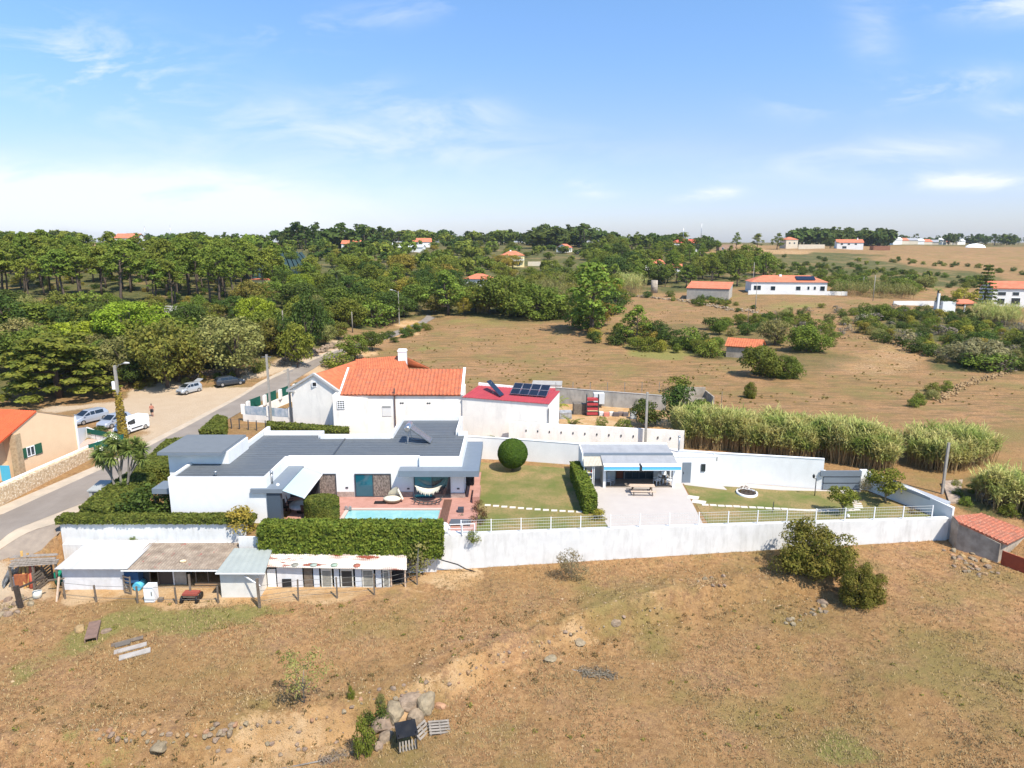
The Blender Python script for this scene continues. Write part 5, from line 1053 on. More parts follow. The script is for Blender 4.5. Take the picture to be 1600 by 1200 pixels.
# yucca: branching tree on the villa's road corner
yx, yy_, _ = PZ(192, 782, 0); yu = thing('yucca_tree', 'branching yucca tree with spiky heads and white blooms beside the road', 'yucca', (yx, yy_, 0)); g = random.Random(2); b = mb(bark_g); hv = []; hf = []; nb = 0; blooms = []
b2_ = [(-1.9, .2, 4.0), (-1.3, -.4, 4.7), (-.6, .3, 5.2), (.1, -.3, 5.5), (.5, .4, 5.0), (1.1, -.1, 4.8), (1.7, .3, 4.3), (2.2, -.2, 4.0), (-1.5, .5, 3.5), (0, .6, 4.5), (-.2, -.6, 4.3), (1.4, .6, 5.2), (-.9, .6, 5.6), (2.0, .5, 4.8), (.3, 0, 1.3)]
for i, (dx, dy, dz_) in enumerate(b2_):
    if i < 14: bx = -.55 if dx < -.3 else (.5 if dx > .8 else 0); b.tube([(bx * .5, 0, 0), (bx * 1.0, 0, 1.2), (bx * 1.5, .05, 2.3), (bx * 1.5 + (dx - bx * 1.5) * .5, dy * .6, 2.3 + (dz_ - 2.3) * .5), (dx, dy, dz_)], [.13, .11, .1, .06, .05], 7)
    n = 120; d = unit(np.random.default_rng(i).normal(size=(n, 3)) + np.array([0, 0, .3])); L_ = .88
    side = unit(np.cross(d, np.array([0, 0, 1.0]))) * .06; c = np.array([dx, dy, dz_]); P = np.stack([c - side + 0 * d, c + side + 0 * d, c + d * L_ * .6 + side, c + d * L_ * .6 - side], 1)
    tip = np.stack([c + d * L_ * .6 - side, c + d * L_ * .6 + side, c + d * L_ + side * .1 - [0, 0, .1], c + d * L_ - side * .1 - [0, 0, .1]], 1)
    hv.append(P.reshape(-1, 3)); hv.append(tip.reshape(-1, 3))
hv = np.concatenate(hv); np_mesh('spiky_leaves', hv, np.arange(len(hv)).reshape(-1, 4), L_palm, yu, local=True); b.build('trunk', yu, local=True)
v, f = clump_leaves([(-.7, .5, 5.9, .28), (.15, -.3, 5.95, .26), (-1.2, -.4, 5.0, .25), (1.7, .3, 4.7, .15)], 900, .1, 1, seed=3, jit=1); np_mesh('blooms', v, f, M('cream_blossom', (.75, .73, .6)), yu, local=True)
# ---------------------------------------------------------------- hedges
def hedge(name, label, poly, z0, z1, m, dens=60, size=.13, seed=1, drape=None, core=(.03, .04, .012), cat='hedge', topz=None, jit=.07):
    """clipped hedge from a ground polygon (ccw) : core block + leaf shell"""
    r = thing(name, label, cat, (poly[0][0], poly[0][1], z0)); g = np.random.default_rng(seed); n = len(poly); P = []; Nn = []
    topz = topz or [z1] * n
    cen = np.mean(np.array(poly), 0); ins = [tuple(np.array(p) + (cen - np.array(p)) * min(.5, .16 / (np.linalg.norm(cen - np.array(p)) + .01))) for p in poly]
    mb(M('hedge_core', core, rough=1)).prism(ins, z0, [t - .1 for t in topz]).build('branches', r)
    for i in range(n):
        a = np.array(poly[i]); b = np.array(poly[(i + 1) % n]); L_ = np.linalg.norm(b - a); za, zb = topz[i], topz[(i + 1) % n]; hh = (za + zb) / 2 - z0; k = int(L_ * hh * dens)
        t = g.random(k)[:, None]; nr = np.array([(b - a)[1], -(b - a)[0], 0]) / (L_ + 1e-9); q = a * (1 - t) + b * t; zt = za * (1 - t[:, 0]) + zb * t[:, 0]; zz = z0 + (zt - z0) * g.random(k)
        bump = (fbm((q[:, 0] + q[:, 1]) * 2.2, zz * 2.2, 5) - .45) * .22
        P.append(np.column_stack([q, zz]) + nr * (g.normal(0, jit, k) * .5 + bump)[:, None]); Nn.append(unit(nr + g.normal(size=(k, 3)) * .55 + [0, 0, .15]))
    pa = np.array(poly); lo, hi = pa.min(0), pa.max(0); k = int((hi - lo).prod() * dens * 1.1); c = g.uniform(lo, hi, (k, 2)); c = c[poly_sd(c[:, 0], c[:, 1], poly) < .03]; w = 1 / (((c[:, None, :] - pa[None]) ** 2).sum(2) + .05); zt = (w * np.array(topz)).sum(1) / w.sum(1)
    bump = (fbm(c[:, 0] * 1.8, c[:, 1] * 1.8, 8) - .45) * .16
    P.append(np.column_stack([c, zt + bump + g.normal(0, jit * .4, len(c))])); Nn.append(unit(g.normal(size=(len(c), 3)) * .45 + [0, 0, 1]))
    v, f = leaf_quads(np.concatenate(P), np.concatenate(Nn), size, 1.4, g); np_mesh('leaves', v, f, m, r); return r
hx0, hx1 = XP(409, 50, 0), XP(690, 50, 0); yt = PZ(0, 808, 1.0)[1]
hedge('hedge', 'thick draping hedge in front of the swimming pool', [(hx0, 49.35), (hx1, 49.35), (hx1, 50.9), (hx0, 50.9)], -1.15, 1.42, L_hedge, 260, .16, 1, jit=.16)
hedge('hedge', 'thin flat-topped hedge along the left retaining wall', [(-36.8, 51.62), (-21.0, 51.62), (-21.0, 52.75), (-36.8, 52.75)], .72, 1.22, L_hedge2, 220, .13, 2)
veg('bushy', 378, 812, 788, 'bushy yellow-green clump rising out of the thin wall hedge', pw=52) if False else put('bushy', XP(378, 52, 1), 52.2, 2.3, 'bushy yellow-green clump rising out of the thin wall hedge', z=.0, wf=1.1)
def roadpt(px, py, z=0): return PZ(px, py, z)[:2]
hedge('hedge', 'dark clipped hedge between the road and the villa tower', [roadpt(211, 757), roadpt(262, 755), roadpt(300, 702), roadpt(262, 706)], 0, 1.5, L_hedge2, 150, .14, 3)
hedge('hedge', 'wide clipped hedge between the utility cabinet and the villa corner', [roadpt(128, 818), roadpt(168, 826), roadpt(212, 800), roadpt(246, 765), roadpt(208, 757), roadpt(160, 790)], 0, 1.5, L_hedge2, 150, .14, 4)
hedge('hedge', 'low hedge slope at the corner of the retaining wall', [(-36.7, 52.8), (-31.5, 52.8), (-31.5, 55.5), (-36.0, 55.5)], -.1, .8, L_hedge2, 150, .14, 5)
put('bushd', XP(240, 54.5, 1), 55.0, 3.2, 'dark loose bush against the villa corner', z=0, wf=1.1); put('bushd', XP(205, 54.5, 1), 54.8, 2.6, 'dark bush between the wide hedge and the corner bush', z=0, wf=1.2)
hedge('hedge', 'short clipped hedge block behind the villa at the roadside', [roadpt(312, 690), roadpt(352, 690), roadpt(356, 668), roadpt(340, 664)], 0, 1.4, L_hedge2, 120, .15, 6)
hedge('hedge', 'long low hedge in the passage behind the villa', [PZ(418, 680, 0)[:2], PZ(545, 690, 0)[:2], PZ(545, 682, 0)[:2], PZ(418, 672, 0)[:2]], 0, 1.2, L_hedge2, 90, .16, 7)
cx, cy, _ = PZ(505, 807, .15); 
def drum(name, label, c, rx, ry, h, m, dens=300, size=.1, seed=1, ball=False, cat='topiary', z0=0):
    r = thing(name, label, cat, c); g = np.random.default_rng(seed)
    if ball:
        n = int(4 * math.pi * rx * rx * dens); d = unit(g.normal(size=(n, 3))); rr = 1 + .03 * (fbm(d[:, 0] * 4 + 5, d[:, 2] * 4 + d[:, 1] * 3, 1) - .45); P = d * np.array([rx, ry, h / 2]) * rr[:, None] + [0, 0, h / 2 + z0]; Nn = unit(d + g.normal(size=(n, 3)) * .35)
        b = mb(M('hedge_core', (.02, .03, .01))); b.lathe([(rx * .93 * math.cos(t), z0 + h / 2 + h * .46 * math.sin(t)) for t in np.linspace(-1.57, 1.57, 13)], (0, 0, 0), 24); b.build('branches', r, local=True)
        mb(bark).tube([(0, 0, 0), (0, 0, z0 + .4)], .12, 8).build('trunk', r, local=True)
    else:
        n1 = int(2 * math.pi * rx * h * dens); a = g.uniform(0, 6.283, n1); n2 = int(math.pi * rx * ry * dens); a2 = g.uniform(0, 6.283, n2); q = np.sqrt(g.random(n2))
        P = np.concatenate([np.column_stack([np.cos(a) * rx, np.sin(a) * ry, g.random(n1) * h]), np.column_stack([np.cos(a2) * rx * q, np.sin(a2) * ry * q, h + .12 * (1 - q ** 3)])]); P = P + g.normal(0, .025, P.shape)
        Nn = np.concatenate([np.column_stack([np.cos(a), np.sin(a), 0 * a + .1]), np.column_stack([0 * a2, 0 * a2, 1 + 0 * a2])]) + g.normal(size=P.shape) * .4
        mb(M('hedge_core', (.02, .03, .01))).lathe([(0, 0), (rx * .95, 0), (rx * .95, h * .97), (0, h * .97)], (0, 0, 0), 24, (1, ry / rx)).build('branches', r, local=True)
    v, f = leaf_quads(P, Nn, size, 1.3, g); np_mesh('leaves', v, f, m, r, local=True); return r
drum('topiary_drum', 'drum-shaped clipped shrub on the terrace beside the covered table', (cx, cy - .3, .1), 1.42, 1.2, 1.75, L_hedge2, 420, .1)
tx, ty, _ = PZ(801, 735, 0); drum('topiary_ball', 'large ball-shaped clipped tree on the mown lawn', (tx, ty, 0), 1.52, 1.52, 3.05, L_top, 420, .11, 2, True, z0=.3)
hq = [PZ(927, 802, 0), PZ(907, 800, 0), PZ(890, 742, 0), PZ(902, 740, 0)]
hedge('hedge', 'tall narrow clipped hedge between the lawn and the pale patio', [(XP(912, 55.6, 0) , 55.4), (XP(932, 55.6, 0), 55.4), (XP(908, 64.5, 0), 64.6), (XP(891, 64.5, 0), 64.6)], 0, 1.75, L_hedge, 240, .12, 9, topz=[1.75, 1.75, 1.75, 1.75])
x, y, _ = PZ(938, 812, 0); put('bushy', x, y, 1.15, 'small yellow-green bush at the foot of the tall patio hedge', z=0, wf=1.1)
PR['redb'] = [bush(130, L_red, n=14, size=.10, dens=200, name='shrub')]
x, y, _ = PZ(749, 800, 0); put('redb', x, y, 1.3, 'reddish-brown rounded shrub at the terrace edge, rear of two', z=0, wf=.85); x, y, _ = PZ(750, 818, 0); put('redb', x, y, 1.55, 'reddish-brown rounded shrub at the terrace edge, front of two', z=0, wf=.85)
put('bushm', XP(740, 50.5, 1), 50.45, 1.0, 'little green shrub growing at the corner of the white railing', z=-.15, wf=.9)
# ---------------------------------------------------------------- canes
def canes(name, label, poly, n, hr, seed, world=False, stalk=True, m=None):
    P0 = np.array(poly if world else [G(a, b)[:2] for a, b in poly]); g = np.random.default_rng(seed); lo, hi = P0.min(0), P0.max(0); c = g.uniform(lo, hi, (n * 8, 2)); sdc = poly_sd(c[:, 0], c[:, 1], P0) + (fbm(c[:, 0] / 2.2, c[:, 1] / 2.2, seed) - .5) * (2.6 if c[:, 1].mean() < 100 else 6); k0 = (sdc < 0) & (vn(c[:, 0] / 1.6, c[:, 1] / 1.6, seed + 9) > .13 * g.random(len(c)) + .10); edge = np.clip(-sdc[k0] + .5, .78, 1)[:n]; c = c[k0][:n]; n = len(c)
    z = hgt(c[:, 0], c[:, 1]); h = g.uniform(*hr, n) * (.72 + .42 * vn(c[:, 0] / 1.5, c[:, 1] / 1.5, 4)) * edge; lean = g.normal(0, .11, (n, 2)) * h[:, None]
    B = np.column_stack([c, z]); T = np.column_stack([c + lean, z + h]); w = .022; sd = unit(np.column_stack([g.normal(size=(n, 2)), np.zeros(n)])) * w
    sv = np.stack([B - sd, B + sd, T + sd * .6, T - sd * .6], 1).reshape(-1, 3); lv = []
    for k in range(11):
        t = g.uniform(.42 + .02 * k, 1.0, n)[:, None] if k < 9 else np.ones((n, 1)) * .99
        p = B * (1 - t) + T * t; a = g.uniform(0, 6.283, n); L_ = g.uniform(.45, .8, n) * (1.3 if k > 8 else 1); d = np.column_stack([np.cos(a) * L_, np.sin(a) * L_, L_ * g.uniform(.4, 1.5, n)]); s2 = unit(np.cross(d, [0, 0, 1.0])) * .045
        m1 = p + d * .55; e = p + d + [0, 0, -.25] * 1; lv += [np.stack([p - s2 * .5, p + s2 * .5, m1 + s2, m1 - s2], 1).reshape(-1, 3), np.stack([m1 - s2, m1 + s2, e + s2 * .1, e - s2 * .1], 1).reshape(-1, 3)]
    lv = np.concatenate(lv); V_ = np.concatenate([sv, lv]); F_ = np.arange(len(V_)).reshape(-1, 4)
    o = np_mesh(name, V_, F_, [L_canestalk, m or L_cane]); mi = np.ones(len(F_), np.int32); mi[:n] = 0; o.data.polygons.foreach_set('material_index', mi); return tag(o, label, 'canes', kind='stuff')
canes('cane_bed', 'tall green and straw coloured canes behind the white garden wall', [(1070, 700), (1180, 712), (1290, 722), (1400, 740), (1395, 722), (1330, 702), (1200, 690), (1080, 682), (1050, 685)], 5600, (2.6, 3.8), 1)
canes('cane_bed', 'clump of canes on the right behind the leaning pole', [(1410, 728), (1480, 742), (1555, 722), (1545, 705), (1480, 700), (1420, 706)], 1500, (2.0, 3.1), 2)
canes('cane_bed', 'canes and weeds beyond the stone shed at the right edge', [(1540, 792), (1610, 820), (1680, 840), (1680, 800), (1590, 778), (1540, 775)], 900, (1.8, 2.8), 3)
canes('cane_bed', 'pale grey-green canes at the top of the brown field', [(830, 492), (890, 502), (925, 500), (930, 470), (880, 455), (835, 470)], 1500, (5, 7.5), 4, m=L_olive)
canes('cane_bed', 'pale canes in a small patch behind the crossing hedgerow', [(962, 458), (1000, 462), (1005, 448), (965, 445)], 500, (4, 6), 5)
canes('cane_bed', 'straw coloured canes below the tall tiered conifer', [(1525, 505), (1585, 512), (1590, 495), (1530, 488)], 700, (2.6, 3.8), 6)
canes('cane_bed', 'short canes along the far slope behind the solar house', [(1300, 463), (1430, 470), (1430, 460), (1300, 455)], 700, (2.5, 4), 7, m=L_olive)
canes('cane_bed', 'small pale cane clump beside the narrow road', [(740, 490), (765, 491), (765, 480), (742, 479)], 300, (4, 5.5), 8, m=L_olive)
# ---------------------------------------------------------------- near field shrubs
PR['field'] = [broad(150 + i, 4, 5.6, LM('field_bush_leaves', (.10, .135, .028), (.22, .225, .055), 1.6), 110, .10, 430, 'field_bush', low=-.25, r0=(.75, 1.25), tk=.5) for i in range(2)]
for a in [('field', 1268, 888, 806, 'large dense green bush in front of the white retaining wall', 128), ('field', 1340, 940, 876, 'smaller green bush downhill of the large field bush', 82)]:
    veg(a[0], a[1], a[2], a[3], a[4], pw=a[5], i=1 if a[1] > 1300 else 0, name='field_bush', cat='bush')
PR['spindly'] = [broad(140, 3, 2.4, L_olive, 26, .07, 280, 'sapling', low=.1, r0=(.7, 1.1), bk=bark_g, tk=.16)]; PR['sparse'] = [broad(141, 3, 3, L_silver, 26, .06, 260, 'bare_sapling', low=.0, r0=(.8, 1.3), bk=bark_g, tk=.12, asp=3)]
veg('spindly', 476, 1098, 1012, 'spindly sparse sapling in the dry near field', pw=72, cat='sapling'); veg('sparse', 893, 905, 852, 'thin half-bare bush at the foot of the white wall', pw=50, cat='bush')
veg('bushm', 568, 1180, 1112, 'yellow-flowered green shrub left of the black chair', pw=46, cat='shrub'); veg('bushd', 588, 1130, 1098, 'dark green shrub behind the yellow-flowered one', pw=44)
veg('bushm', 548, 1092, 1066, 'small weed tuft above the rock ledge', pw=16); veg('busho', 596, 1104, 1078, 'thin yellowish weed beside the rock ledge', pw=18)
PR['twig'] = [tree_proto('brushwood', [(0, 0, .15, .35), (.4, .05, .15, .4), (.75, 0, .12, .35)], L_dry, .02, 1100, [([(-1.6, .25, .12), (-.2, .05, .15), (.8, 0, .15)], [.035, .03, .01])], bark_g, 10, .5, 3, shell=(.2, 1))]
x, y, z = G(915, 1052); put('twig', x, y, .45, 'fallen dead branch lying in the near field', name='fallen_branch', wf=1.8, rz=-.15, cat='branch'); x, y, z = G(508, 1190); put('twig', x, y, .5, 'heap of pale dead twigs at the bottom edge', name='twig_heap', wf=1.2, rz=.4, cat='branches')
PR['youngt'] = [broad(142, 3.4, 2.8, L_ced, 30, .11, 420, 'young_tree', low=.35, r0=(.8, 1.2), bk=bark_g, tk=.35)]
x, y, _ = PZ(1316, 803, 0); put('youngt', x, y, 2.7, 'young leaning tree on the lawn beside the stepping stones', z=0, wf=1.15, cat='tree'); x, y, _ = PZ(1384, 786, 0); put('youngt', x, y, 3.3, 'young tree with spreading crown in front of the shaded side wall', z=0, wf=1.3, cat='tree')
x, y, _ = PZ(1351, 768, 0); put('sparse', x, y, 1.7, 'small bare bush against the white gate pillar', z=0, wf=.7, cat='bush'); x, y, _ = PZ(1428, 802, 0); put('redb', x, y, .8, 'wispy dark red bush near the end of the side wall', z=0, wf=1.0, name='red_bush', cat='bush')
# yard bushes behind the drain-hole wall
for a in [('dark', 1012, 666, 622, 'dense dark round tree behind the utility pole in the yard', 58), ('bushm', 975, 674, 652, 'loose shrub along the back of the drain-hole wall', 34), ('dark', 1062, 668, 600, 'tangled dark tree at the right end of the yard', 60), ('bushm', 940, 668, 648, 'small weedy shrub in the middle of the yard', 22), ('mid', 1095, 655, 622, 'green bush beside the concrete pen', 55), ('bushy', 1072, 676, 658, 'yellowish low bush at the end of the drain-hole wall', 50)]:
    x, y, _ = PZ(a[1], a[2], 0); h = PY(0, a[3], y)[2]; p = PR[a[0]][0]; put(a[0], x, y, h, a[4], z=0, i=0, wf=(a[5] / F * (y + 4)) / (p['w'] * h / p['h']))
for (px, py, w_) in [(770, 683, 30), (795, 684, 22), (840, 690, 24), (870, 692, 20), (905, 695, 18), (610, 688, 24), (650, 690, 20)]:
    x, y, _ = PZ(px, py, 0); put('bushm' if px > 700 else 'dryb', x, y, .55, 'ragged weeds between the cream wall and the garden wall', 'weeds between the two walls', z=0, wf=2.0, name='weed_clump', cat='weeds', notrunk=True)
x, y, _ = PZ(193, 690, 0)
ivy = thing('ivy_column', 'ivy swallowing the lower half of the roadside utility pole', 'climbing plant', (x, y, 0)); v, f = clump_leaves([(0, 0, .3 + .28 * k, .62 - .012 * k) for k in range(20)], 420, .14, seed=8, squash=1); np_mesh('leaves', v, f, L_yel, ivy, local=True)
for px, py, h, kd, lb in ((150, 684, 1.3, 'bushd', 'dark driveway shrub behind the teal screen fence'), (163, 687, 1.2, 'redb', 'orange-tinged driveway shrub behind the teal screen fence'), (178, 692, 1.1, 'bushm', 'green driveway shrub beside the ivy-covered pole')):
    x, y, _ = PZ(px, py, 0); put(kd, x, y + .6, h, lb, z=.1, wf=1.3)
ivw = thing('climbing_weed', 'tangled grey-green creeper at the right end of the chicken coop', 'climbing plant', (XP(655, 49.5, -1), 49.5, -2.8)); v, f = clump_leaves([(random.uniform(-.7, .7), random.uniform(-.3, .3), .6 + .2 * k, .6) for k in range(12)], 160, .13, seed=9, squash=1); np_mesh('leaves', v, f, L_olive, ivw, local=True)
put('bushm', XP(207, 51.6, -.7), 51.72, .8, 'small weed sprouting from the left retaining wall', z=-1.0, wf=.6); 
# grass tufts in the near field: countless, one object
g = np.random.default_rng(77); n = 90000; uY = g.uniform(0, 1, n); Y = 28 + 30 * uY ** 1.0; X = g.uniform(-.92, .92, n) * (Y + 4); keep = (hgt(X, Y) < -1.0); X = X[keep]; Y = Y[keep]
dn_ = fbm(X / 2.2, Y / 2.2, 41); k = dn_ + g.normal(0, .22, len(X)) > .48; X = X[k]; Y = Y[k]; k = ~((Y > 46.0) & (X < -6)); X = X[k]; Y = Y[k]; Z = hgt(X, Y); n = len(X); vs = []
for j in range(4):
    a = g.uniform(0, 6.283, n); h = g.uniform(.03, .10, n) * (.6 + dn_[:1].mean() + .6 * vn(X / 3, Y / 3, 2)); w = g.uniform(.015, .035, n); o = g.normal(0, .06, (n, 2)); d = np.column_stack([np.cos(a), np.sin(a)])
    b0 = np.column_stack([X + o[:, 0] - d[:, 1] * w, Y + o[:, 1] + d[:, 0] * w, Z - .02]); b1 = np.column_stack([X + o[:, 0] + d[:, 1] * w, Y + o[:, 1] - d[:, 0] * w, Z - .02]); t1 = np.column_stack([X + o[:, 0] + d[:, 0] * h * .7, Y + o[:, 1] + d[:, 1] * h * .7, Z + h]); t0 = t1 + np.column_stack([-d[:, 1] * w * .3, d[:, 0] * w * .3, 0 * w])
    vs.append(np.stack([b0, b1, t1, t0], 1).reshape(-1, 3))
vs = np.concatenate(vs); tuft_m = M('dry_grass', (.42, .295, .15), (.29, .21, .10), .35, .9, island=.4, trans=.2, det=3)
tag(np_mesh('dry_grass', vs, np.arange(len(vs)).reshape(-1, 4), tuft_m), 'dry straw-coloured grass tufts over the near field', 'grass', kind='stuff')
def weeds(name, label, m, n, seed, cond):
    g = np.random.default_rng(seed); Y = g.uniform(28, 56, n); X = g.uniform(-.9, .9, n) * (Y + 4); k = cond(X, Y); X, Y = X[k], Y[k]; Z = hgt(X, Y); cl = [(x, y, z + .03, r) for x, y, z, r in zip(X, Y, Z, g.uniform(.06, .24, len(X)))]
    v, f = clump_leaves(cl, 420, .07, 2.0, .7, seed, up=.5); return tag(np_mesh(name, v, f, m), label, 'weeds', kind='stuff')
ld = lambda X, Y: seg_sd(X, Y, LEDGE)
weeds('low_weeds', 'small dark and dry weeds strewn along the rocky ledge', LM('dry_weed', (.16, .115, .07), (.10, .085, .045), 2, obr=0), 1500, 5, lambda X, Y: (np.abs(ld(X, Y)) < 3.2) & (X < 24) & (hgt(X, Y) < -1) & (Y < 46))
weeds('green_weeds', 'small green weeds strewn through the near field', LM('green_weed', (.13, .15, .04), (.18, .17, .06), 2, obr=0), 420, 6, lambda X, Y: (vn(X / 5, Y / 5, 3) > .5) & (hgt(X, Y) < -1) & (Y < 46))

g = np.random.default_rng(55); n = 1700; px_ = g.uniform(560, 1600, n); Y = g.uniform(96, 200, n); X = (px_ - 800) / F * (Y * .979 + 4.4); c = (chan_at(X, Y) < .2) & (fbm(X / 9, Y / 9, 51) > .40)
X, Y = X[c], Y[c]; Z = hgt(X, Y); v, f = clump_leaves([(x, y, z + .05, r) for x, y, z, r in zip(X, Y, Z, g.uniform(.08, .34, len(X)) ** 1.15)], 130, .16, 1.6, .6, 12)
tag(np_mesh('field_weeds', v, f, LM('field_weed', (.12, .12, .035), (.20, .15, .07), 1, obr=0)), 'small dark weeds dotted over the brown fields behind the villa', 'weeds', kind='stuff')
# ---------------------------------------------------------------- poles
def pole(px, pyb, pyt, label, r=.15, lamp=None, arm=False, base=None, m=pole_m, cat='pole', name='utility_pole', group=None, square=True):
    x, y, z = base or G(px, pyb); zt = PY(px, pyt, y)[2]; p = thing(name, label, cat, (x, y, z), 0, group)
    b = mb(m)
    if square: b.bar((x, y, z - .2), (x, y, zt), r * 1.5, r * 1.5)
    else: b.tube([(x, y, z - .2), (x, y, zt)], [r, r * .7], 8)
    b.build('shaft', p)
    if lamp: mb(steel).tube([(x, y, zt - .6), (x + lamp * .6, y - .2, zt + .1), (x + lamp * 1.5, y - .5, zt + .35)], .035, 6).build('lamp_arm', p); mb(M('lamp_head', (.55, .55, .53))).tube([(x + lamp * 1.3, y - .45, zt + .33), (x + lamp * 1.6, y - .55, zt + .38), (x + lamp * 2.1, y - .7, zt + .42)], [.06, .14, .08], 8).build('lamp_head', p)
    if arm: mb(steel).bar((x - .6, y, zt - .3), (x + .6, y, zt - .3), .07).build('crossarm', p)
    return p
q = pole(193, 690, 571, 'concrete utility pole with lamp and junction box, half wrapped in ivy', .17, lamp=1)
x, y, z = G(193, 690); mb(whitepaint).box(x - .5, x - .15, y - .15, y + .15, ZP(608, y), ZP(596, y)).build('junction_box', q)
pole(424, 660, 554, 'tall pale utility pole in front of the teal screens, with a crossbar', .15, base=PZ(424, 662, 0), arm=True)
pole(455.6, 662, 576, 'grey pole standing at the left corner of the tiled house', .15, base=PZ(455.6, 664, 0), arm=True)
pole(446, 560, 485, 'brownish wooden pole in front of the silvery tree', .15, square=False, m=bark_g)
pole(551, 520, 487, 'wooden pole between dark trees by the road bend', .14, square=False, m=bark_g); pole(624, 507, 455, 'slim pale pole beside the far stretch of road', .13, lamp=-1)
pole(1008, 697, 613, 'concrete utility pole behind the pavilion and the drain-hole wall', .16, base=PZ(1008, 703, 0)); pole(1472, 772, 692, 'leaning grey utility pole near the end of the side wall', .125)
pole(1180, 487, 442, 'slim pole in the field below the white solar house', .12, square=False); pole(1176, 452, 410, 'thin pole rising left of the white solar house', .12, square=False)
pole(1364, 470, 430, 'thin pale pole on the right of the solar house', .12, square=False); pole(1348, 455, 432, 'faint thin pole behind the far canes', .1, square=False)
pole(1126, 652, 612, 'dark thin post at the left end of the cane bed', .07, square=False, m=wood); pole(1168, 512, 480, 'thin pole standing in the second brown field', .09, square=False, m=wood)
pole(228, 373, 353, 'far thin mast right of the red-roofed house on the left horizon', .25, base=(XP(228, 420, 22), 420, 20.5), square=False, m=steel); pole(268, 373, 352, 'second far thin mast on the left horizon', .22, base=(XP(268, 430, 22), 430, 20.5), square=False, m=steel)
pole(1067, 366, 354, 'antenna mast beside the red-roofed hilltop house', .25, base=(XP(1067, 470, 22), 470, 22), square=False, m=steel); pole(1095, 368, 347, 'taller antenna mast right of the hilltop house', .25, base=(XP(1095, 470, 22), 470, 22), square=False, m=steel)
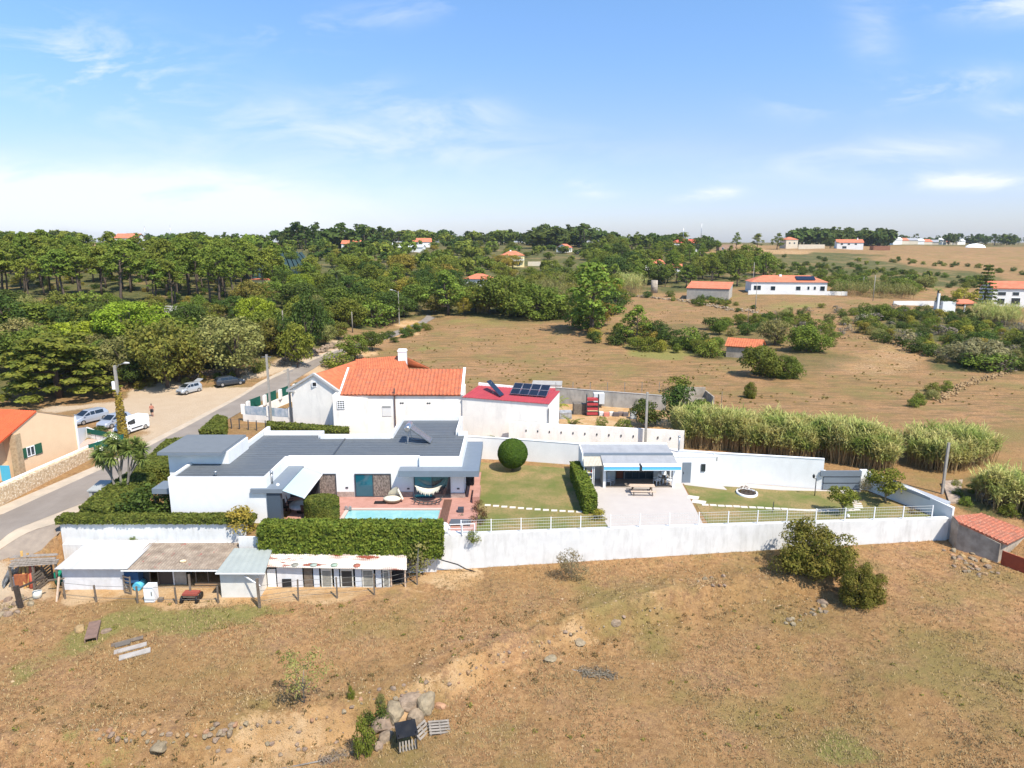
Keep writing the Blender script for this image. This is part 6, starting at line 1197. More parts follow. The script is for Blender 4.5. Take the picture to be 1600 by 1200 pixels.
# ---------------------------------------------------------------- distant houses
roof_far = M('distant_orange_roof', (.60, .20, .11), (.50, .15, .08), .7, .85, bump=.03, bsc=6); wall_w = M('distant_white_wall', (.78, .77, .75), (.7, .69, .67), .4, .9)
wall_y = M('pale_yellow_wall', (.76, .64, .34), (.70, .58, .31), .5, .9); wall_c = M('cream_wall', (.62, .54, .42), (.55, .48, .38), .6, .9); wall_s = M('stone_shed_wall', (.44, .40, .35), (.34, .31, .27), 1.4, .9, stain=((.2, .18, .16), .8, .4, (1, 1, .4)))
def house(name, label, px, py, w, d, h, rot, wm, rm, kind='gable', rh=2, wins=(), Y=None, cat='house', chim=None, extra=None, eave=.4, sides=(), group=None):
    if Y: x = XP(px, Y, 18); y = Y; z = H(x, y)
    else: x, y, z = G(px, py)
    r = thing(name, label, cat, (x, y, z), R(rot), group); b = mb(wm); hw = w / 2; b.box(-hw, hw, 0, d, -.5, h)
    if kind == 'gable': b.add([(-hw, 0, h), (-hw, d, h), (-hw, d / 2, h + rh - .1), (hw, 0, h), (hw, d, h), (hw, d / 2, h + rh - .1)], [(0, 2, 1), (3, 4, 5)])
    if kind == 'gabley': b.add([(-hw, 0, h), (hw, 0, h), (0, 0, h + rh - .1), (-hw, d, h), (hw, d, h), (0, d, h + rh - .1)], [(0, 1, 2), (5, 4, 3)])
    b.build('wall', r, local=True)
    q = mb(rm); e = eave; far = abs(y) > 260
    def T(a, b_, c, d_):
        if far: q.add([a, b_, c, d_] + [(p[0], p[1], p[2] - .12) for p in (a, b_, c, d_)], [(0, 1, 2, 3), (7, 6, 5, 4), (0, 4, 5, 1), (1, 5, 6, 2), (2, 6, 7, 3), (3, 7, 4, 0)])
        else: tiles(q, a, b_, c, d_, .45, .6, .06)
    if kind == 'gable': T((-hw - e, d / 2, h + rh), (hw + e, d / 2, h + rh), (hw + e, -e, h - .1), (-hw - e, -e, h - .1)); T((hw + e, d / 2, h + rh), (-hw - e, d / 2, h + rh), (-hw - e, d + e, h - .1), (hw + e, d + e, h - .1))
    elif kind == 'gabley': T((0, -e, h + rh), (0, d + e, h + rh), (hw + e, d + e, h - .1), (hw + e, -e, h - .1)); T((0, d + e, h + rh), (0, -e, h + rh), (-hw - e, -e, h - .1), (-hw - e, d + e, h - .1))
    elif kind == 'shed': T((-hw - e, -e, h + .05), (hw + e, -e, h + .05), (hw + e, d + e, h + rh), (-hw - e, d + e, h + rh))
    elif kind == 'hip':
        a = min(d / 2, hw * .8); A_, B2, C_, D_ = (-hw - e, -e, h), (hw + e, -e, h), (hw + e, d + e, h), (-hw - e, d + e, h); E_, F_ = (-hw + a, d / 2, h + rh), (hw - a, d / 2, h + rh)
        q.add([A_, B2, C_, D_, E_, F_], [(0, 1, 5, 4), (1, 2, 5), (2, 3, 4, 5), (3, 0, 4), (3, 2, 1, 0)])
    elif kind == 'flat': q.box(-hw - .05, hw + .05, -.05, d + .05, h, h + .2)
    if kind == 'shed': b = mb(wm).add([(-hw + .01, .01, h), (-hw + .01, d, h), (-hw + .01, d, h + rh - .1), (hw - .01, .01, h), (hw - .01, d, h), (hw - .01, d, h + rh - .1)], [(0, 2, 1), (3, 4, 5), (1, 2, 5, 4)]).build('upper_wall', r, local=True)
    q.build('roof', r, local=True)
    for wx, wz, ww, wh, *nm in wins:
        f = mb(whitepaint).box(wx - ww / 2 - .08, wx + ww / 2 + .08, -.06, .02, wz - .08, wz + wh + .08).build(nm[0] if nm else 'window', r, local=True); o = mb(glass if not nm or nm[0] != 'door' else M('far_door', (.2, .18, .16))).box(wx - ww / 2, wx + ww / 2, -.1, -.061, wz, wz + wh).build('pane', f, local=True)
    for wy, wz, ww, wh, sd in sides:
        x0 = sd * hw; f = mb(glass).box(min(x0, x0 + sd * .06), max(x0, x0 + sd * .06), wy - ww / 2, wy + ww / 2, wz, wz + wh).build('window', r, local=True)
    if chim: mb(whitepaint).box(chim[0] - .4, chim[0] + .4, chim[1] - .4, chim[1] + .4, h, h + rh + chim[2]).build('chimney', r, local=True)
    return r
yh = house('house', 'two-storey pale yellow house with orange hipped roof in the wooded valley', 802, 417, 11.0, 8, 5.6, 6, wall_y, roof_far, 'hip', 2.2, [(-3.8, .6, 1.4, 1.4), (-.8, .6, 1.2, 1.6), (2.6, .6, 1.6, 1.6), (-3.6, 3.3, 1.4, 1.2), (0, 3.3, 1.2, 1.6), (3.4, 3.3, 1.4, 1.2)], chim=(-1, 4, .4))
mb(whitepaint).box(-5.2, 5.2, -1.2, -.02, 2.9, 3.0).box(-5.2, 5.2, -1.2, -1.1, 3.0, 3.9).build('balcony', yh, local=True)
house('house', 'house with a broad orange roof half hidden by trees below the yellow house', 744, 450, 9.5, 7, 3.2, -20, wall_w, roof_far, 'hip', 1.8, [(-2, 1, 1.2, 1.2)])
house('farm_shed', 'pale shed with a sloping plain orange roof beyond the second brown field', 1105, 468, 13, 8, 3.4, -25, wall_s, roof_far, 'shed', 1.8, [], cat='shed', eave=.2)
sh = house('solar_house', 'long white house with orange roof and rooftop solar panels on the right hillside', 1232, 458, 24, 9, 3.6, -7, wall_w, roof_far, 'hip', 2.0, [(-10, 1, 2.2, 1.4), (3, 1.0, 1.4, 1.2), (6.2, 1.2, .6, 1), (8.2, 1.2, .6, 1), (10.6, .9, 1.4, 1.4), (-5, .9, 1.4, 1.3)], chim=(-2, 4, .3))
mb(solar_m).add([(2.5, .6, 4.35), (8.5, .6, 4.35), (8.5, 3.2, 5.4), (2.5, 3.2, 5.4)], [(0, 1, 2, 3)]).build('rooftop_solar', sh, local=True)
x, y, z = G(1232, 458); b = mb(wall_w).prism([(x - 14, y - 2.2), (x + 16, y - 7), (x + 16, y - 6.7), (x - 14, y - 1.9)], z - 1.5, z + 1.0); tag(b.build('garden_wall'), 'long low white wall in front of the white solar house', 'wall')
house('white_house', 'two-storey white house with orange roofs cut by the right edge', 1582, 480, 11, 9, 5.4, -12, wall_w, roof_far, 'gable', 1.8, [(-3.2, 3.4, 2.0, .9), (.4, 3.4, 1.6, .9), (3.6, 3.4, 1.6, .9), (-3.2, .8, 1.8, 1.6), (.6, .8, 2.2, 1.8)], sides=[(4, 3.2, 1, 1, -1)])
tsd = house('tiled_shed', 'small grey shed with a mottled orange tiled roof beside glossy bushes', 1160, 560, 6.2, 5.2, 2.3, -28, wall_old, tile_m, 'gable', 1.2, [(1.6, .9, .9, .8)], cat='shed', eave=.3)
house('white_cottage', 'tiny white cottage with a pinkish roof right of the yellow house', 878, 391, 8, 7, 3.2, -30, wall_w, roof_far, 'gabley', 2.2, [(0, 3.4, .9, .9)], Y=455)
x = XP(918, 440, 16); tag(mb(wall_w).box(x - 7, x + 7, 440, 440.4, H(x, 440) - 1, H(x, 440) + 2.0).build('far_wall'), 'long low white wall right of the tiny white cottage', 'wall')
x = XP(838, 400, 14); tag(mb(wall_c).box(x - 6, x + 8, 350, 350.5, H(x, 350) - 1, H(x, 350) + 2.2).build('far_wall'), 'cream wall beside the lane right of the yellow house', 'wall')
house('hilltop_house', 'long house with bright red roof on top of the wooded hill', 1075, 372, 20, 9, 6.8, 4, wall_w, M('red_roof_far', (.58, .11, .07)), 'hip', 2.6, [(-4, 1, 1.2, 1.2), (3, 1, 1.2, 1.2)], Y=468)
house('ruined_house', 'roofless brown ruin on the bare hilltop left of the three pines', 1136, 380, 11, 7, 4.2, 0, M('ruin_stone', (.42, .28, .2), (.3, .2, .15), .8), M('ruin_top', (.3, .22, .16)), 'flat', 1, [(-3, 1, 1.2, 1.4), (2, 1, 1.2, 1.4)], Y=500, cat='ruin')
house('pinkish_house', 'tall pinkish house behind a pale wall on the ridge', 1237, 384, 10, 9, 6.8, 10, wall_c, roof_far, 'hip', 2.0, [(-2, 3.6, 1.2, 1.2), (2, 3.6, 1.2, 1.2)], Y=540)
x = XP(1268, 530, 18); tag(mb(wall_c).box(x - 10, x + 10, 530, 530.5, H(x, 530) - 1, H(x, 530) + 3.2).build('far_wall'), 'pale masonry wall next to the pinkish ridge house', 'wall')
house('ridge_house', 'big white two-storey house on the ridge in front of dark pines', 1328, 390, 19, 11, 5.5, -14, wall_w, roof_far, 'gable', 2.4, [(-6, 3.6, 1.6, 1.2), (-1, 3.6, 1.6, 1.2), (4, 3.6, 1.6, 1.2), (-4, .8, 3, 1.8)], Y=545, chim=(6, 5, 1))
house('brown_barn', 'low rust-brown barn on the far field edge', 1378, 392, 13, 6, 3.2, 0, M('rust_brown', (.28, .12, .07), (.22, .1, .06), 1), M('rust_brown_roof', (.3, .13, .08)), 'flat', 1, [], Y=540, cat='barn')
house('left_ridge_house', 'white house with long orange roof above the left pine grove', 199, 378, 13, 8, 6.2, 0, wall_w, roof_far, 'gable', 2.4, [(-3, 1, 1.2, 1.2)], Y=400)
house('far_roof_house', 'far house showing an orange roof among trees left of centre', 548, 380, 12, 8, 3.5, 0, wall_w, roof_far, 'gable', 2.2, [], Y=455); house('far_roof_house', 'far house with bright orange roof under the dark ridge wood', 660, 378, 13, 8, 4, 10, wall_w, roof_far, 'gable', 2.6, [], Y=500)
house('far_white_house', 'far white shed roofs among trees under the ridge', 640, 388, 16, 8, 3.0, -8, wall_w, M('white_sheet_roof', (.62, .63, .64)), 'gable', 1.4, [], Y=430); house('far_white_house', 'far low white building left of the white shed roofs', 598, 386, 12, 7, 3.0, 8, wall_w, M('grey_sheet_roof', (.5, .51, .52)), 'gable', 1.2, [], Y=440)
house('hill_cottage', 'white cottage between the pines on the hill right of centre', 1022, 410, 11, 8, 3.4, 12, wall_w, roof_far, 'gable', 1.8, [(-2, 1, 1, 1), (2, 1, 1, 1)], Y=330); house('hill_cottage', 'second white cottage lower in the hillside pines', 1052, 415, 8, 7, 3.0, -10, wall_w, roof_far, 'gable', 1.4, [(0, 1, 1, 1)], Y=310)
house('cream_lodge', 'small cream building at the left behind the lime-green trees', 408, 458, 6, 6, 3.6, 0, wall_y, roof_far, 'flat', .4, [(0, 1, 1, 1.2)]); 
x, y, z = G(1022, 458); r = thing('stone_tower', 'short round stone tower under the hillside pines', 'tower', (x, y, z)); mb(wall_old).tube([(0, 0, -.5), (0, 0, 4.4)], [1.25, 1.1], 18).build('drum_wall', r, local=True)
x, y, z = G(1498, 488); r = thing('white_portico', 'low white portico with chimney among garden trees on the right', 'building', (x, y, z)); mb(wall_w).box(-4.5, -1, 0, 4, -.5, 2.8).box(1.4, 1.7, 0, .3, -.5, 2.4).box(4.2, 4.5, 0, .3, -.5, 2.4).box(-6, -5.5, 0, .5, -.5, 5).build('wall', r, local=True); slab(mb(roof_far), -1, 4.8, -.3, 2.4, 4, 3.2, .2).build('roof', r, local=True)
x, y, z = G(1440, 478); tag(mb(wall_w).box(x - 8, x + 7, y, y + .4, z - .5, z + 1.3).build('far_wall'), 'white garden wall left of the low portico', 'wall')
xa, ya, za = G(285, 490); tag(mb(wall_w).box(xa - 4, xa + 6.5, ya, ya + .3, za - .5, za + 1.6).build('long_white_wall'), 'white wall glimpsed at the foot of the left pine grove', 'wall')
random.seed(21)
for i, px in enumerate((1402, 1412, 1424, 1436, 1449, 1458, 1470, 1479, 1490, 1502)):
    house('town_house', ['white house of the distant village on the right horizon', 'orange-roofed house of the distant village on the right horizon', 'grey-roofed house of the distant village on the right horizon'][i % 3], px, 385, random.uniform(9, 15), 9, random.uniform(4, 6), random.uniform(-20, 20), wall_w if i % 3 == 0 else wall_c, [M('vr_w', (.6, .6, .6)), roof_far, M('vr_g', (.3, .3, .32))][i % 3], 'gable', 2.5, [], Y=740 + 12 * i, group='houses of the distant village')
x = XP(1524, 620, 18); r = thing('white_dome', 'long low white dome tent on the far right field', 'tent', (x, 620, H(x, 620))); mb(M('tent_white', (.8, .8, .8))).lathe([(9, 0), (8, 1.6), (5.5, 2.8), (2.5, 3.4), (0, 3.6)], (0, 0, 0), 24, (1, .5)).build('tent_skin', r, local=True)
# dark green net plantation on the left slope
net = mb(M('dark_net', (.02, .045, .045), (.03, .06, .055), 1.2, .9))
NP = [G(a, b) for a, b in ((398, 446), (486, 424), (470, 400), (402, 396))]
for k in range(12):
    t = k / 11; a = Vector(NP[0]) * (1 - t) + Vector(NP[1]) * t; b_ = Vector(NP[3]) * (1 - t) + Vector(NP[2]) * t
    for j in range(6):
        u = j / 6; u2 = (j + 1) / 6; p, q_ = a * (1 - u) + b_ * u, a * (1 - u2) + b_ * u2; z0, z1 = H(p.x, p.y), H(q_.x, q_.y)
        net.add([(p.x - 1.0, p.y, z0), (p.x - .7, p.y, z0 + 2), (p.x + .7, p.y, z0 + 2), (p.x + 1.0, p.y, z0), (q_.x - 1.0, q_.y, z1), (q_.x - .7, q_.y, z1 + 2), (q_.x + .7, q_.y, z1 + 2), (q_.x + 1.0, q_.y, z1)], [(0, 1, 5, 4), (1, 2, 6, 5), (2, 3, 7, 6), (0, 3, 2, 1), (4, 5, 6, 7)])
tag(net.build('net_rows'), 'rows of dark green netted crops on the slope behind the trees', 'netted crops', kind='stuff')
# ---------------------------------------------------------------- goat sheds below the wall
sheet_w = M('white_metal_sheet', (.54, .53, .52), (.47, .465, .45), .9, .6, stain=((.42, .36, .3), .7, .35, (1, .5, 1))); sheet_g = M('grey_green_sheet', (.36, .385, .36), (.31, .335, .315), .8, .6, stain=((.3, .3, .29), .7, .3, (1, .5, 1)))
rusty = M('rust_patched_sheet', (.66, .60, .53), (.26, .07, .04), .8, .8, stretch=(.5, 1.6, 1), blo=.54, bhi=.58, stain=((.20, .045, .025), .75, 1.0, (.6, 2.6, 1))); fibro = M('brown_fibre_cement', (.36, .29, .225), (.22, .17, .13), 1.6, .95, stain=((.13, .1, .075), 1.3, .6, (1, 1, 1)), speck=((.30, .10, .08), 2, .64))
plank_w = M('white_planks', (.66, .66, .68), (.58, .58, .6), 2, .8, stain=((.4, .38, .34), 1, .4, (1, 1, .3)))
def corr(b, a, b_, c, d, p=.18, amp=.02): return b.sheet(a, b_, c, d, int((Vector(b_) - Vector(a)).length / p * 4), 2, lambda u, v: amp * math.sin(u * 2 * math.pi / p), .03)
gs = thing('white_shed', 'white shed with a clean pale metal roof at the left of the goat yard', 'shed', (-32, 48, -2.8))
y0 = 47.5; xl, xr_ = XP(98, y0, -2), XP(194, y0, -2)
mb(plank_w).prism([(xl, y0), (xr_, y0), (xr_, 51.4), (xl, 51.4)], -3.3, [-.98, -.98, -.72, -.72]).build('wall', gs)
b = mb(sheet_w); corr(b, (XP(84, 47, -.8), 47.0, -.86), (XP(191, 47, -.8) + .35, 47.0, -.86), (XP(191, 47, -.8) + .35, 51.4, -.56), (XP(84, 47, -.8), 51.4, -.56), .6, .012); b.build('roof', gs)
br_ = thing('open_shed', 'open-fronted shed with a brown corrugated roof in the middle of the goat yard', 'shed', (-26, 48.5, -2.8))
xa, xb = xr_ + .4, XP(352, 48, -1.5)
b = mb(fibro); corr(b, (xa - .3, 47.1, -.98), (xb + .3, 47.1, -.92), (xb + .3, 50.9, -.58), (xa - .1, 50.9, -.58), .22, .035); b.build('roof', br_)
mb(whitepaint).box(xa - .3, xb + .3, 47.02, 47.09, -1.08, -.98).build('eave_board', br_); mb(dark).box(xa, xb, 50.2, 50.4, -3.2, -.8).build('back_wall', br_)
for px in (234, 247, 271, 306, 325): X = XP(px, 48.2, -2); mb(wood if px != 271 else whitepaint).box(X - .04, X + .04, 48.16, 48.24, -3, -.98).build('post', br_)
for a, b_, z0, z1, m_ in ((208, 233, -2.75, -1.5, M('mesh_dark', (.06, .06, .06))), (248, 270, -2.75, -1.5, M('mesh_brown', (.08, .06, .05))), (272, 291, -2.8, -1.1, M('pale_board', (.42, .38, .33), (.3, .27, .23), 2)), (307, 325, -1.6, -1.1, M('grey_board', (.22, .23, .25))), (326, 345, -1.6, -1.1, M('grey_board2', (.25, .26, .28)))):
    mb(m_).box(XP(a, 48.3, -2), XP(b_, 48.3, -2), 48.25, 48.3, z0, z1).build('panel', br_)
mb(M('wooden_sill', (.5, .33, .18))).box(XP(306, 48.2, -2.6), XP(345, 48.2, -2.6), 48.0, 48.24, -2.95, -2.55).build('sill', br_)
ou = thing('outhouse', 'little whitewashed outhouse with a grey-green roof between the open shed and the coop', 'shed', (-20, 46.4, -3))
y0 = 46.4; xl2, xr2 = XP(345, y0, -2), XP(405, y0, -2); mb(M('whitewashed_block', (.68, .66, .61), (.6, .58, .53), 1.4, .9, stain=((.45, .38, .28), .9, .35, (1, 1, .6)))).prism([(xl2, y0), (xr2, y0), (xr2, 49.3), (xl2, 49.3)], -3.4, [-.72, -.72, -.5, -.5]).build('wall', ou)
b = mb(sheet_g); corr(b, (XP(337, 46, -.6), 45.95, -.62), (XP(414, 46, -.6), 45.95, -.62), (XP(426, 49.5, -.4), 49.5, -.36), (XP(366, 49.5, -.4), 49.5, -.36), .5, .01); b.build('roof', ou); mb(whitepaint).bar((XP(337, 46, -.6), 45.92, -.68), (XP(414, 46, -.6), 45.92, -.68), .07).bar((XP(380, 46, -1), 46.2, -1.0), (XP(404, 45, -1), 45.3, -1.35), .08).build('gutter', ou)
cc = thing('chicken_coop', 'long patchwork chicken coop with rust-streaked roof under the thick hedge', 'coop', (-13, 48, -2.8))
yc = 47.9; X = lambda px: XP(px, yc, -1.9); b = mb(rusty); corr(b, (X(414), 47.5, -.92), (X(638), 47.3, -1.08), (XP(636, 49.6, -.8), 49.5, -.85), (XP(424, 49.6, -.7), 49.6, -.68), .16, .018); b.build('roof', cc)
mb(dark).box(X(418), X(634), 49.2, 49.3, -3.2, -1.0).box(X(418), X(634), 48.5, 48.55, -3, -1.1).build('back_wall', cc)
blue_p = M('peeling_blue_board', (.50, .55, .62), (.62, .63, .64), 3, .8); mesh_g = M('wire_cage_front', (.30, .29, .25), (.22, .21, .18), 4, .8); cream_f = M('pale_cage_frame', (.60, .58, .52))
for a, b_, z0, z1, m_, nm in ((418, 431, -2.9, -1.3, whitepaint, 'door'), (433, 473, -2.8, -1.05, plank_w, 'sheet'), (490, 499, -2.85, -1.1, blue_p, 'board'), (522, 530, -2.85, -1.1, blue_p, 'board'), (555, 565, -2.85, -1.15, blue_p, 'board'), (587, 596, -2.85, -1.15, blue_p, 'board')): mb(m_).box(X(a), X(b_), yc - .04, yc, z0, z1).build(nm, cc)
mb(dark).box(X(441), X(455), yc - .12, yc - .041, -2.75, -2.1).build('hatch', cc)
mb(wood).box(X(475), X(488), yc - .02, yc + .02, -2.85, -1.1).build('board', cc)
for a, b_ in ((502, 519), (532, 552), (566, 584), (598, 609)):
    f = mb(cream_f).box(X(a), X(b_), yc - .06, yc - .02, -1.45, -1.1).box(X(a), X(a) + .09, yc - .06, yc - .02, -2.85, -1.45).box(X(b_) - .09, X(b_), yc - .06, yc - .02, -2.85, -1.45).box(X(a) + .09, X(b_) - .09, yc - .06, yc - .02, -2.85, -2.75).build('cage_frame', cc)
    mb(mesh_g if a != 532 else M('dark_cage', (.05, .045, .04))).box(X(a) + .1, X(b_) - .1, yc - .03, yc - .01, -2.7, -1.5).build('cage_mesh', f)
for px in (611, 633): mb(wood_lt).box(X(px) - .05, X(px) + .05, yc - .05, yc + .05, -3, -1.1).build('post', cc)
for px, c in ((463, (.25, .24, .2)), (492, (.3, .35, .3)), (524, (.28, .36, .28)), (559, (.35, .12, .08))): x = X(px); tag(mb(M('lid_%d' % px, c)).lathe([(0, 0), (.26, 0), (.26, .06), (.0, .1)], (x, 47.75, -.93 if px < 530 else -.98), 16).build('pan_lid'), {463: 'dark round lid lying on the coop roof, leftmost of four', 492: 'grey-green round lid on the coop roof', 524: 'green round lid near the middle of the coop roof', 559: 'reddish round lid, rightmost on the coop roof'}[px], 'lid')
x, y, z = PZ(286, 878, -.85); tag(mb(stone_face).lathe([(0, -.05), (.3, 0), (.24, .14), (0, .18)], (x, y, z), 8, (1, .7)).build('stone'), 'flat stone weighing down the brown corrugated roof', 'stone')
# yard fences
def fence(label, pxs, h, m=wood, wires=3, name='wire_fence', r_=.05):
    pts = [G(*p) for p in pxs]; f = thing(name, label, 'fence', pts[0]); w = mb(M('fence_wire', (.16, .15, .14)))
    for i, p in enumerate(pts):
        mb(m).bar((p[0], p[1], p[2] - .2), (p[0] + random.uniform(-.06, .06), p[1], p[2] + h), r_ * 2).build('post', f)
        if i: a = pts[i - 1]; [w.bar((a[0], a[1], a[2] + h * t), (p[0], p[1], p[2] + h * t), .02) for t in [(.25 + .7 * k / (wires - 1)) for k in range(wires)]]
    w.build('wire', f); return f
fence('sagging wire fence with thin posts in front of the chicken coop', [(406, 948), (466, 939), (527, 935), (585, 930), (652, 914), (660, 885)], 1.7, wires=4)
fence('row of thin posts and wire in front of the white and open sheds', [(102, 936), (151, 941), (215, 943), (276, 944), (341, 943)], 1.35, wires=2)
fence('wire fence behind the villa by the low hedge', [(362, 670), (374, 671), (388, 672), (401, 673), (415, 673)], 1.3, m=frame_m, wires=2)
mb0 = mb(wood); x, y, z = G(406, 950); tag(mb0.bar((x, y, z - .2), (x - .05, y, z + 2.3), .16).build('corner_post'), 'stout weathered corner post beside the outhouse', 'post')
# yard things
x, y, z = G(234, 942); fg = thing('fridge', 'old white fridge standing in the goat yard', 'fridge', (x, y, z)); bd = mb(whitepaint).box(x - .36, x + .34, y, y + .7, z, z + 1.25).build('body', fg, bevel=.03); mb(M('fridge_door', (.72, .73, .74))).box(x - .35, x + .33, y - .05, y - .002, z + .05, z + 1.22).build('door', fg); mb(steel).box(x + .2, x + .26, y - .09, y - .051, z + .6, z + .9).build('handle', fg)
x, y, z = G(246, 941); tag(mb(wood).box(x, x + .35, y, y + .3, z, z + .25).build('wooden_block'), 'small brown block beside the old fridge', 'block')
x, y, z = G(214, 924); tag(mb(M('light_blue_plastic', (.10, .45, .65), rough=.5)).tube([(x, y, z + .32), (x + .05, y + .8, z + .34)], .33, 20).build('barrel'), 'bright blue plastic barrel lying by the open shed', 'barrel')
x, y, z = G(203, 927); ld_ = thing('pallet_gate', 'leaning wooden frame gate against the white shed corner', 'gate', (x, y, z)); b = mb(wood); b.bar((x - .35, y, z), (x - .55, y + .3, z + 1.3), .08).bar((x + .2, y - .2, z), (x + .05, y + .1, z + 1.3), .08)
for k in range(5): b.bar((x - .35 - .04 * k, y + .06 * k, z + .1 + .28 * k), (x + .2 - .04 * k, y - .2 + .06 * k, z + .1 + .28 * k), .06)
b.build('slats', ld_)
x, y, z = PZ(203, 898, -1.6); tag(mb(M('dark_blue_tarp', (.03, .09, .2))).prism([(x - .5, y), (x + .6, y), (x + .6, y + .8), (x - .5, y + .8)], -2.3, -1.4).build('blue_crate'), 'dark blue crate under the open shed roof', 'crate')
x, y, z = G(296, 942); ct = thing('hand_cart', 'little four-wheeled cart with rusty red tray in the goat yard', 'cart', (x, y, z)); mb(M('rust_red', (.3, .07, .05))).box(x - .5, x + .6, y, y + .6, z + .55, z + .7).build('tray', ct); mb(wood).bar((x - .1, y + .5, z + .7), (x - .2, y + .7, z + 1.9), .12).bar((x - .5, y, z + .45), (x + .6, y, z + .45), .06).build('frame', ct)
for dx, dy in ((-.5, 0), (.6, 0), (-.5, .6), (.6, .6)): mb(black_m).tube([(x + dx - .06, y + dy, z + .28), (x + dx + .06, y + dy, z + .28)], .28, 16).build('wheel', ct)
x, y, z = G(93, 912); tag(mb(M('green_plastic', (.01, .22, .13), rough=.5)).tube([(x, y, z), (x, y, z + .5), (x, y, z + .95), (x, y, z + 1.05)], [.27, .31, .29, .2], 16).build('drum'), 'green plastic drum standing at the left corner of the white shed', 'drum')
x, y, z = G(58, 934); tag(mb(M('pale_drum', (.62, .6, .52))).tube([(x, y, z), (x, y + .1, z + .5)], .3, 16).build('bucket'), 'pale round bucket below the slatted gate', 'bucket')
x, y, z = G(88, 940); tag(mb(wood_lt).bar((x, y, z - .1), (x + .1, y + .5, z + 1.7), .11).build('leaning_pole'), 'pale timber leaning below the green drum', 'timber'); x, y, z = G(96, 926); tag(mb(wood).bar((x - .9, y, z + 1.0), (x + .2, y + .2, z + 1.05), .1).build('timber'), 'short horizontal timber under the green drum', 'timber')
x, y, z = G(33, 950); tag(mb(M('charred_wood', (.04, .032, .025), (.07, .05, .04), 3)).bar((x, y, z - .2), (x - .15, y, z + 1.7), .28, .24).bar((x - .1, y, z + 1.5), (x + 1.1, y + 1.2, z + 1.75), .12).build('gate_post'), 'blackened stump-like gate post at the left edge', 'post')
a = Vector(G(55, 928)); b_ = Vector(G(83, 905)); gt = thing('slatted_gate', 'open slatted wooden gate left of the white shed', 'gate', tuple(a)); q = mb(wood)
for k in range(6): q.bar(a + Vector((0, 0, .15 + .25 * k)), b_ + Vector((0, 0, .15 + .25 * k)), .04, .13)
q.build('slats', gt)
for p in (a, (a + b_) / 2, b_): mb(wood).bar(p, p + Vector((0, 0, 1.7)), .1).build('post', gt)
lt = thing('plank_lean_to', 'low lean-to roofed with weathered grey planks at the left edge', 'shelter', G(50, 890)); q = mb(M('silvery_planks', (.34, .29, .25), (.2, .17, .14), 2.5, .9, stretch=(4, 1, 1)))
p0 = Vector(PZ(14, 885, -.75)); p1 = Vector(PZ(86, 879, -.75)); p2 = Vector(PZ(88, 866, -.35)); p3 = Vector(PZ(20, 869, -.35))
for k in range(7): t = k / 6; c = p0 * (1 - t) + p3 * t; d = p1 * (1 - t) + p2 * t; q.bar(c + Vector((random.uniform(-.2, .2), 0, .02 * (k % 2))), d + Vector((random.uniform(-.3, .3), 0, random.uniform(-.08, .08))), .22, .05)
q.build('plank_roof', lt)
for p in (p0, p1, (p0 + p1) / 2): mb(wood).bar((p.x, p.y, -3.0), (p.x, p.y, p.z), .12).build('post', lt)
def lean(name, label, px, py, h, w, m, dx=.2, dy=.6, cat='board', tube=False):
    x, y, z = G(px, py); q = mb(m)
    if tube: q.tube([(x, y, z), (x + dx, y + dy, z + h)], w, 14)
    else: q.bar((x, y, z), (x + dx, y + dy, z + h), w, .06)
    return tag(q.build(name), label, cat)
lean('rolled_mat', 'rolled red-orange mat standing upright at the plank lean-to', 50, 919, 1.75, .2, M('orange_red_roll', (.58, .13, .08)), -.05, .4, 'roll', True)
lean('plank', 'yellowish plank leaning left of the red roll', 43, 919, 2.4, .16, plank_y, -.2, .8, 'plank'); lean('plank', 'second longer yellow plank next to the first one', 39, 920, 2.7, .16, plank_y, -.45, .8, 'plank'); lean('plank', 'narrow ochre plank at the left of the plank stack', 28, 918, 1.9, .12, plank_y, 0, .7, 'plank')
x, y, z = G(33, 918); tag(mb(M('rusty_orange', (.42, .14, .05), (.25, .08, .04), 4)).box(x - .45, x + .45, y, y + .5, z, z + 1.0).build('rusty_crate'), 'rusty orange machine casing among the leaning planks', 'casing')
x, y, z = G(14, 916); mo = thing('scrap_panel', 'dark and silvery scrap panels heaped at the left edge', 'scrap', (x, y, z)); mb(M('dark_scrap', (.04, .045, .05), (.3, .32, .34), 2, .4)).bar((x - .5, y, z), (x + .1, y + .6, z + 1.5), .8, .08).build('dark_panel', mo); mb(steel).bar((x + .1, y - .1, z), (x + .6, y + .5, z + 1.4), .12, .1).build('metal_strip', mo); mb(M('grey_bag', (.16, .15, .17))).box(x + .2, x + .85, y - .1, y + .3, z, z + .7).build('grey_box', mo)
x, y, z = G(142, 1004); g1_ = G(150, 970); tr_ = thing('feed_trough', 'long rusty brown trough upturned on the grass', 'trough', (x, y, z), math.atan2(g1_[1] - y, g1_[0] - x) - math.pi / 2); q = mb(M('rust_trough', (.24, .15, .115), (.17, .11, .085), 3, .8)); q.box(-.36, .36, 0, 2.3, .28, .33).box(-.36, -.31, 0, 2.3, 0, .28).box(.31, .36, 0, 2.3, 0, .28).build('trough_body', tr_, local=True)
for i, (px, py, sz, lb) in enumerate(((125, 983, .45, 'rounded boulder left of the rusty trough'), (166, 986, .38, 'low stone right of the rusty trough'))): pass
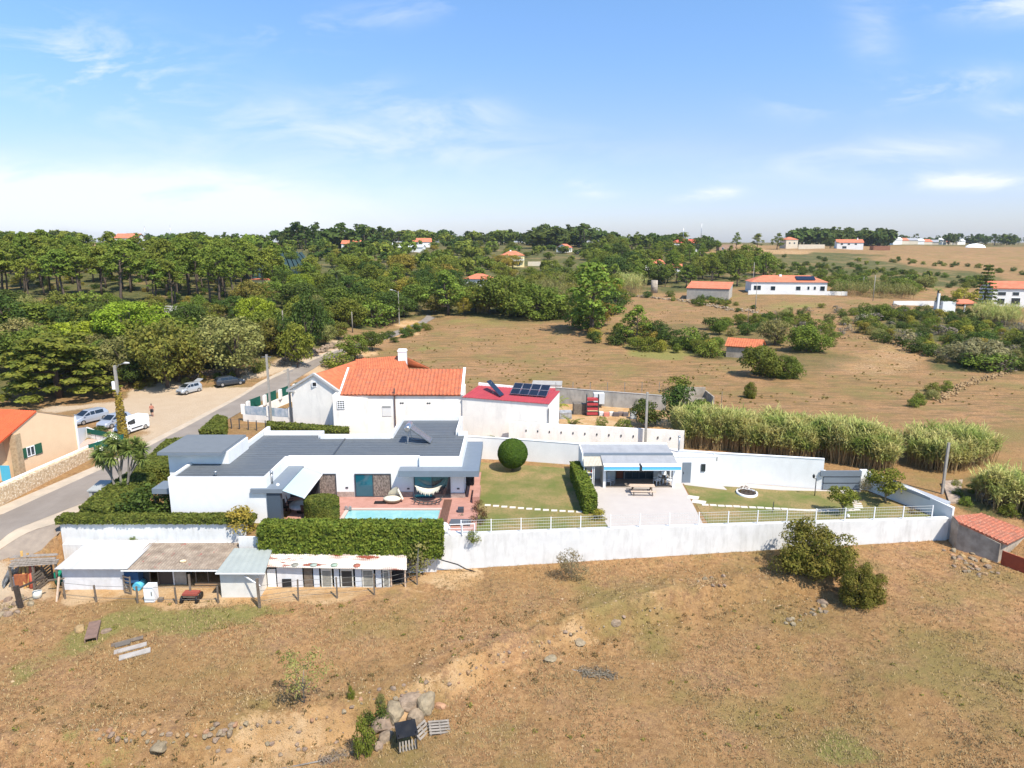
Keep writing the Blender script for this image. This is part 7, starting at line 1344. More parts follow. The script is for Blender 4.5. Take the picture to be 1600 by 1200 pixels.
# ---------------------------------------------------------------- rocks
rock_m = M('limestone', (.33, .25, .17), (.20, .15, .10), 2.2, .95, .03, 9, stain=((.2, .17, .13), 1.8, .5, (1, 1, 1)), objrand=.15, det=5); rock_o = M('ochre_rock', (.42, .27, .14), (.30, .19, .095), 2, .95, .03, 9, objrand=.15)
def rock_mesh(seed):
    import bmesh
    bm = bmesh.new(); bmesh.ops.create_icosphere(bm, subdivisions=3, radius=1); g = random.Random(seed); pl = [(Vector((g.gauss(0, 1), g.gauss(0, 1), g.gauss(0, .7))).normalized(), g.uniform(.62, .9)) for _ in range(9)]
    for v in bm.verts:
        for nrm, d in pl:
            t = v.co.dot(nrm)
            if t > d: v.co -= nrm * (t - d)
        v.co *= 1 + .05 * math.sin(v.co.x * 9 + seed) * math.sin(v.co.y * 8); 
    me = bpy.data.meshes.new('rock'); bm.to_mesh(me); bm.free(); return me
RM = [rock_mesh(i) for i in range(6)]
for m_ in RM[:3]: m_.materials.append(rock_m)
for m_ in RM[3:]: m_.materials.append(rock_o if m_ is RM[3] else rock_m)
def rock(x, y, s, label, group=None, sz=.6, i=None, z=None, rz=None, sy=.8):
    o = bpy.data.objects.new('rock', RM[random.randrange(6) if i is None else i]); COL.objects.link(o); o.location = (x, y, (H(x, y) if z is None else z) + s * sz * .12); o.scale = (s, s * sy, s * sz); o.rotation_euler = (0, 0, random.uniform(0, 6.28) if rz is None else rz); return tag(o, label, 'rock', group)
for px, py, s, sz, i, lb in ((615, 1114, .95, .62, 0, 'largest pale boulder behind the black chair'), (666, 1102, .85, .8, 1, 'tall pale boulder above the wooden pallets'), (642, 1098, .9, .5, 2, 'flat sandy boulder at the top of the outcrop'), (600, 1136, .75, .8, 4, 'grey boulder above the yellow-flowered shrub'), (628, 1128, .7, .9, 3, 'ochre boulder right behind the black-draped chair'), (650, 1122, .6, .9, 5, 'brown boulder between the chair and the tall boulder'), (603, 1155, .55, .8, 1, 'rough boulder directly left of the black chair'), (590, 1168, .4, .6, 5, 'low boulder under the yellow-flowered shrub'), (688, 1105, .4, .6, 3, 'ochre boulder at the right of the outcrop'),
        (125, 984, .5, .55, 3, 'rounded boulder left of the rusty trough'), (166, 987, .4, .4, 2, 'low stone right of the rusty trough'), (905, 1003, .55, .35, 0, 'flat pale slab of rock on the ledge near the fallen branch'), (860, 1030, .5, .3, 2, 'broad mossy rock left of the fallen branch'), (962, 975, .42, .7, 1, 'single pale rock at the upper end of the ledge'), (1285, 942, .45, .5, 0, 'pale rock at the top of the small stone row'), (250, 1168, .6, .35, 2, 'long pale slab at the bottom left'), (1378, 920, .35, .3, 3, 'flat ochre stone right of the small field bush')):
    x, y, z = G(px, py); rock(x, y, s, lb, sz=sz, i=i)
random.seed(33)
for (poly, n, rg, lb, gp) in (([(318, 1130), (362, 1132), (368, 1185), (320, 1170)], 11, (.13, .26), 'grey stone of the small heap at the lower left', 'stones of the lower left heap'), ([(545, 1085), (680, 1060), (760, 1030), (760, 1045), (690, 1085), (560, 1105)], 26, (.07, .22), 'ochre stone on the eroded bank above the outcrop', 'stones on the eroded bank'),
        ([(740, 1035), (850, 995), (950, 965), (1060, 935), (1060, 950), (950, 985), (850, 1010), (750, 1055)], 34, (.06, .2), 'stone bedded along the rocky ledge', 'stones along the rocky ledge'), ([(1222, 972), (1290, 945), (1296, 955), (1230, 980)], 14, (.12, .28), 'pale stone in the short stone row', 'stones of the short row'),
        ([(130, 1140), (280, 1145), (420, 1120), (425, 1135), (280, 1162), (130, 1155)], 34, (.08, .22), 'mossy stone in the old wall line at the lower left', 'stones of the old wall line'), ([(400, 1125), (560, 1100), (570, 1160), (420, 1190)], 20, (.07, .2), 'stone lying in the bare ochre patch', 'stones in the ochre patch'),
        ([(1468, 850), (1500, 850), (1545, 880), (1570, 895), (1530, 905), (1490, 890)], 34, (.14, .34), 'stone of the rubble heap below the stone shed', 'stones of the rubble heap'), ([(5, 925), (60, 935), (50, 955), (0, 965)], 14, (.15, .4), 'stone of the broken bank at the left edge', 'stones at the left edge'), ([(1060, 905), (1140, 900), (1140, 915), (1070, 918)], 8, (.12, .25), 'small stone on the scarp below the white wall', 'stones below the white wall')):
    for (x, y) in poly_scatter(poly, n, .22, 5): rock(x, y, random.uniform(*rg), lb, gp, sz=random.uniform(.45, .8))
def drystone(name, label, pts, n, s, w, seed, m=rock_m):
    g = random.Random(seed); b = MB().mat(m); P = [Vector(G(*p)) for p in pts]; L_ = [0]
    for a, c in zip(P, P[1:]): L_.append(L_[-1] + (c - a).length)
    me = RM[0]; vs = np.array([v.co[:] for v in me.vertices]); fs = [list(p.vertices) for p in me.polygons]; V_ = []; F_ = []
    for i in range(n):
        t = g.random() * L_[-1]; k = max(j for j in range(len(P)) if L_[j] <= t); k = min(k, len(P) - 2); p = P[k].lerp(P[k + 1], (t - L_[k]) / (L_[k + 1] - L_[k])); x = p.x + g.gauss(0, w); y = p.y + g.gauss(0, w); s_ = s * g.uniform(.5, 1.2); a = g.uniform(0, 6.28)
        z = H(x, y) + g.choice((.1, .1, .35, .6)) * s * 2.2; q = vs * [s_, s_ * .8, s_ * .7]; q = np.column_stack([q[:, 0] * math.cos(a) - q[:, 1] * math.sin(a) + x, q[:, 0] * math.sin(a) + q[:, 1] * math.cos(a) + y, q[:, 2] + z]); F_.append(np.array(fs) + len(V_) * len(vs)); V_.append(q)
    return tag(np_mesh(name, np.concatenate(V_), np.concatenate(F_), m), label, 'dry stone wall')
drystone('dry_stone_wall', 'loose dry stone wall along the road below the silvery tree', [(447, 566), (485, 555), (530, 540)], 260, .36, .45, 1); drystone('dry_stone_wall', 'dry stone wall curving through the right-hand field', [(1465, 628), (1500, 605), (1540, 592), (1575, 584)], 260, .24, .4, 2, rock_o)
drystone('dry_stone_wall', 'short pale stone wall behind the parked cars', [(298, 590), (330, 584), (350, 585)], 120, .32, .4, 3); drystone('dry_stone_wall', 'broken stone edge under the right-hand scrub', [(1290, 530), (1350, 528), (1420, 545), (1470, 560)], 150, .22, .8, 4, rock_o)
drystone('dry_stone_wall', 'old stone wall bordering the second brown field', [(980, 462), (1060, 470), (1140, 485), (1200, 492)], 170, .42, .5, 6)
# pebbles: countless
g = np.random.default_rng(9); n = 9000; Y = g.uniform(28, 56, n); X_ = g.uniform(-.9, .9, n) * (Y + 4); d_l = seg_sd(X_, Y, LEDGE); k = (hgt(X_, Y) < -1) & ((np.abs(d_l) < 2.6) & (X_ < 24) & (g.random(n) < .8) | (g.random(n) < .05)); X_, Y = X_[k], Y[k]; Z = hgt(X_, Y); s_ = g.uniform(.02, .085, len(X_)) * np.where(g.random(len(X_)) < .06, 1.8, 1)
oc = np.array([[1, 0, 0], [0, .8, 0], [-1, 0, 0], [0, -.8, 0], [.1, 0, .7], [0, .1, -.5]]); of = np.array([[0, 1, 4], [1, 2, 4], [2, 3, 4], [3, 0, 4]]); jit = g.uniform(.6, 1.3, (len(X_), 6, 3)); V_ = oc[None] * s_[:, None, None] * jit + np.column_stack([X_, Y, Z])[:, None, :]; F_ = of[None] + (np.arange(len(X_)) * 6)[:, None, None]
tag(np_mesh('pebbles', V_.reshape(-1, 3), F_.reshape(-1, 3), M('pebble', (.44, .32, .19), (.30, .21, .12), 3, .95, island=.25)), 'pebbles and small stones strewn along the ledge', 'pebbles', kind='stuff')
# slabs, chair, pallets in the near field
for px, py, w_, d_2, lb, m_ in ((204, 1015, 1.9, .42, 'pale concrete slab, middle of the stack in the grass', M('pale_slab', (.40, .36, .32), (.32, .28, .25), 3)), (211, 1024, 1.8, .5, 'pale concrete slab nearest the camera in the stack', M('pale_slab2', (.42, .38, .34), (.33, .3, .27), 3)), (199, 1004, 1.9, .35, 'dark weathered board behind the pale slabs', wood), (192, 1008, .9, .4, 'broken dark board at the left of the slab stack', M('dark_board', (.14, .12, .1)))):
    x, y, z = G(px, py); o = mb(m_).box(-w_ / 2, w_ / 2, -d_2 / 2, d_2 / 2, 0, .09).build('slab', None, bevel=.015); o.location = (x, y, z + .04); o.rotation_euler = (R(4), R(-3), R(26)); tag(o, lb, 'slab')
x, y, z = G(636, 1168); ch = thing('draped_chair', 'slatted grey garden chair with a black cloth thrown over it', 'chair', (x, y, z), R(18)); 
slw = M('silver_slats', (.30, .26, .22), (.21, .18, .15), 3, .8); q = mb(slw)
for k in range(6): q.bar((-.42 + k * .17, -.15, .55), (-.42 + k * .17, -.32, .05), .09, .03)
q.build('slats', ch, local=True); bk_ = mb(black_m); 
for sx_, sy_ in ((-.5, -.35), (.5, -.35), (-.5, .55), (.5, .55)): mb(black_m).bar((sx_, sy_, 0), (sx_ * .94, sy_ * .9, 1.15), .045).build('leg', ch, local=True)
bk_.sheet((-.58, -.42, .98), (.58, -.42, .98), (.58, .62, 1.2), (-.58, .62, 1.2), 10, 10, lambda u, v: .03 * math.sin(u * 7) * math.sin(v * 6), .02).build('cloth', ch, local=True)
for px, py, rz_, lb in ((660, 1146, .5, 'small grey pallet standing right beside the black-draped chair'), (686, 1140, -.35, 'weathered grey pallet lying right of the outcrop')):
    x, y, z = G(px, py); p = thing('pallet', lb, 'pallet', (x, y, z), rz_); 
    for k in range(5): o = mb(slw).box(-.6, .6, -.4 + k * .19, -.28 + k * .19, .14, .17).build('slat', p, local=True)
    for sx_ in (-.55, 0, .5): mb(slw).box(sx_, sx_ + .08, -.42, .5, .02, .139).build('bearer', p, local=True)
    p.rotation_euler = (R(38 if rz_ > 0 else 14), R(6), rz_ + .6)
hx = [PY(*a) for a in ((655, 862, 49.7), (668, 862, 49.75), (690, 874, 49.85), (715, 881, 49.95), (728, 888, 50.1), (745, 893, 50.1))]
tag(mb(black_m).tube([(p[0], p[1] - .12, p[2]) for p in hx], .05, 8).build('hose'), 'black hose sagging along the white retaining wall', 'hose')
# ---------------------------------------------------------------- stone shed at the right edge
ss_ = thing('stone_shed', 'small old stone shed with a weathered red tile roof at the right edge', 'shed', (38, 52, -1.8))
c0, c1 = PY(1497, 816, 52.0), PY(1573, 850, 49.6); cL = PY(1490, 806, 53.0); cb = PY(1533, 802, 55.4); cr = PY(1612, 832, 53.3)
mb(wall_old).prism([(c0[0] + .1, c0[1]), (c1[0] - .4, c1[1] + .1), (cr[0] - .5, cr[1] - .1), (cb[0], cb[1] - .2), (cL[0] + .1, cL[1] + .3)], -3.2, [c0[2] - .08, c1[2] - .05, cr[2] - .1, cb[2] - .1, cL[2] - .1]).build('wall', ss_)
tr2 = M('old_red_tiles', (.46, .145, .08), (.27, .09, .055), 3, .85, stain=((.20, .13, .09), 2.2, .9, (1, 1, 1)), speck=((.62, .36, .24), 7, .6))
b = mb(tr2); b.sheet(cb, cr, (c1[0], c1[1] - .1, c1[2]), (c0[0], c0[1] - .1, c0[2]), 96, 24, lambda u, v: .05 * (1 - abs(math.sin(u * math.pi / .3))) + .03, .08); b.add([cb, (c0[0], c0[1] - .1, c0[2]), cL], [(0, 1, 2)]); b.build('roof', ss_)
w0 = G(1566, 884); w1 = G(1640, 910); tag(mb(M('red_brick_panel', (.36, .075, .035), (.28, .06, .03), 2, .9, .02, 10)).prism([w0[:2], w1[:2], (w1[0], w1[1] + .2), (w0[0], w0[1] + .2)], -3.3, [-.55, -.75, -.75, -.55]).build('brick_wall'), 'low red brick wall running off the right edge from the stone shed', 'wall')
p0 = G(1478, 800); tag(mb(M('rough_stone_block', (.42, .33, .25), (.28, .21, .16), 2.5, .95, .05, 5)).prism([PZ(1481, 800, -1)[:2], PZ(1497, 800, -1)[:2], PZ(1502, 768, -1)[:2], PZ(1470, 772, -1)[:2]], -2.5, [.0, .0, .25, .35]).build('stone_ruin'), 'squat block of rough brown stone outside the corner of the side wall', 'ruin')
x, y, z = G(1522, 860); tag(mb(M('orange_pipe', (.55, .13, .06))).tube([(x - .6, y, z + .5), (x + .8, y - .3, z + .35)], .09, 10).build('pipe'), 'orange pipe lying on the rubble heap', 'pipe')
# concrete pen & yard clutter
x, y, _ = PZ(1088, 640, 0); pn_ = thing('concrete_pen', 'low open concrete pen behind the yard bushes', 'pen', (x, y, 0)); X0, X1 = XP(1060, 97, 1), XP(1108, 97, 1)
mb(wall_old).box(X0, X1, 99, 99.2, -.2, 1.9).box(X0, X0 + .2, 96, 98.99, -.2, 1.6).box(X1, X1 + .2, 95, 99.2, -.2, 1.4).box(X0, X1 - 1, 95.8, 95.99, -.2, 1.0).build('pen_wall', pn_)
def yard(px, py, w, d, h, m, name, label, cat, rz=0, z0=0):
    x, y, _ = PZ(px, py, 0); o = mb(m).box(-w / 2, w / 2, 0, d, z0, z0 + h).build(name, None, bevel=.02); o.location = (x, y, 0); o.rotation_euler = (0, 0, rz); return tag(o, label, cat)
redp = M('faded_red', (.45, .05, .06), (.35, .05, .05), 3)
rk = thing('red_rack', 'tall faded red rack in the cluttered yard', 'rack', PZ(926, 650, 0)); x, y, _ = PZ(926, 650, 0)
for k in range(4): mb(redp).box(x - .8, x + .7, y, y + .8, .15 + k * .65, .45 + k * .65).build('tray', rk)
for a in (-.85, .75): mb(frame_m).box(x + a, x + a + .08, y, y + .8, 0, 2.9).build('post', rk)
yard(936, 638, 1.5, 1.2, 1.5, M('pale_box', (.55, .58, .6)), 'white_box', 'pale box cabinet behind the red rack', 'box', z0=.6); yard(1034, 640, 1.1, .1, 2.0, whitepaint, 'door_leaf', 'white door panel standing by the right end of the yard wall', 'panel'); yard(1017, 632, 1.2, .3, .35, M('white_tub', (.7, .7, .68)), 'tub', 'small white tub at the foot of the mouldy wall', 'tub')
yard(907, 648, 1.9, 1.6, 1.5, M('wire_cage', (.22, .18, .14), (.12, .1, .08), 4), 'wire_cage', 'rusty wire cage left of the red rack', 'cage'); yard(884, 655, 1.6, 1.5, .9, M('grey_rubbish', (.45, .45, .45), (.2, .2, .2), 3), 'rubbish_heap', 'grey rubbish heap next to the banana plant', 'rubbish'); yard(861, 654, 1.2, 1, .8, M('terracotta_pot', (.5, .16, .08)), 'clay_tub', 'terracotta coloured tub at the annex corner', 'tub'); yard(862, 625, 1.5, 1.5, 1.5, red_roof, 'red_shed', 'tiny red sheet hut behind the annex corner', 'hut')
yard(990, 655, .8, .7, 1.0, M('grey_bin', (.5, .52, .53)), 'bin', 'pale grey bin under the dense dark yard tree', 'bin'); yard(985, 628, 1.6, .8, .7, redp, 'red_crate', 'faded red crate against the mouldy yard wall', 'crate')
for i, (px, w_, c) in enumerate(((940, .6, (.6, .6, .6)), (948, .7, (.55, .2, .15)), (956, .6, (.62, .6, .55)), (963, .8, (.12, .1, .1)), (971, .7, (.2, .15, .13)), (978, .7, (.14, .12, .12)))): yard(px, 650 + (i % 2), w_, .6, .5, M('clutter_%d' % i, c), 'clutter_box', ['pale', 'reddish', 'off-white', 'black', 'brown', 'dark'][i] + ' item in the row of yard clutter', 'clutter')
hb = house('block_hut', 'flat concrete hut with an orange-stained top behind the solar panel rack', 854, 618, 4.5, 3, 1.5, -6, wall_nb, concrete, 'flat', 1, [], cat='hut')
# ---------------------------------------------------------------- garden things
stone_t = M('pale_stepping_stone', (.66, .60, .52), (.6, .54, .46), 3)
def step(x, y, a, w, d, label, grp): o = mb(stone_t).box(-w / 2, w / 2, -d / 2, d / 2, 0, .05).build('stepping_stone'); o.location = (x, y, .015); o.rotation_euler = (0, 0, a); return tag(o, label, 'stepping stone', grp)
for i in range(13):
    t = i / 12; x, y, _ = PZ(762 + 156 * t, 790 + 11 * t + 1.2 * math.sin(t * 3), 0); step(x, y, -.05, .52, .34, 'rectangular paving stone in the path across the mown lawn', 'stepping stones of the mown lawn')
for i, (px, py) in enumerate([(1102, 789.5), (1114.5, 790), (1127, 791), (1139, 791.5), (1151, 792), (1163, 793), (1176, 793.5), (1188.5, 794), (1201, 795), (1214, 795.5), (1226, 796), (1238, 797), (1249, 797.5), (1260, 798), (1271, 798), (1283, 798.5), (1294, 798.5), (1305, 798.5), (1329, 798), (1337, 797), (1341.5, 793.5), (1340.5, 790.5), (1339, 787), (1336, 783.5), (1332, 780.5), (1329.5, 777.5), (1326, 774.5), (1322, 772), (1319.5, 769.5)]):
    x, y, _ = PZ(px, py, 0); step(x, y, -.1 if i < 18 else .1 - .12 * (i - 18), .58 if i < 18 else .75, .36 if i < 18 else .28, 'stone in the long straight path across the right lawn' if i < 18 else 'stone in the curved path leading to the slatted gate', 'stepping stones of the right lawn' if i < 18 else 'stepping stones of the curved path')
for px, py, w_ in ((1083, 778, 1.0), (1092, 785, 1.2)): x, y, _ = PZ(px, py, 0); step(x, y, -.4, w_, .8, 'larger pale slab between patio and right lawn', 'larger slabs beside the patio')
x, y, _ = PZ(1167, 771.5, 0); pl2 = thing('oval_flower_bed', 'oval white-rimmed flower bed on the right lawn', 'flower bed', (x, y, 0)); mb(whitepaint).lathe([(1.0, 0), (1.0, .2), (.86, .2), (.86, .02)], (0, 0, 0), 28, (.95, 1.1)).build('rim', pl2, local=True); mb(M('flower_soil', (.06, .045, .035))).lathe([(.86, .1), (0, .12)], (0, 0, 0), 24, (.95, 1.1)).build('soil', pl2, local=True); v, f = clump_leaves([(-.4, .2, .3, .38), (.45, -.1, .28, .34), (.05, .4, .35, .3)], 380, .09, seed=4); np_mesh('plants', v, f, L_red, pl2, local=True)
x, y, _ = PZ(1273, 775, 0); lp = thing('garden_lamp', 'black garden lamp on a post near the slatted gate', 'lamp', (x, y, 0)); mb(black_m).tube([(0, 0, 0), (0, 0, 1.7)], .04, 8).build('post', lp, local=True); mb(black_m).tube([(-.2, 0, 1.75), (0, 0, 1.65)], .03, 6).tube([(-.25, 0, 1.75), (-.25, 0, 1.95), (-.25, 0, 2.15)], [.07, .13, .02], 8).build('lantern', lp, local=True)
x, y, _ = PZ(1207, 801, 0); tag(mb(frame_m).bar((x, y, 0), (x + .05, y, 1.0), .05).build('stake'), 'thin dark stake by the stepping stones', 'stake')
x, y, _ = PZ(1325, 809, 0); tag(mb(whitepaint).lathe([(0, 0), (.12, .05), (.14, .18), (.06, .3), (0, .3)], (x, y, 0), 12).build('garden_light'), 'small white globe light behind the railing', 'lamp')
tag(mb(M('globe_white', (.85, .85, .85), rough=.4)).lathe([(.46 * math.cos(t), .46 * math.sin(t)) for t in np.linspace(-1.57, 1.57, 13)], (XP(693, 50.7, .8), 50.75, .78), 24).build('globe_lamp'), 'white globe at the right end of the thick hedge', 'lamp')
# picnic table
x, y, _ = PZ(1003, 771, 0); pt = thing('picnic_table', 'wooden picnic table with attached benches on the pale patio', 'table', (x, y, .04), R(-2))
for k in range(4): mb(wood_lt).box(-1.15, 1.15, -.36 + k * .185, -.2 + k * .185, .72, .76).build('tabletop_board', pt, local=True)
for s_ in (-1, 1): mb(wood_lt).box(-1.15, 1.15, s_ * .78 - .14, s_ * .78 + .14, .42, .46).build('bench', pt, local=True)
for s_ in (-1, 1): b = mb(wood); b.bar((s_ * .85, -.78, 0), (s_ * .85, -.2, .72), .08).bar((s_ * .85, .78, 0), (s_ * .85, .2, .72), .08).bar((s_ * .85, -.85, .38), (s_ * .85, .85, .38), .06, .1); b.build('leg_frame', pt, local=True)
def chair(px, py, z, rz, label, m, tall=.95, name='garden_chair', w=.5):
    x, y, _ = PZ(px, py, z); r = thing(name, label, 'chair', (x, y, z), rz); q = mb(m).box(-w / 2, w / 2, -.25, .25, .42, .46).build('seat', r, local=True); mb(m).bar((0, .25, .45), (0, .38, tall), w, .04, up=(0, 1, 0)).build('backrest', r, local=True)
    for sx_ in (-1, 1):
        for sy_ in (-1, 1): mb(m).bar((sx_ * w / 2 * .9, sy_ * .22, 0), (sx_ * w / 2 * .85, sy_ * .2, .43), .035).build('leg', r, local=True)
        mb(m).bar((sx_ * w / 2, -.22, .64), (sx_ * w / 2, .3, .66), .04).build('armrest', r, local=True)
    return r
wr_ = M('white_resin', (.72, .72, .72), rough=.5); gr_ = M('grey_textile', (.40, .43, .47), rough=.7)
chair(1026, 757, .055, R(-60), 'white chair left of the round table in the open pavilion', wr_); chair(1046, 757, .055, R(70), 'white chair right of the round table in the open pavilion', wr_); chair(1039, 753, .055, R(10), 'white chair behind the round table in the open pavilion', wr_)
x, y, _ = PZ(1036, 756, .055); rt = thing('round_table', 'small round table inside the open pavilion', 'table', (x, y, .055)); mb(wood).lathe([(0, .7), (.5, .7), (.5, .74), (0, .74)], (0, 0, 0), 24).build('tabletop', rt, local=True); mb(wr_).tube([(0, 0, 0), (0, 0, .7)], .05).build('pedestal', rt, local=True)
chair(951, 758, .055, R(75), 'tall folding lounge chair nearest the left pavilion post', gr_, 1.2, 'folding_chair'); chair(956, 756, .055, R(60), 'grey folding chair second from the left pavilion post', gr_, 1.15, 'folding_chair')
# terrace things
hp0, hp1 = Vector((XP(641, 57.9, 2), 57.95, 2.15)), Vector((XP(697, 57.9, 2), 57.95, 2.2)); hm = thing('hammock', 'cream fringed hammock slung under the grey canopy', 'hammock', tuple((hp0 + hp1) / 2)); canvas = M('cream_canvas', (.66, .60, .48), rough=.9); vs = []; fs = []; nu, nv = 26, 10
for i in range(nu + 1):
    t = i / nu; k = max(0, min(1, (t - .12) / .76)); mid_ = math.sin(math.pi * t) ** .8; w_ = .75 * math.sin(math.pi * k) ** .6 if 0 < k < 1 else .01; c = hp0.lerp(hp1, t); zc = c.z - 1.25 * (1 - (2 * t - 1) ** 2)
    for j in range(nv + 1): s_ = j / nv * 2 - 1; vs.append((c.x, c.y + s_ * w_ * .6, zc + .38 * w_ * s_ * s_))
fs = [(i * (nv + 1) + j, i * (nv + 1) + j + 1, (i + 1) * (nv + 1) + j + 1, (i + 1) * (nv + 1) + j) for i in range(nu) for j in range(nv)]; np_mesh('sling', vs, fs, canvas, hm, smooth=True)
b = mb(canvas)
for i in range(5, 22): 
    p = vs[i * (nv + 1)]; b.add([(p[0] - .09, p[1] - .01, p[2]), (p[0] + .09, p[1] - .01, p[2]), (p[0] + .02 * ((i % 3) - 1), p[1] - .03, p[2] - .22 - .08 * (i % 3))], [(0, 1, 2)])
b.build('fringe', hm)
lb_ = thing('hammock_stand', 'dark curved wooden stand under the cream hammock', 'stand', tuple(hp0.lerp(hp1, .5).xy) + (TE,)); b = mb(M('dark_stained_wood', (.05, .05, .05), rough=.6)); c = hp0.lerp(hp1, .5)
for s_ in (-.3, .3): b.tube([(c.x + t * 1.3, c.y - .6 + s_, TE + .12 + .45 * t * t * abs(t)) for t in np.linspace(-1, 1, 9)], .05, 6)
for t in np.linspace(-.85, .85, 7): b.box(c.x + t * 1.3 - .04, c.x + t * 1.3 + .04, c.y - .9, c.y - .3, TE + .1 + .3 * t * t, TE + .14 + .3 * t * t)
b.build('rocker_frame', lb_)
x, y, _ = PZ(613, 785, TE); db = thing('daybed', 'round beige shell-shaped daybed against the pool facade', 'daybed', (x, y, TE)); mb(M('woven_brown', (.13, .08, .05), rough=.8)).lathe([(.0, .05), (.7, .05), (.8, .3), (0, .32)], (0, 0, 0), 24, (1, .7)).build('base', db, local=True); mb(canvas).lathe([(.78, .32), (.8, .45), (.5, .52), (0, .54)], (0, 0, 0), 24, (1, .7)).build('cushion', db, local=True)
vsd = [(1.0 * math.cos(a) * (1 - .15 * k), .6 * math.sin(a) * (1 - .2 * k) + .1, .3 + .28 * k * (.7 + .6 * math.cos(a - .6))) for k in range(4) for a in np.linspace(-.4, 2.2, 14)]; np_mesh('shell', vsd, [(k * 14 + j, k * 14 + j + 1, (k + 1) * 14 + j + 1, (k + 1) * 14 + j) for k in range(3) for j in range(13)], canvas, db, smooth=True, local=True)
x, y, _ = PZ(597, 787, TE); tag(mb(black_m).box(x - .7, x + .4, y - .1, y + .35, TE + .02, TE + .12).build('sunbed_mat'), 'flat black mat beside the beige daybed', 'mat')
x, y, _ = PZ(471, 800, TE); ctb = thing('covered_table', 'round table under a silver-grey cover on the terrace', 'table', (x, y, TE)); mb(M('silver_cover', (.42, .43, .44), (.3, .3, .31), 3, .5)).lathe([(1.0, .55), (.98, .78), (.5, .84), (0, .86)], (0, 0, 0), 24).build('cover', ctb, local=True); mb(dark).tube([(0, 0, 0), (0, 0, .7)], .4, 12).build('pedestal', ctb, local=True)
for px, py, rz_, lb2 in ((448, 800, 1.2, 'black reclining chair beside the slate pillar'), (455, 792, 1.9, 'black chair in the shade of the pale blue awning'), (478, 806, 2.9, 'black chair in front of the covered table')): chair(px, py, TE, rz_, lb2, black_m, 1.1)
X0, X1 = XP(690, 56, 0), XP(703, 56, 0); dk = thing('pool_deck_strip', 'brown timber deck strip across the end of the swimming pool', 'deck', (X0, 52, TE))
dm = M('brown_deck_board', (.17, .085, .06), (.13, .065, .045), 3, .7)
for k in range(5): w_ = (X1 - X0) / 5; mb(dm).box(X0 + k * w_ + .01, X0 + (k + 1) * w_ - .01, 51.2, 58.3, TE + .003, TE + .07).build('board', dk)
x, y, _ = PZ(720, 800, TE); tag(mb(M('charcoal_box', (.05, .055, .07))).box(x - .25, x + .25, y - .2, y + .25, TE, TE + .4).build('side_table'), 'small charcoal cube table on the reddish terrace', 'table'); x, y, _ = PZ(720, 806, TE); put('dryb', x, y, .4, 'little potted dry plant in front of the cube table', z=TE, wf=1.0, name='potted_plant', cat='plant', notrunk=True)
x, y, _ = PZ(719, 822, .15); sb_ = thing('slatted_lounger', 'low dark slatted lounger at the front edge of the terrace', 'lounger', (x, y, TE))
for k in range(5): mb(M('slate_slat', (.10, .11, .13))).box(-.85, .85, -.1 + k * .2, .06 + k * .2, .22, .26).build('slat', sb_, local=True)
for sx_ in (-.8, .74): mb(frame_m).box(sx_, sx_ + .06, -.1, .9, 0, .219).build('leg', sb_, local=True)
for px, lb2 in ((541, 'left one of two little metal lanterns by the pool'), (547, 'right one of two little metal lanterns by the pool')): x, y, _ = PZ(px, 797, TE); b = mb(steel).box(x - .12, x + .12, y - .1, y + .1, TE, TE + .3).tube([(x - .08, y, TE + .3), (x, y, TE + .42), (x + .08, y, TE + .3)], .015, 5); tag(b.build('lantern'), lb2, 'lantern')
bq = thing('barbecue', 'dark barbecue unit in the shaded side passage', 'barbecue', (XP(734, 62, .5), 62, TE)); mb(black_m).box(-.4, .4, 0, .7, .1, .9).build('body', bq, local=True); mb(black_m).tube([(-.4, .35, .95), (.4, .35, .95)], .33, 12).build('lid', bq, local=True)
x, y = XP(741, 58.5, .5), 60.2; mb_ = mb(brick_m).box(x - .1, x + .5, 57.5, 60.5, .15, .75); tag(mb_.build('brick_bench'), 'low terracotta wall by the side passage', 'low wall')
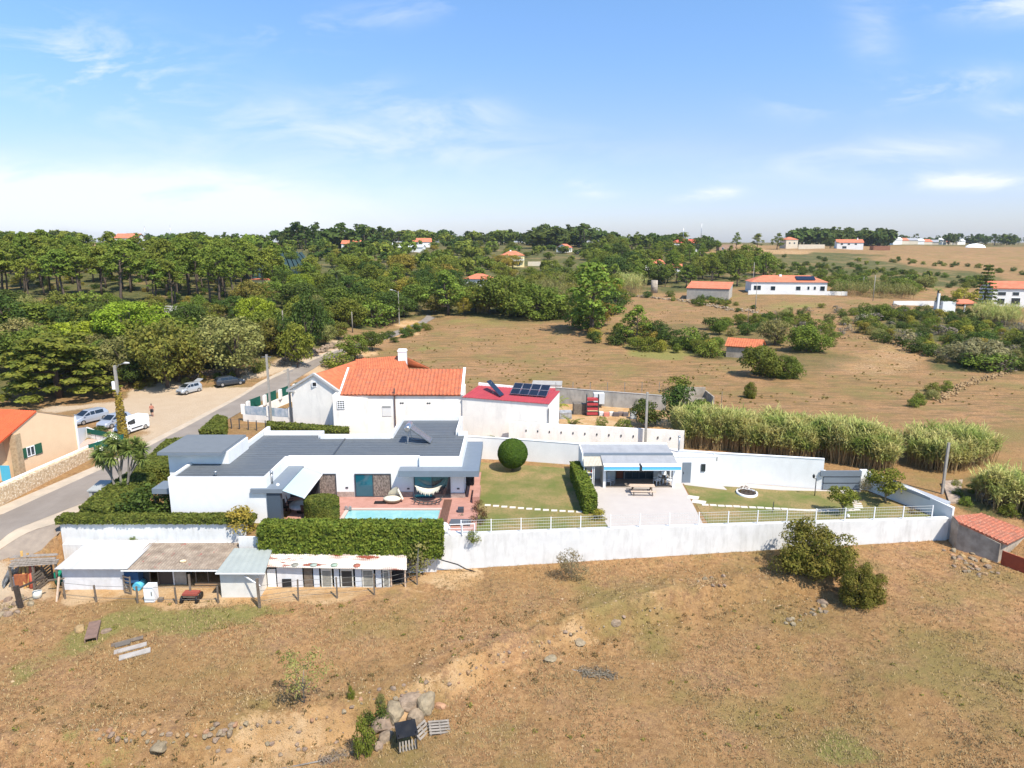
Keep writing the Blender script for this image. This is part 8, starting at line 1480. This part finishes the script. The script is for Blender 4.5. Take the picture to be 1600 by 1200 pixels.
# ---------------------------------------------------------------- vehicles
tyre = M('tyre', (.02, .02, .02), rough=.8); rim = M('alloy_rim', (.5, .5, .5), rough=.3, metal=.7); cglass = M('car_glass', (.01, .014, .018), rough=.05, spec=.9)
def car(label, f, r_, L_, Wd, Ht, paint, kind='hatch', near=1, trim=None, cat='car', name='parked_car', shift=0):
    """f, r_: pixel positions of the near-side front and rear wheels on the ground"""
    F0 = Vector(G(*f)); R0 = Vector(G(*r_)); d = (F0 - R0); d.z = 0; d.normalize(); ang = math.atan2(d.y, d.x); mid = (F0 + R0) / 2; n_ = Vector((-d.y, d.x, 0)); toward = -1 if n_.dot(Vector((-mid.x, -mid.y, 0))) > 0 else 1
    c = mid + n_ * toward * Wd / 2; z = H(c.x, c.y) + .03; rt_ = thing(name, label, cat, (c.x, c.y, z), ang); hl = L_ / 2; w = Wd / 2; wb = L_ * .305
    def loft(secs, m, nm, parent, bevel=.05, cab_=False):
        # secs: (x, z0, z1, halfwidth_low, halfwidth_top)
        vs = []; fs = []
        for x_, z0, z1, a, t in secs: am = (a + t) / 2 if cab_ else a * 1.02; vs += [(x_, -a, z0), (x_, a, z0), (x_, am, (z0 + z1) / 2), (x_, t, z1), (x_, -t, z1), (x_, -am, (z0 + z1) / 2)]
        for i in range(len(secs) - 1):
            for k in range(6): fs.append((i * 6 + k, i * 6 + (k + 1) % 6, (i + 1) * 6 + (k + 1) % 6, (i + 1) * 6 + k))
        fs += [tuple(range(6))[::-1], tuple(range((len(secs) - 1) * 6, len(secs) * 6))]
        return MB().mat(m).add(vs, fs).build(nm, parent, local=True, bevel=bevel)
    hood = Ht * .60; belt = Ht * .64; van = kind == 'van'
    if van: hood = Ht * .56; belt = Ht * .58
    body = loft([(-hl, .32, belt * .95, w * .86, w * .84), (-hl + .18, .2, belt, w * .98, w * .94), (-wb, .2, belt, w, w * .95), (wb - .25, .2, belt, w, w * .95), (hl - .75, .2, hood, w * .98, w * .9), (hl - .15, .24, hood * .82, w * .9, w * .8), (hl, .3, hood * .62, w * .78, w * .72)], paint, 'body', rt_)
    if van: cab = [(-hl + .03, belt - .03, Ht * .97, w * .93, w * .84), (-hl + .2, belt - .03, Ht, w * .95, w * .86), (wb * .35, belt - .03, Ht, w * .95, w * .84), (wb * .75, belt - .03, Ht * .93, w * .94, w * .78), (wb + .45, belt - .03, belt + .02, w * .9, w * .88)]
    elif kind == 'estate': cab = [(-hl + .08, belt - .03, belt + .05, w * .9, w * .86), (-hl + .45, belt - .03, Ht * .96, w * .92, w * .70), (-.2, belt - .03, Ht, w * .93, w * .72), (wb * .2, belt - .03, Ht * .985, w * .93, w * .70), (wb * .95, belt - .03, belt + .02, w * .9, w * .86)]
    else: cab = [(-hl + .06, belt - .03, belt + .08, w * .9, w * .86), (-hl + .32, belt - .03, Ht * .95, w * .92, w * .70), (-.3, belt - .03, Ht, w * .93, w * .72), (wb * .25, belt - .03, Ht * .97, w * .93, w * .70), (wb * 1.05, belt - .03, belt + .02, w * .9, w * .86)]
    loft(cab, paint, 'cabin', rt_, .04, True)
    # glazing: side windows, windscreen, rear window sit 1 cm proud of the cabin
    A_, B2 = cab[-2], cab[-1]; C_ = cab[1]
    def quad(nm, pts, m=cglass): MB().mat(m).add(pts, [(0, 1, 2, 3)]).build(nm, rt_, local=True)
    e = .03; zt = lambda s_, k: s_[1] + (s_[2] - s_[1]) * k
    quad('windscreen', [(A_[0] + (B2[0] - A_[0]) * .08 + e, -A_[4] * .9, zt(A_, .97)), (A_[0] + (B2[0] - A_[0]) * .08 + e, A_[4] * .9, zt(A_, .97)), (B2[0] - .06, B2[4] * .88, belt + .05), (B2[0] - .06, -B2[4] * .88, belt + .05)])
    for s_ in (-1, 1):
        xs_ = ([wb * .05, wb * .95] if van else [-hl + .75 if kind == 'estate' else -hl + .6, -.35, wb * .22, wb * .85]) ; n = len(xs_) - 1
        for i in range(n):
            x0_, x1_ = xs_[i] + .05, xs_[i + 1] - .05
            top = lambda x_: Ht * .93 if x_ < A_[0] else Ht * .93 - (Ht * .93 - belt - .05) * (x_ - A_[0]) / (B2[0] - A_[0])
            y_at = lambda z_: s_ * ((w * .945) + (w * .73 - w * .945) * (z_ - belt) / (Ht - belt) + .025) if not van else s_ * ((w * .96) + (w * .85 - w * .96) * (z_ - belt) / (Ht - belt) + .025)
            za, zb = top(x0_), top(x1_); lo = belt + .06
            quad('side_window', [(x0_, y_at(lo), lo), (x1_, y_at(lo), lo), (x1_, y_at(max(zb, lo + .03)), max(zb, lo + .03)), (x0_, y_at(za), za)])
    if not van: quad('rear_window', [(-hl + .10, -w * .76, belt + .08), (-hl + .10, w * .76, belt + .08), (C_[0] - .04, w * .64, Ht * .92), (C_[0] - .04, -w * .64, Ht * .92)])
    for sx_ in (-1, 1):
        for s_ in (-1, 1):
            t_ = mb(tyre).tube([(sx_ * wb, s_ * (w - .2), .31), (sx_ * wb, s_ * (w + .02), .31)], .32, 20).build('wheel', rt_, local=True); mb(rim).tube([(sx_ * wb, s_ * (w + .0), .31), (sx_ * wb, s_ * (w + .035), .31)], .2, 14).build('rim', t_, local=True)
            mb(M('headlamp', (.7, .72, .74), rough=.15) if sx_ > 0 else M('tail_lamp', (.35, .02, .02), rough=.2)).box(sx_ * (hl - (.28 if sx_ > 0 else .1)) - .06, sx_ * (hl - (.28 if sx_ > 0 else .1)) + .06, s_ * w * .72 - .14, s_ * w * .72 + .14, hood * .72, hood * .86).build('headlight' if sx_ > 0 else 'tail_light', rt_, local=True)
    mb(black_m).box(hl - .05, hl + .015, -w * .5, w * .5, .38, .55).build('grille', rt_, local=True)
    for s_ in (-1, 1): mb(paint).box(wb * .78, wb * .92, s_ * w * 1.0, s_ * w * 1.12, belt + .0, belt + .14).build('mirror', rt_, local=True)
    if van:
        for s_ in (-1, 1): mb(black_m).box(-wb + .45, wb - .5, s_ * (w + .015) - .02, s_ * (w + .015) + .02, .52, .66).build('trim_strip', rt_, local=True)
    return rt_
silver = M('silver_paint', (.46, .47, .48), rough=.3, metal=.35, spec=.6); silver2 = M('cool_silver_paint', (.42, .45, .50), rough=.3, metal=.35, spec=.6); darkp = M('anthracite_paint', (.03, .036, .045), rough=.2, spec=.7); whitep = M('van_white_paint', (.78, .78, .78), rough=.3, spec=.6)
hc = car('small silver hatchback with raised tailgate on the sandy lay-by', (289.5, 618), (313.5, 611.5), 3.75, 1.68, 1.5, silver)
mb(silver).add([(-1.5, -.6, 1.5), (-1.5, .6, 1.5), (-2.3, .6, 1.85), (-2.3, -.6, 1.85), (-1.5, -.6, 1.45), (-1.5, .6, 1.45), (-2.3, .6, 1.8), (-2.3, -.6, 1.8)], [(0, 1, 2, 3), (7, 6, 5, 4), (0, 4, 5, 1), (1, 5, 6, 2), (2, 6, 7, 3), (3, 7, 4, 0)]).build('tailgate', hc, local=True)
car('dark grey estate car parked behind the silver hatchback', (375, 601.5), (349, 606.5), 4.5, 1.75, 1.48, darkp, 'estate')
car('silver people carrier parked half behind the peach house', (134, 664), (160, 657.5), 4.6, 1.8, 1.62, silver2, 'estate')
car('light silver car hidden behind the ivy-wrapped pole', (172, 671), (203, 661), 4.3, 1.75, 1.5, silver2, 'estate')
car('small white panel van beside the ivy-wrapped pole', (198, 680.5), (230.5, 670), 4.3, 1.75, 1.82, whitep, 'van', name='panel_van', cat='van')
# ---------------------------------------------------------------- person
x, y, z = G(238, 651); per = thing('person', 'bare-chested person in dark shorts walking across the sandy lay-by', 'person', (x, y, z), R(-65))
J = dict(pel=(0, 0, .93), wai=(0, 0, 1.05), che=(.02, 0, 1.32), nek=(.03, 0, 1.48), hd1=(.05, 0, 1.56), hd2=(.06, 0, 1.68), hip_l=(0, .1, .9), kn_l=(.22, .1, .5), an_l=(.18, .1, .1), to_l=(.33, .1, .03), hip_r=(0, -.1, .9), kn_r=(-.08, -.1, .48), an_r=(-.36, -.1, .16), to_r=(-.24, -.1, .03),
         sh_l=(0, .2, 1.42), el_l=(-.12, .26, 1.14), wr_l=(.02, .27, .9), ha_l=(.07, .26, .8), sh_r=(0, -.2, 1.42), el_r=(.05, -.27, 1.13), wr_r=(.26, -.25, .98), ha_r=(.34, -.24, .92))
Ed = [('pel', 'wai'), ('wai', 'che'), ('che', 'nek'), ('nek', 'hd1'), ('hd1', 'hd2'), ('pel', 'hip_l'), ('hip_l', 'kn_l'), ('kn_l', 'an_l'), ('an_l', 'to_l'), ('pel', 'hip_r'), ('hip_r', 'kn_r'), ('kn_r', 'an_r'), ('an_r', 'to_r'), ('che', 'sh_l'), ('sh_l', 'el_l'), ('el_l', 'wr_l'), ('wr_l', 'ha_l'), ('che', 'sh_r'), ('sh_r', 'el_r'), ('el_r', 'wr_r'), ('wr_r', 'ha_r')]
Rd = dict(pel=.15, wai=.14, che=.17, nek=.06, hd1=.085, hd2=.09, hip=.095, kn=.06, an=.04, to=.035, sh=.065, el=.042, wr=.03, ha=.035)
nm = list(J); me = bpy.data.meshes.new('body'); me.from_pydata([J[k] for k in nm], [(nm.index(a), nm.index(b)) for a, b in Ed], []); bo = bpy.data.objects.new('body', me); COL.objects.link(bo); bo.parent = per
bo.modifiers.new('skin', 'SKIN'); sm_ = bo.modifiers.new('sub', 'SUBSURF'); sm_.levels = 1; sm_.render_levels = 2
if not me.skin_vertices: 
    bpy.context.view_layer.objects.active = bo
for i, k in enumerate(nm): rr_ = Rd[k.split('_')[0]]; me.skin_vertices[0].data[i].radius = (rr_, rr_)
me.skin_vertices[0].data[0].use_root = True; me.materials.append(M('tanned_skin', (.42, .17, .11), rough=.6))
b = mb(M('dark_shorts', (.03, .03, .035), rough=.9)); b.tube([(0, 0, 1.05), (0, 0, .88)], [.165, .175], 14); b.tube([(0, .1, .92), (.16, .1, .58)], [.125, .1], 12); b.tube([(0, -.1, .92), (-.06, -.1, .56)], [.125, .1], 12); b.build('shorts', per, local=True)
mb(M('dark_hair', (.03, .02, .015))).lathe([(.1 * math.cos(t), .1 * math.sin(t)) for t in np.linspace(-.1, 1.57, 7)], (.045, 0, 1.69), 14).build('hair', per, local=True)

# ---------------------------------------------------------------- thin air haze
hm_, N, L = new_mat('haze_air'); pvn = N.new('ShaderNodeVolumePrincipled'); pvn.inputs['Density'].default_value = .00008; pvn.inputs['Color'].default_value = (.88, .94, 1, 1); pvn.inputs['Anisotropy'].default_value = .2
on_ = N.new('ShaderNodeOutputMaterial'); L.new(pvn.outputs[0], on_.inputs['Volume'])
tag(mb(hm_).box(-6600, 6600, -60, 4200, -12, 75).build('haze'), 'thin pale haze over the far ridge', 'haze', kind='stuff')
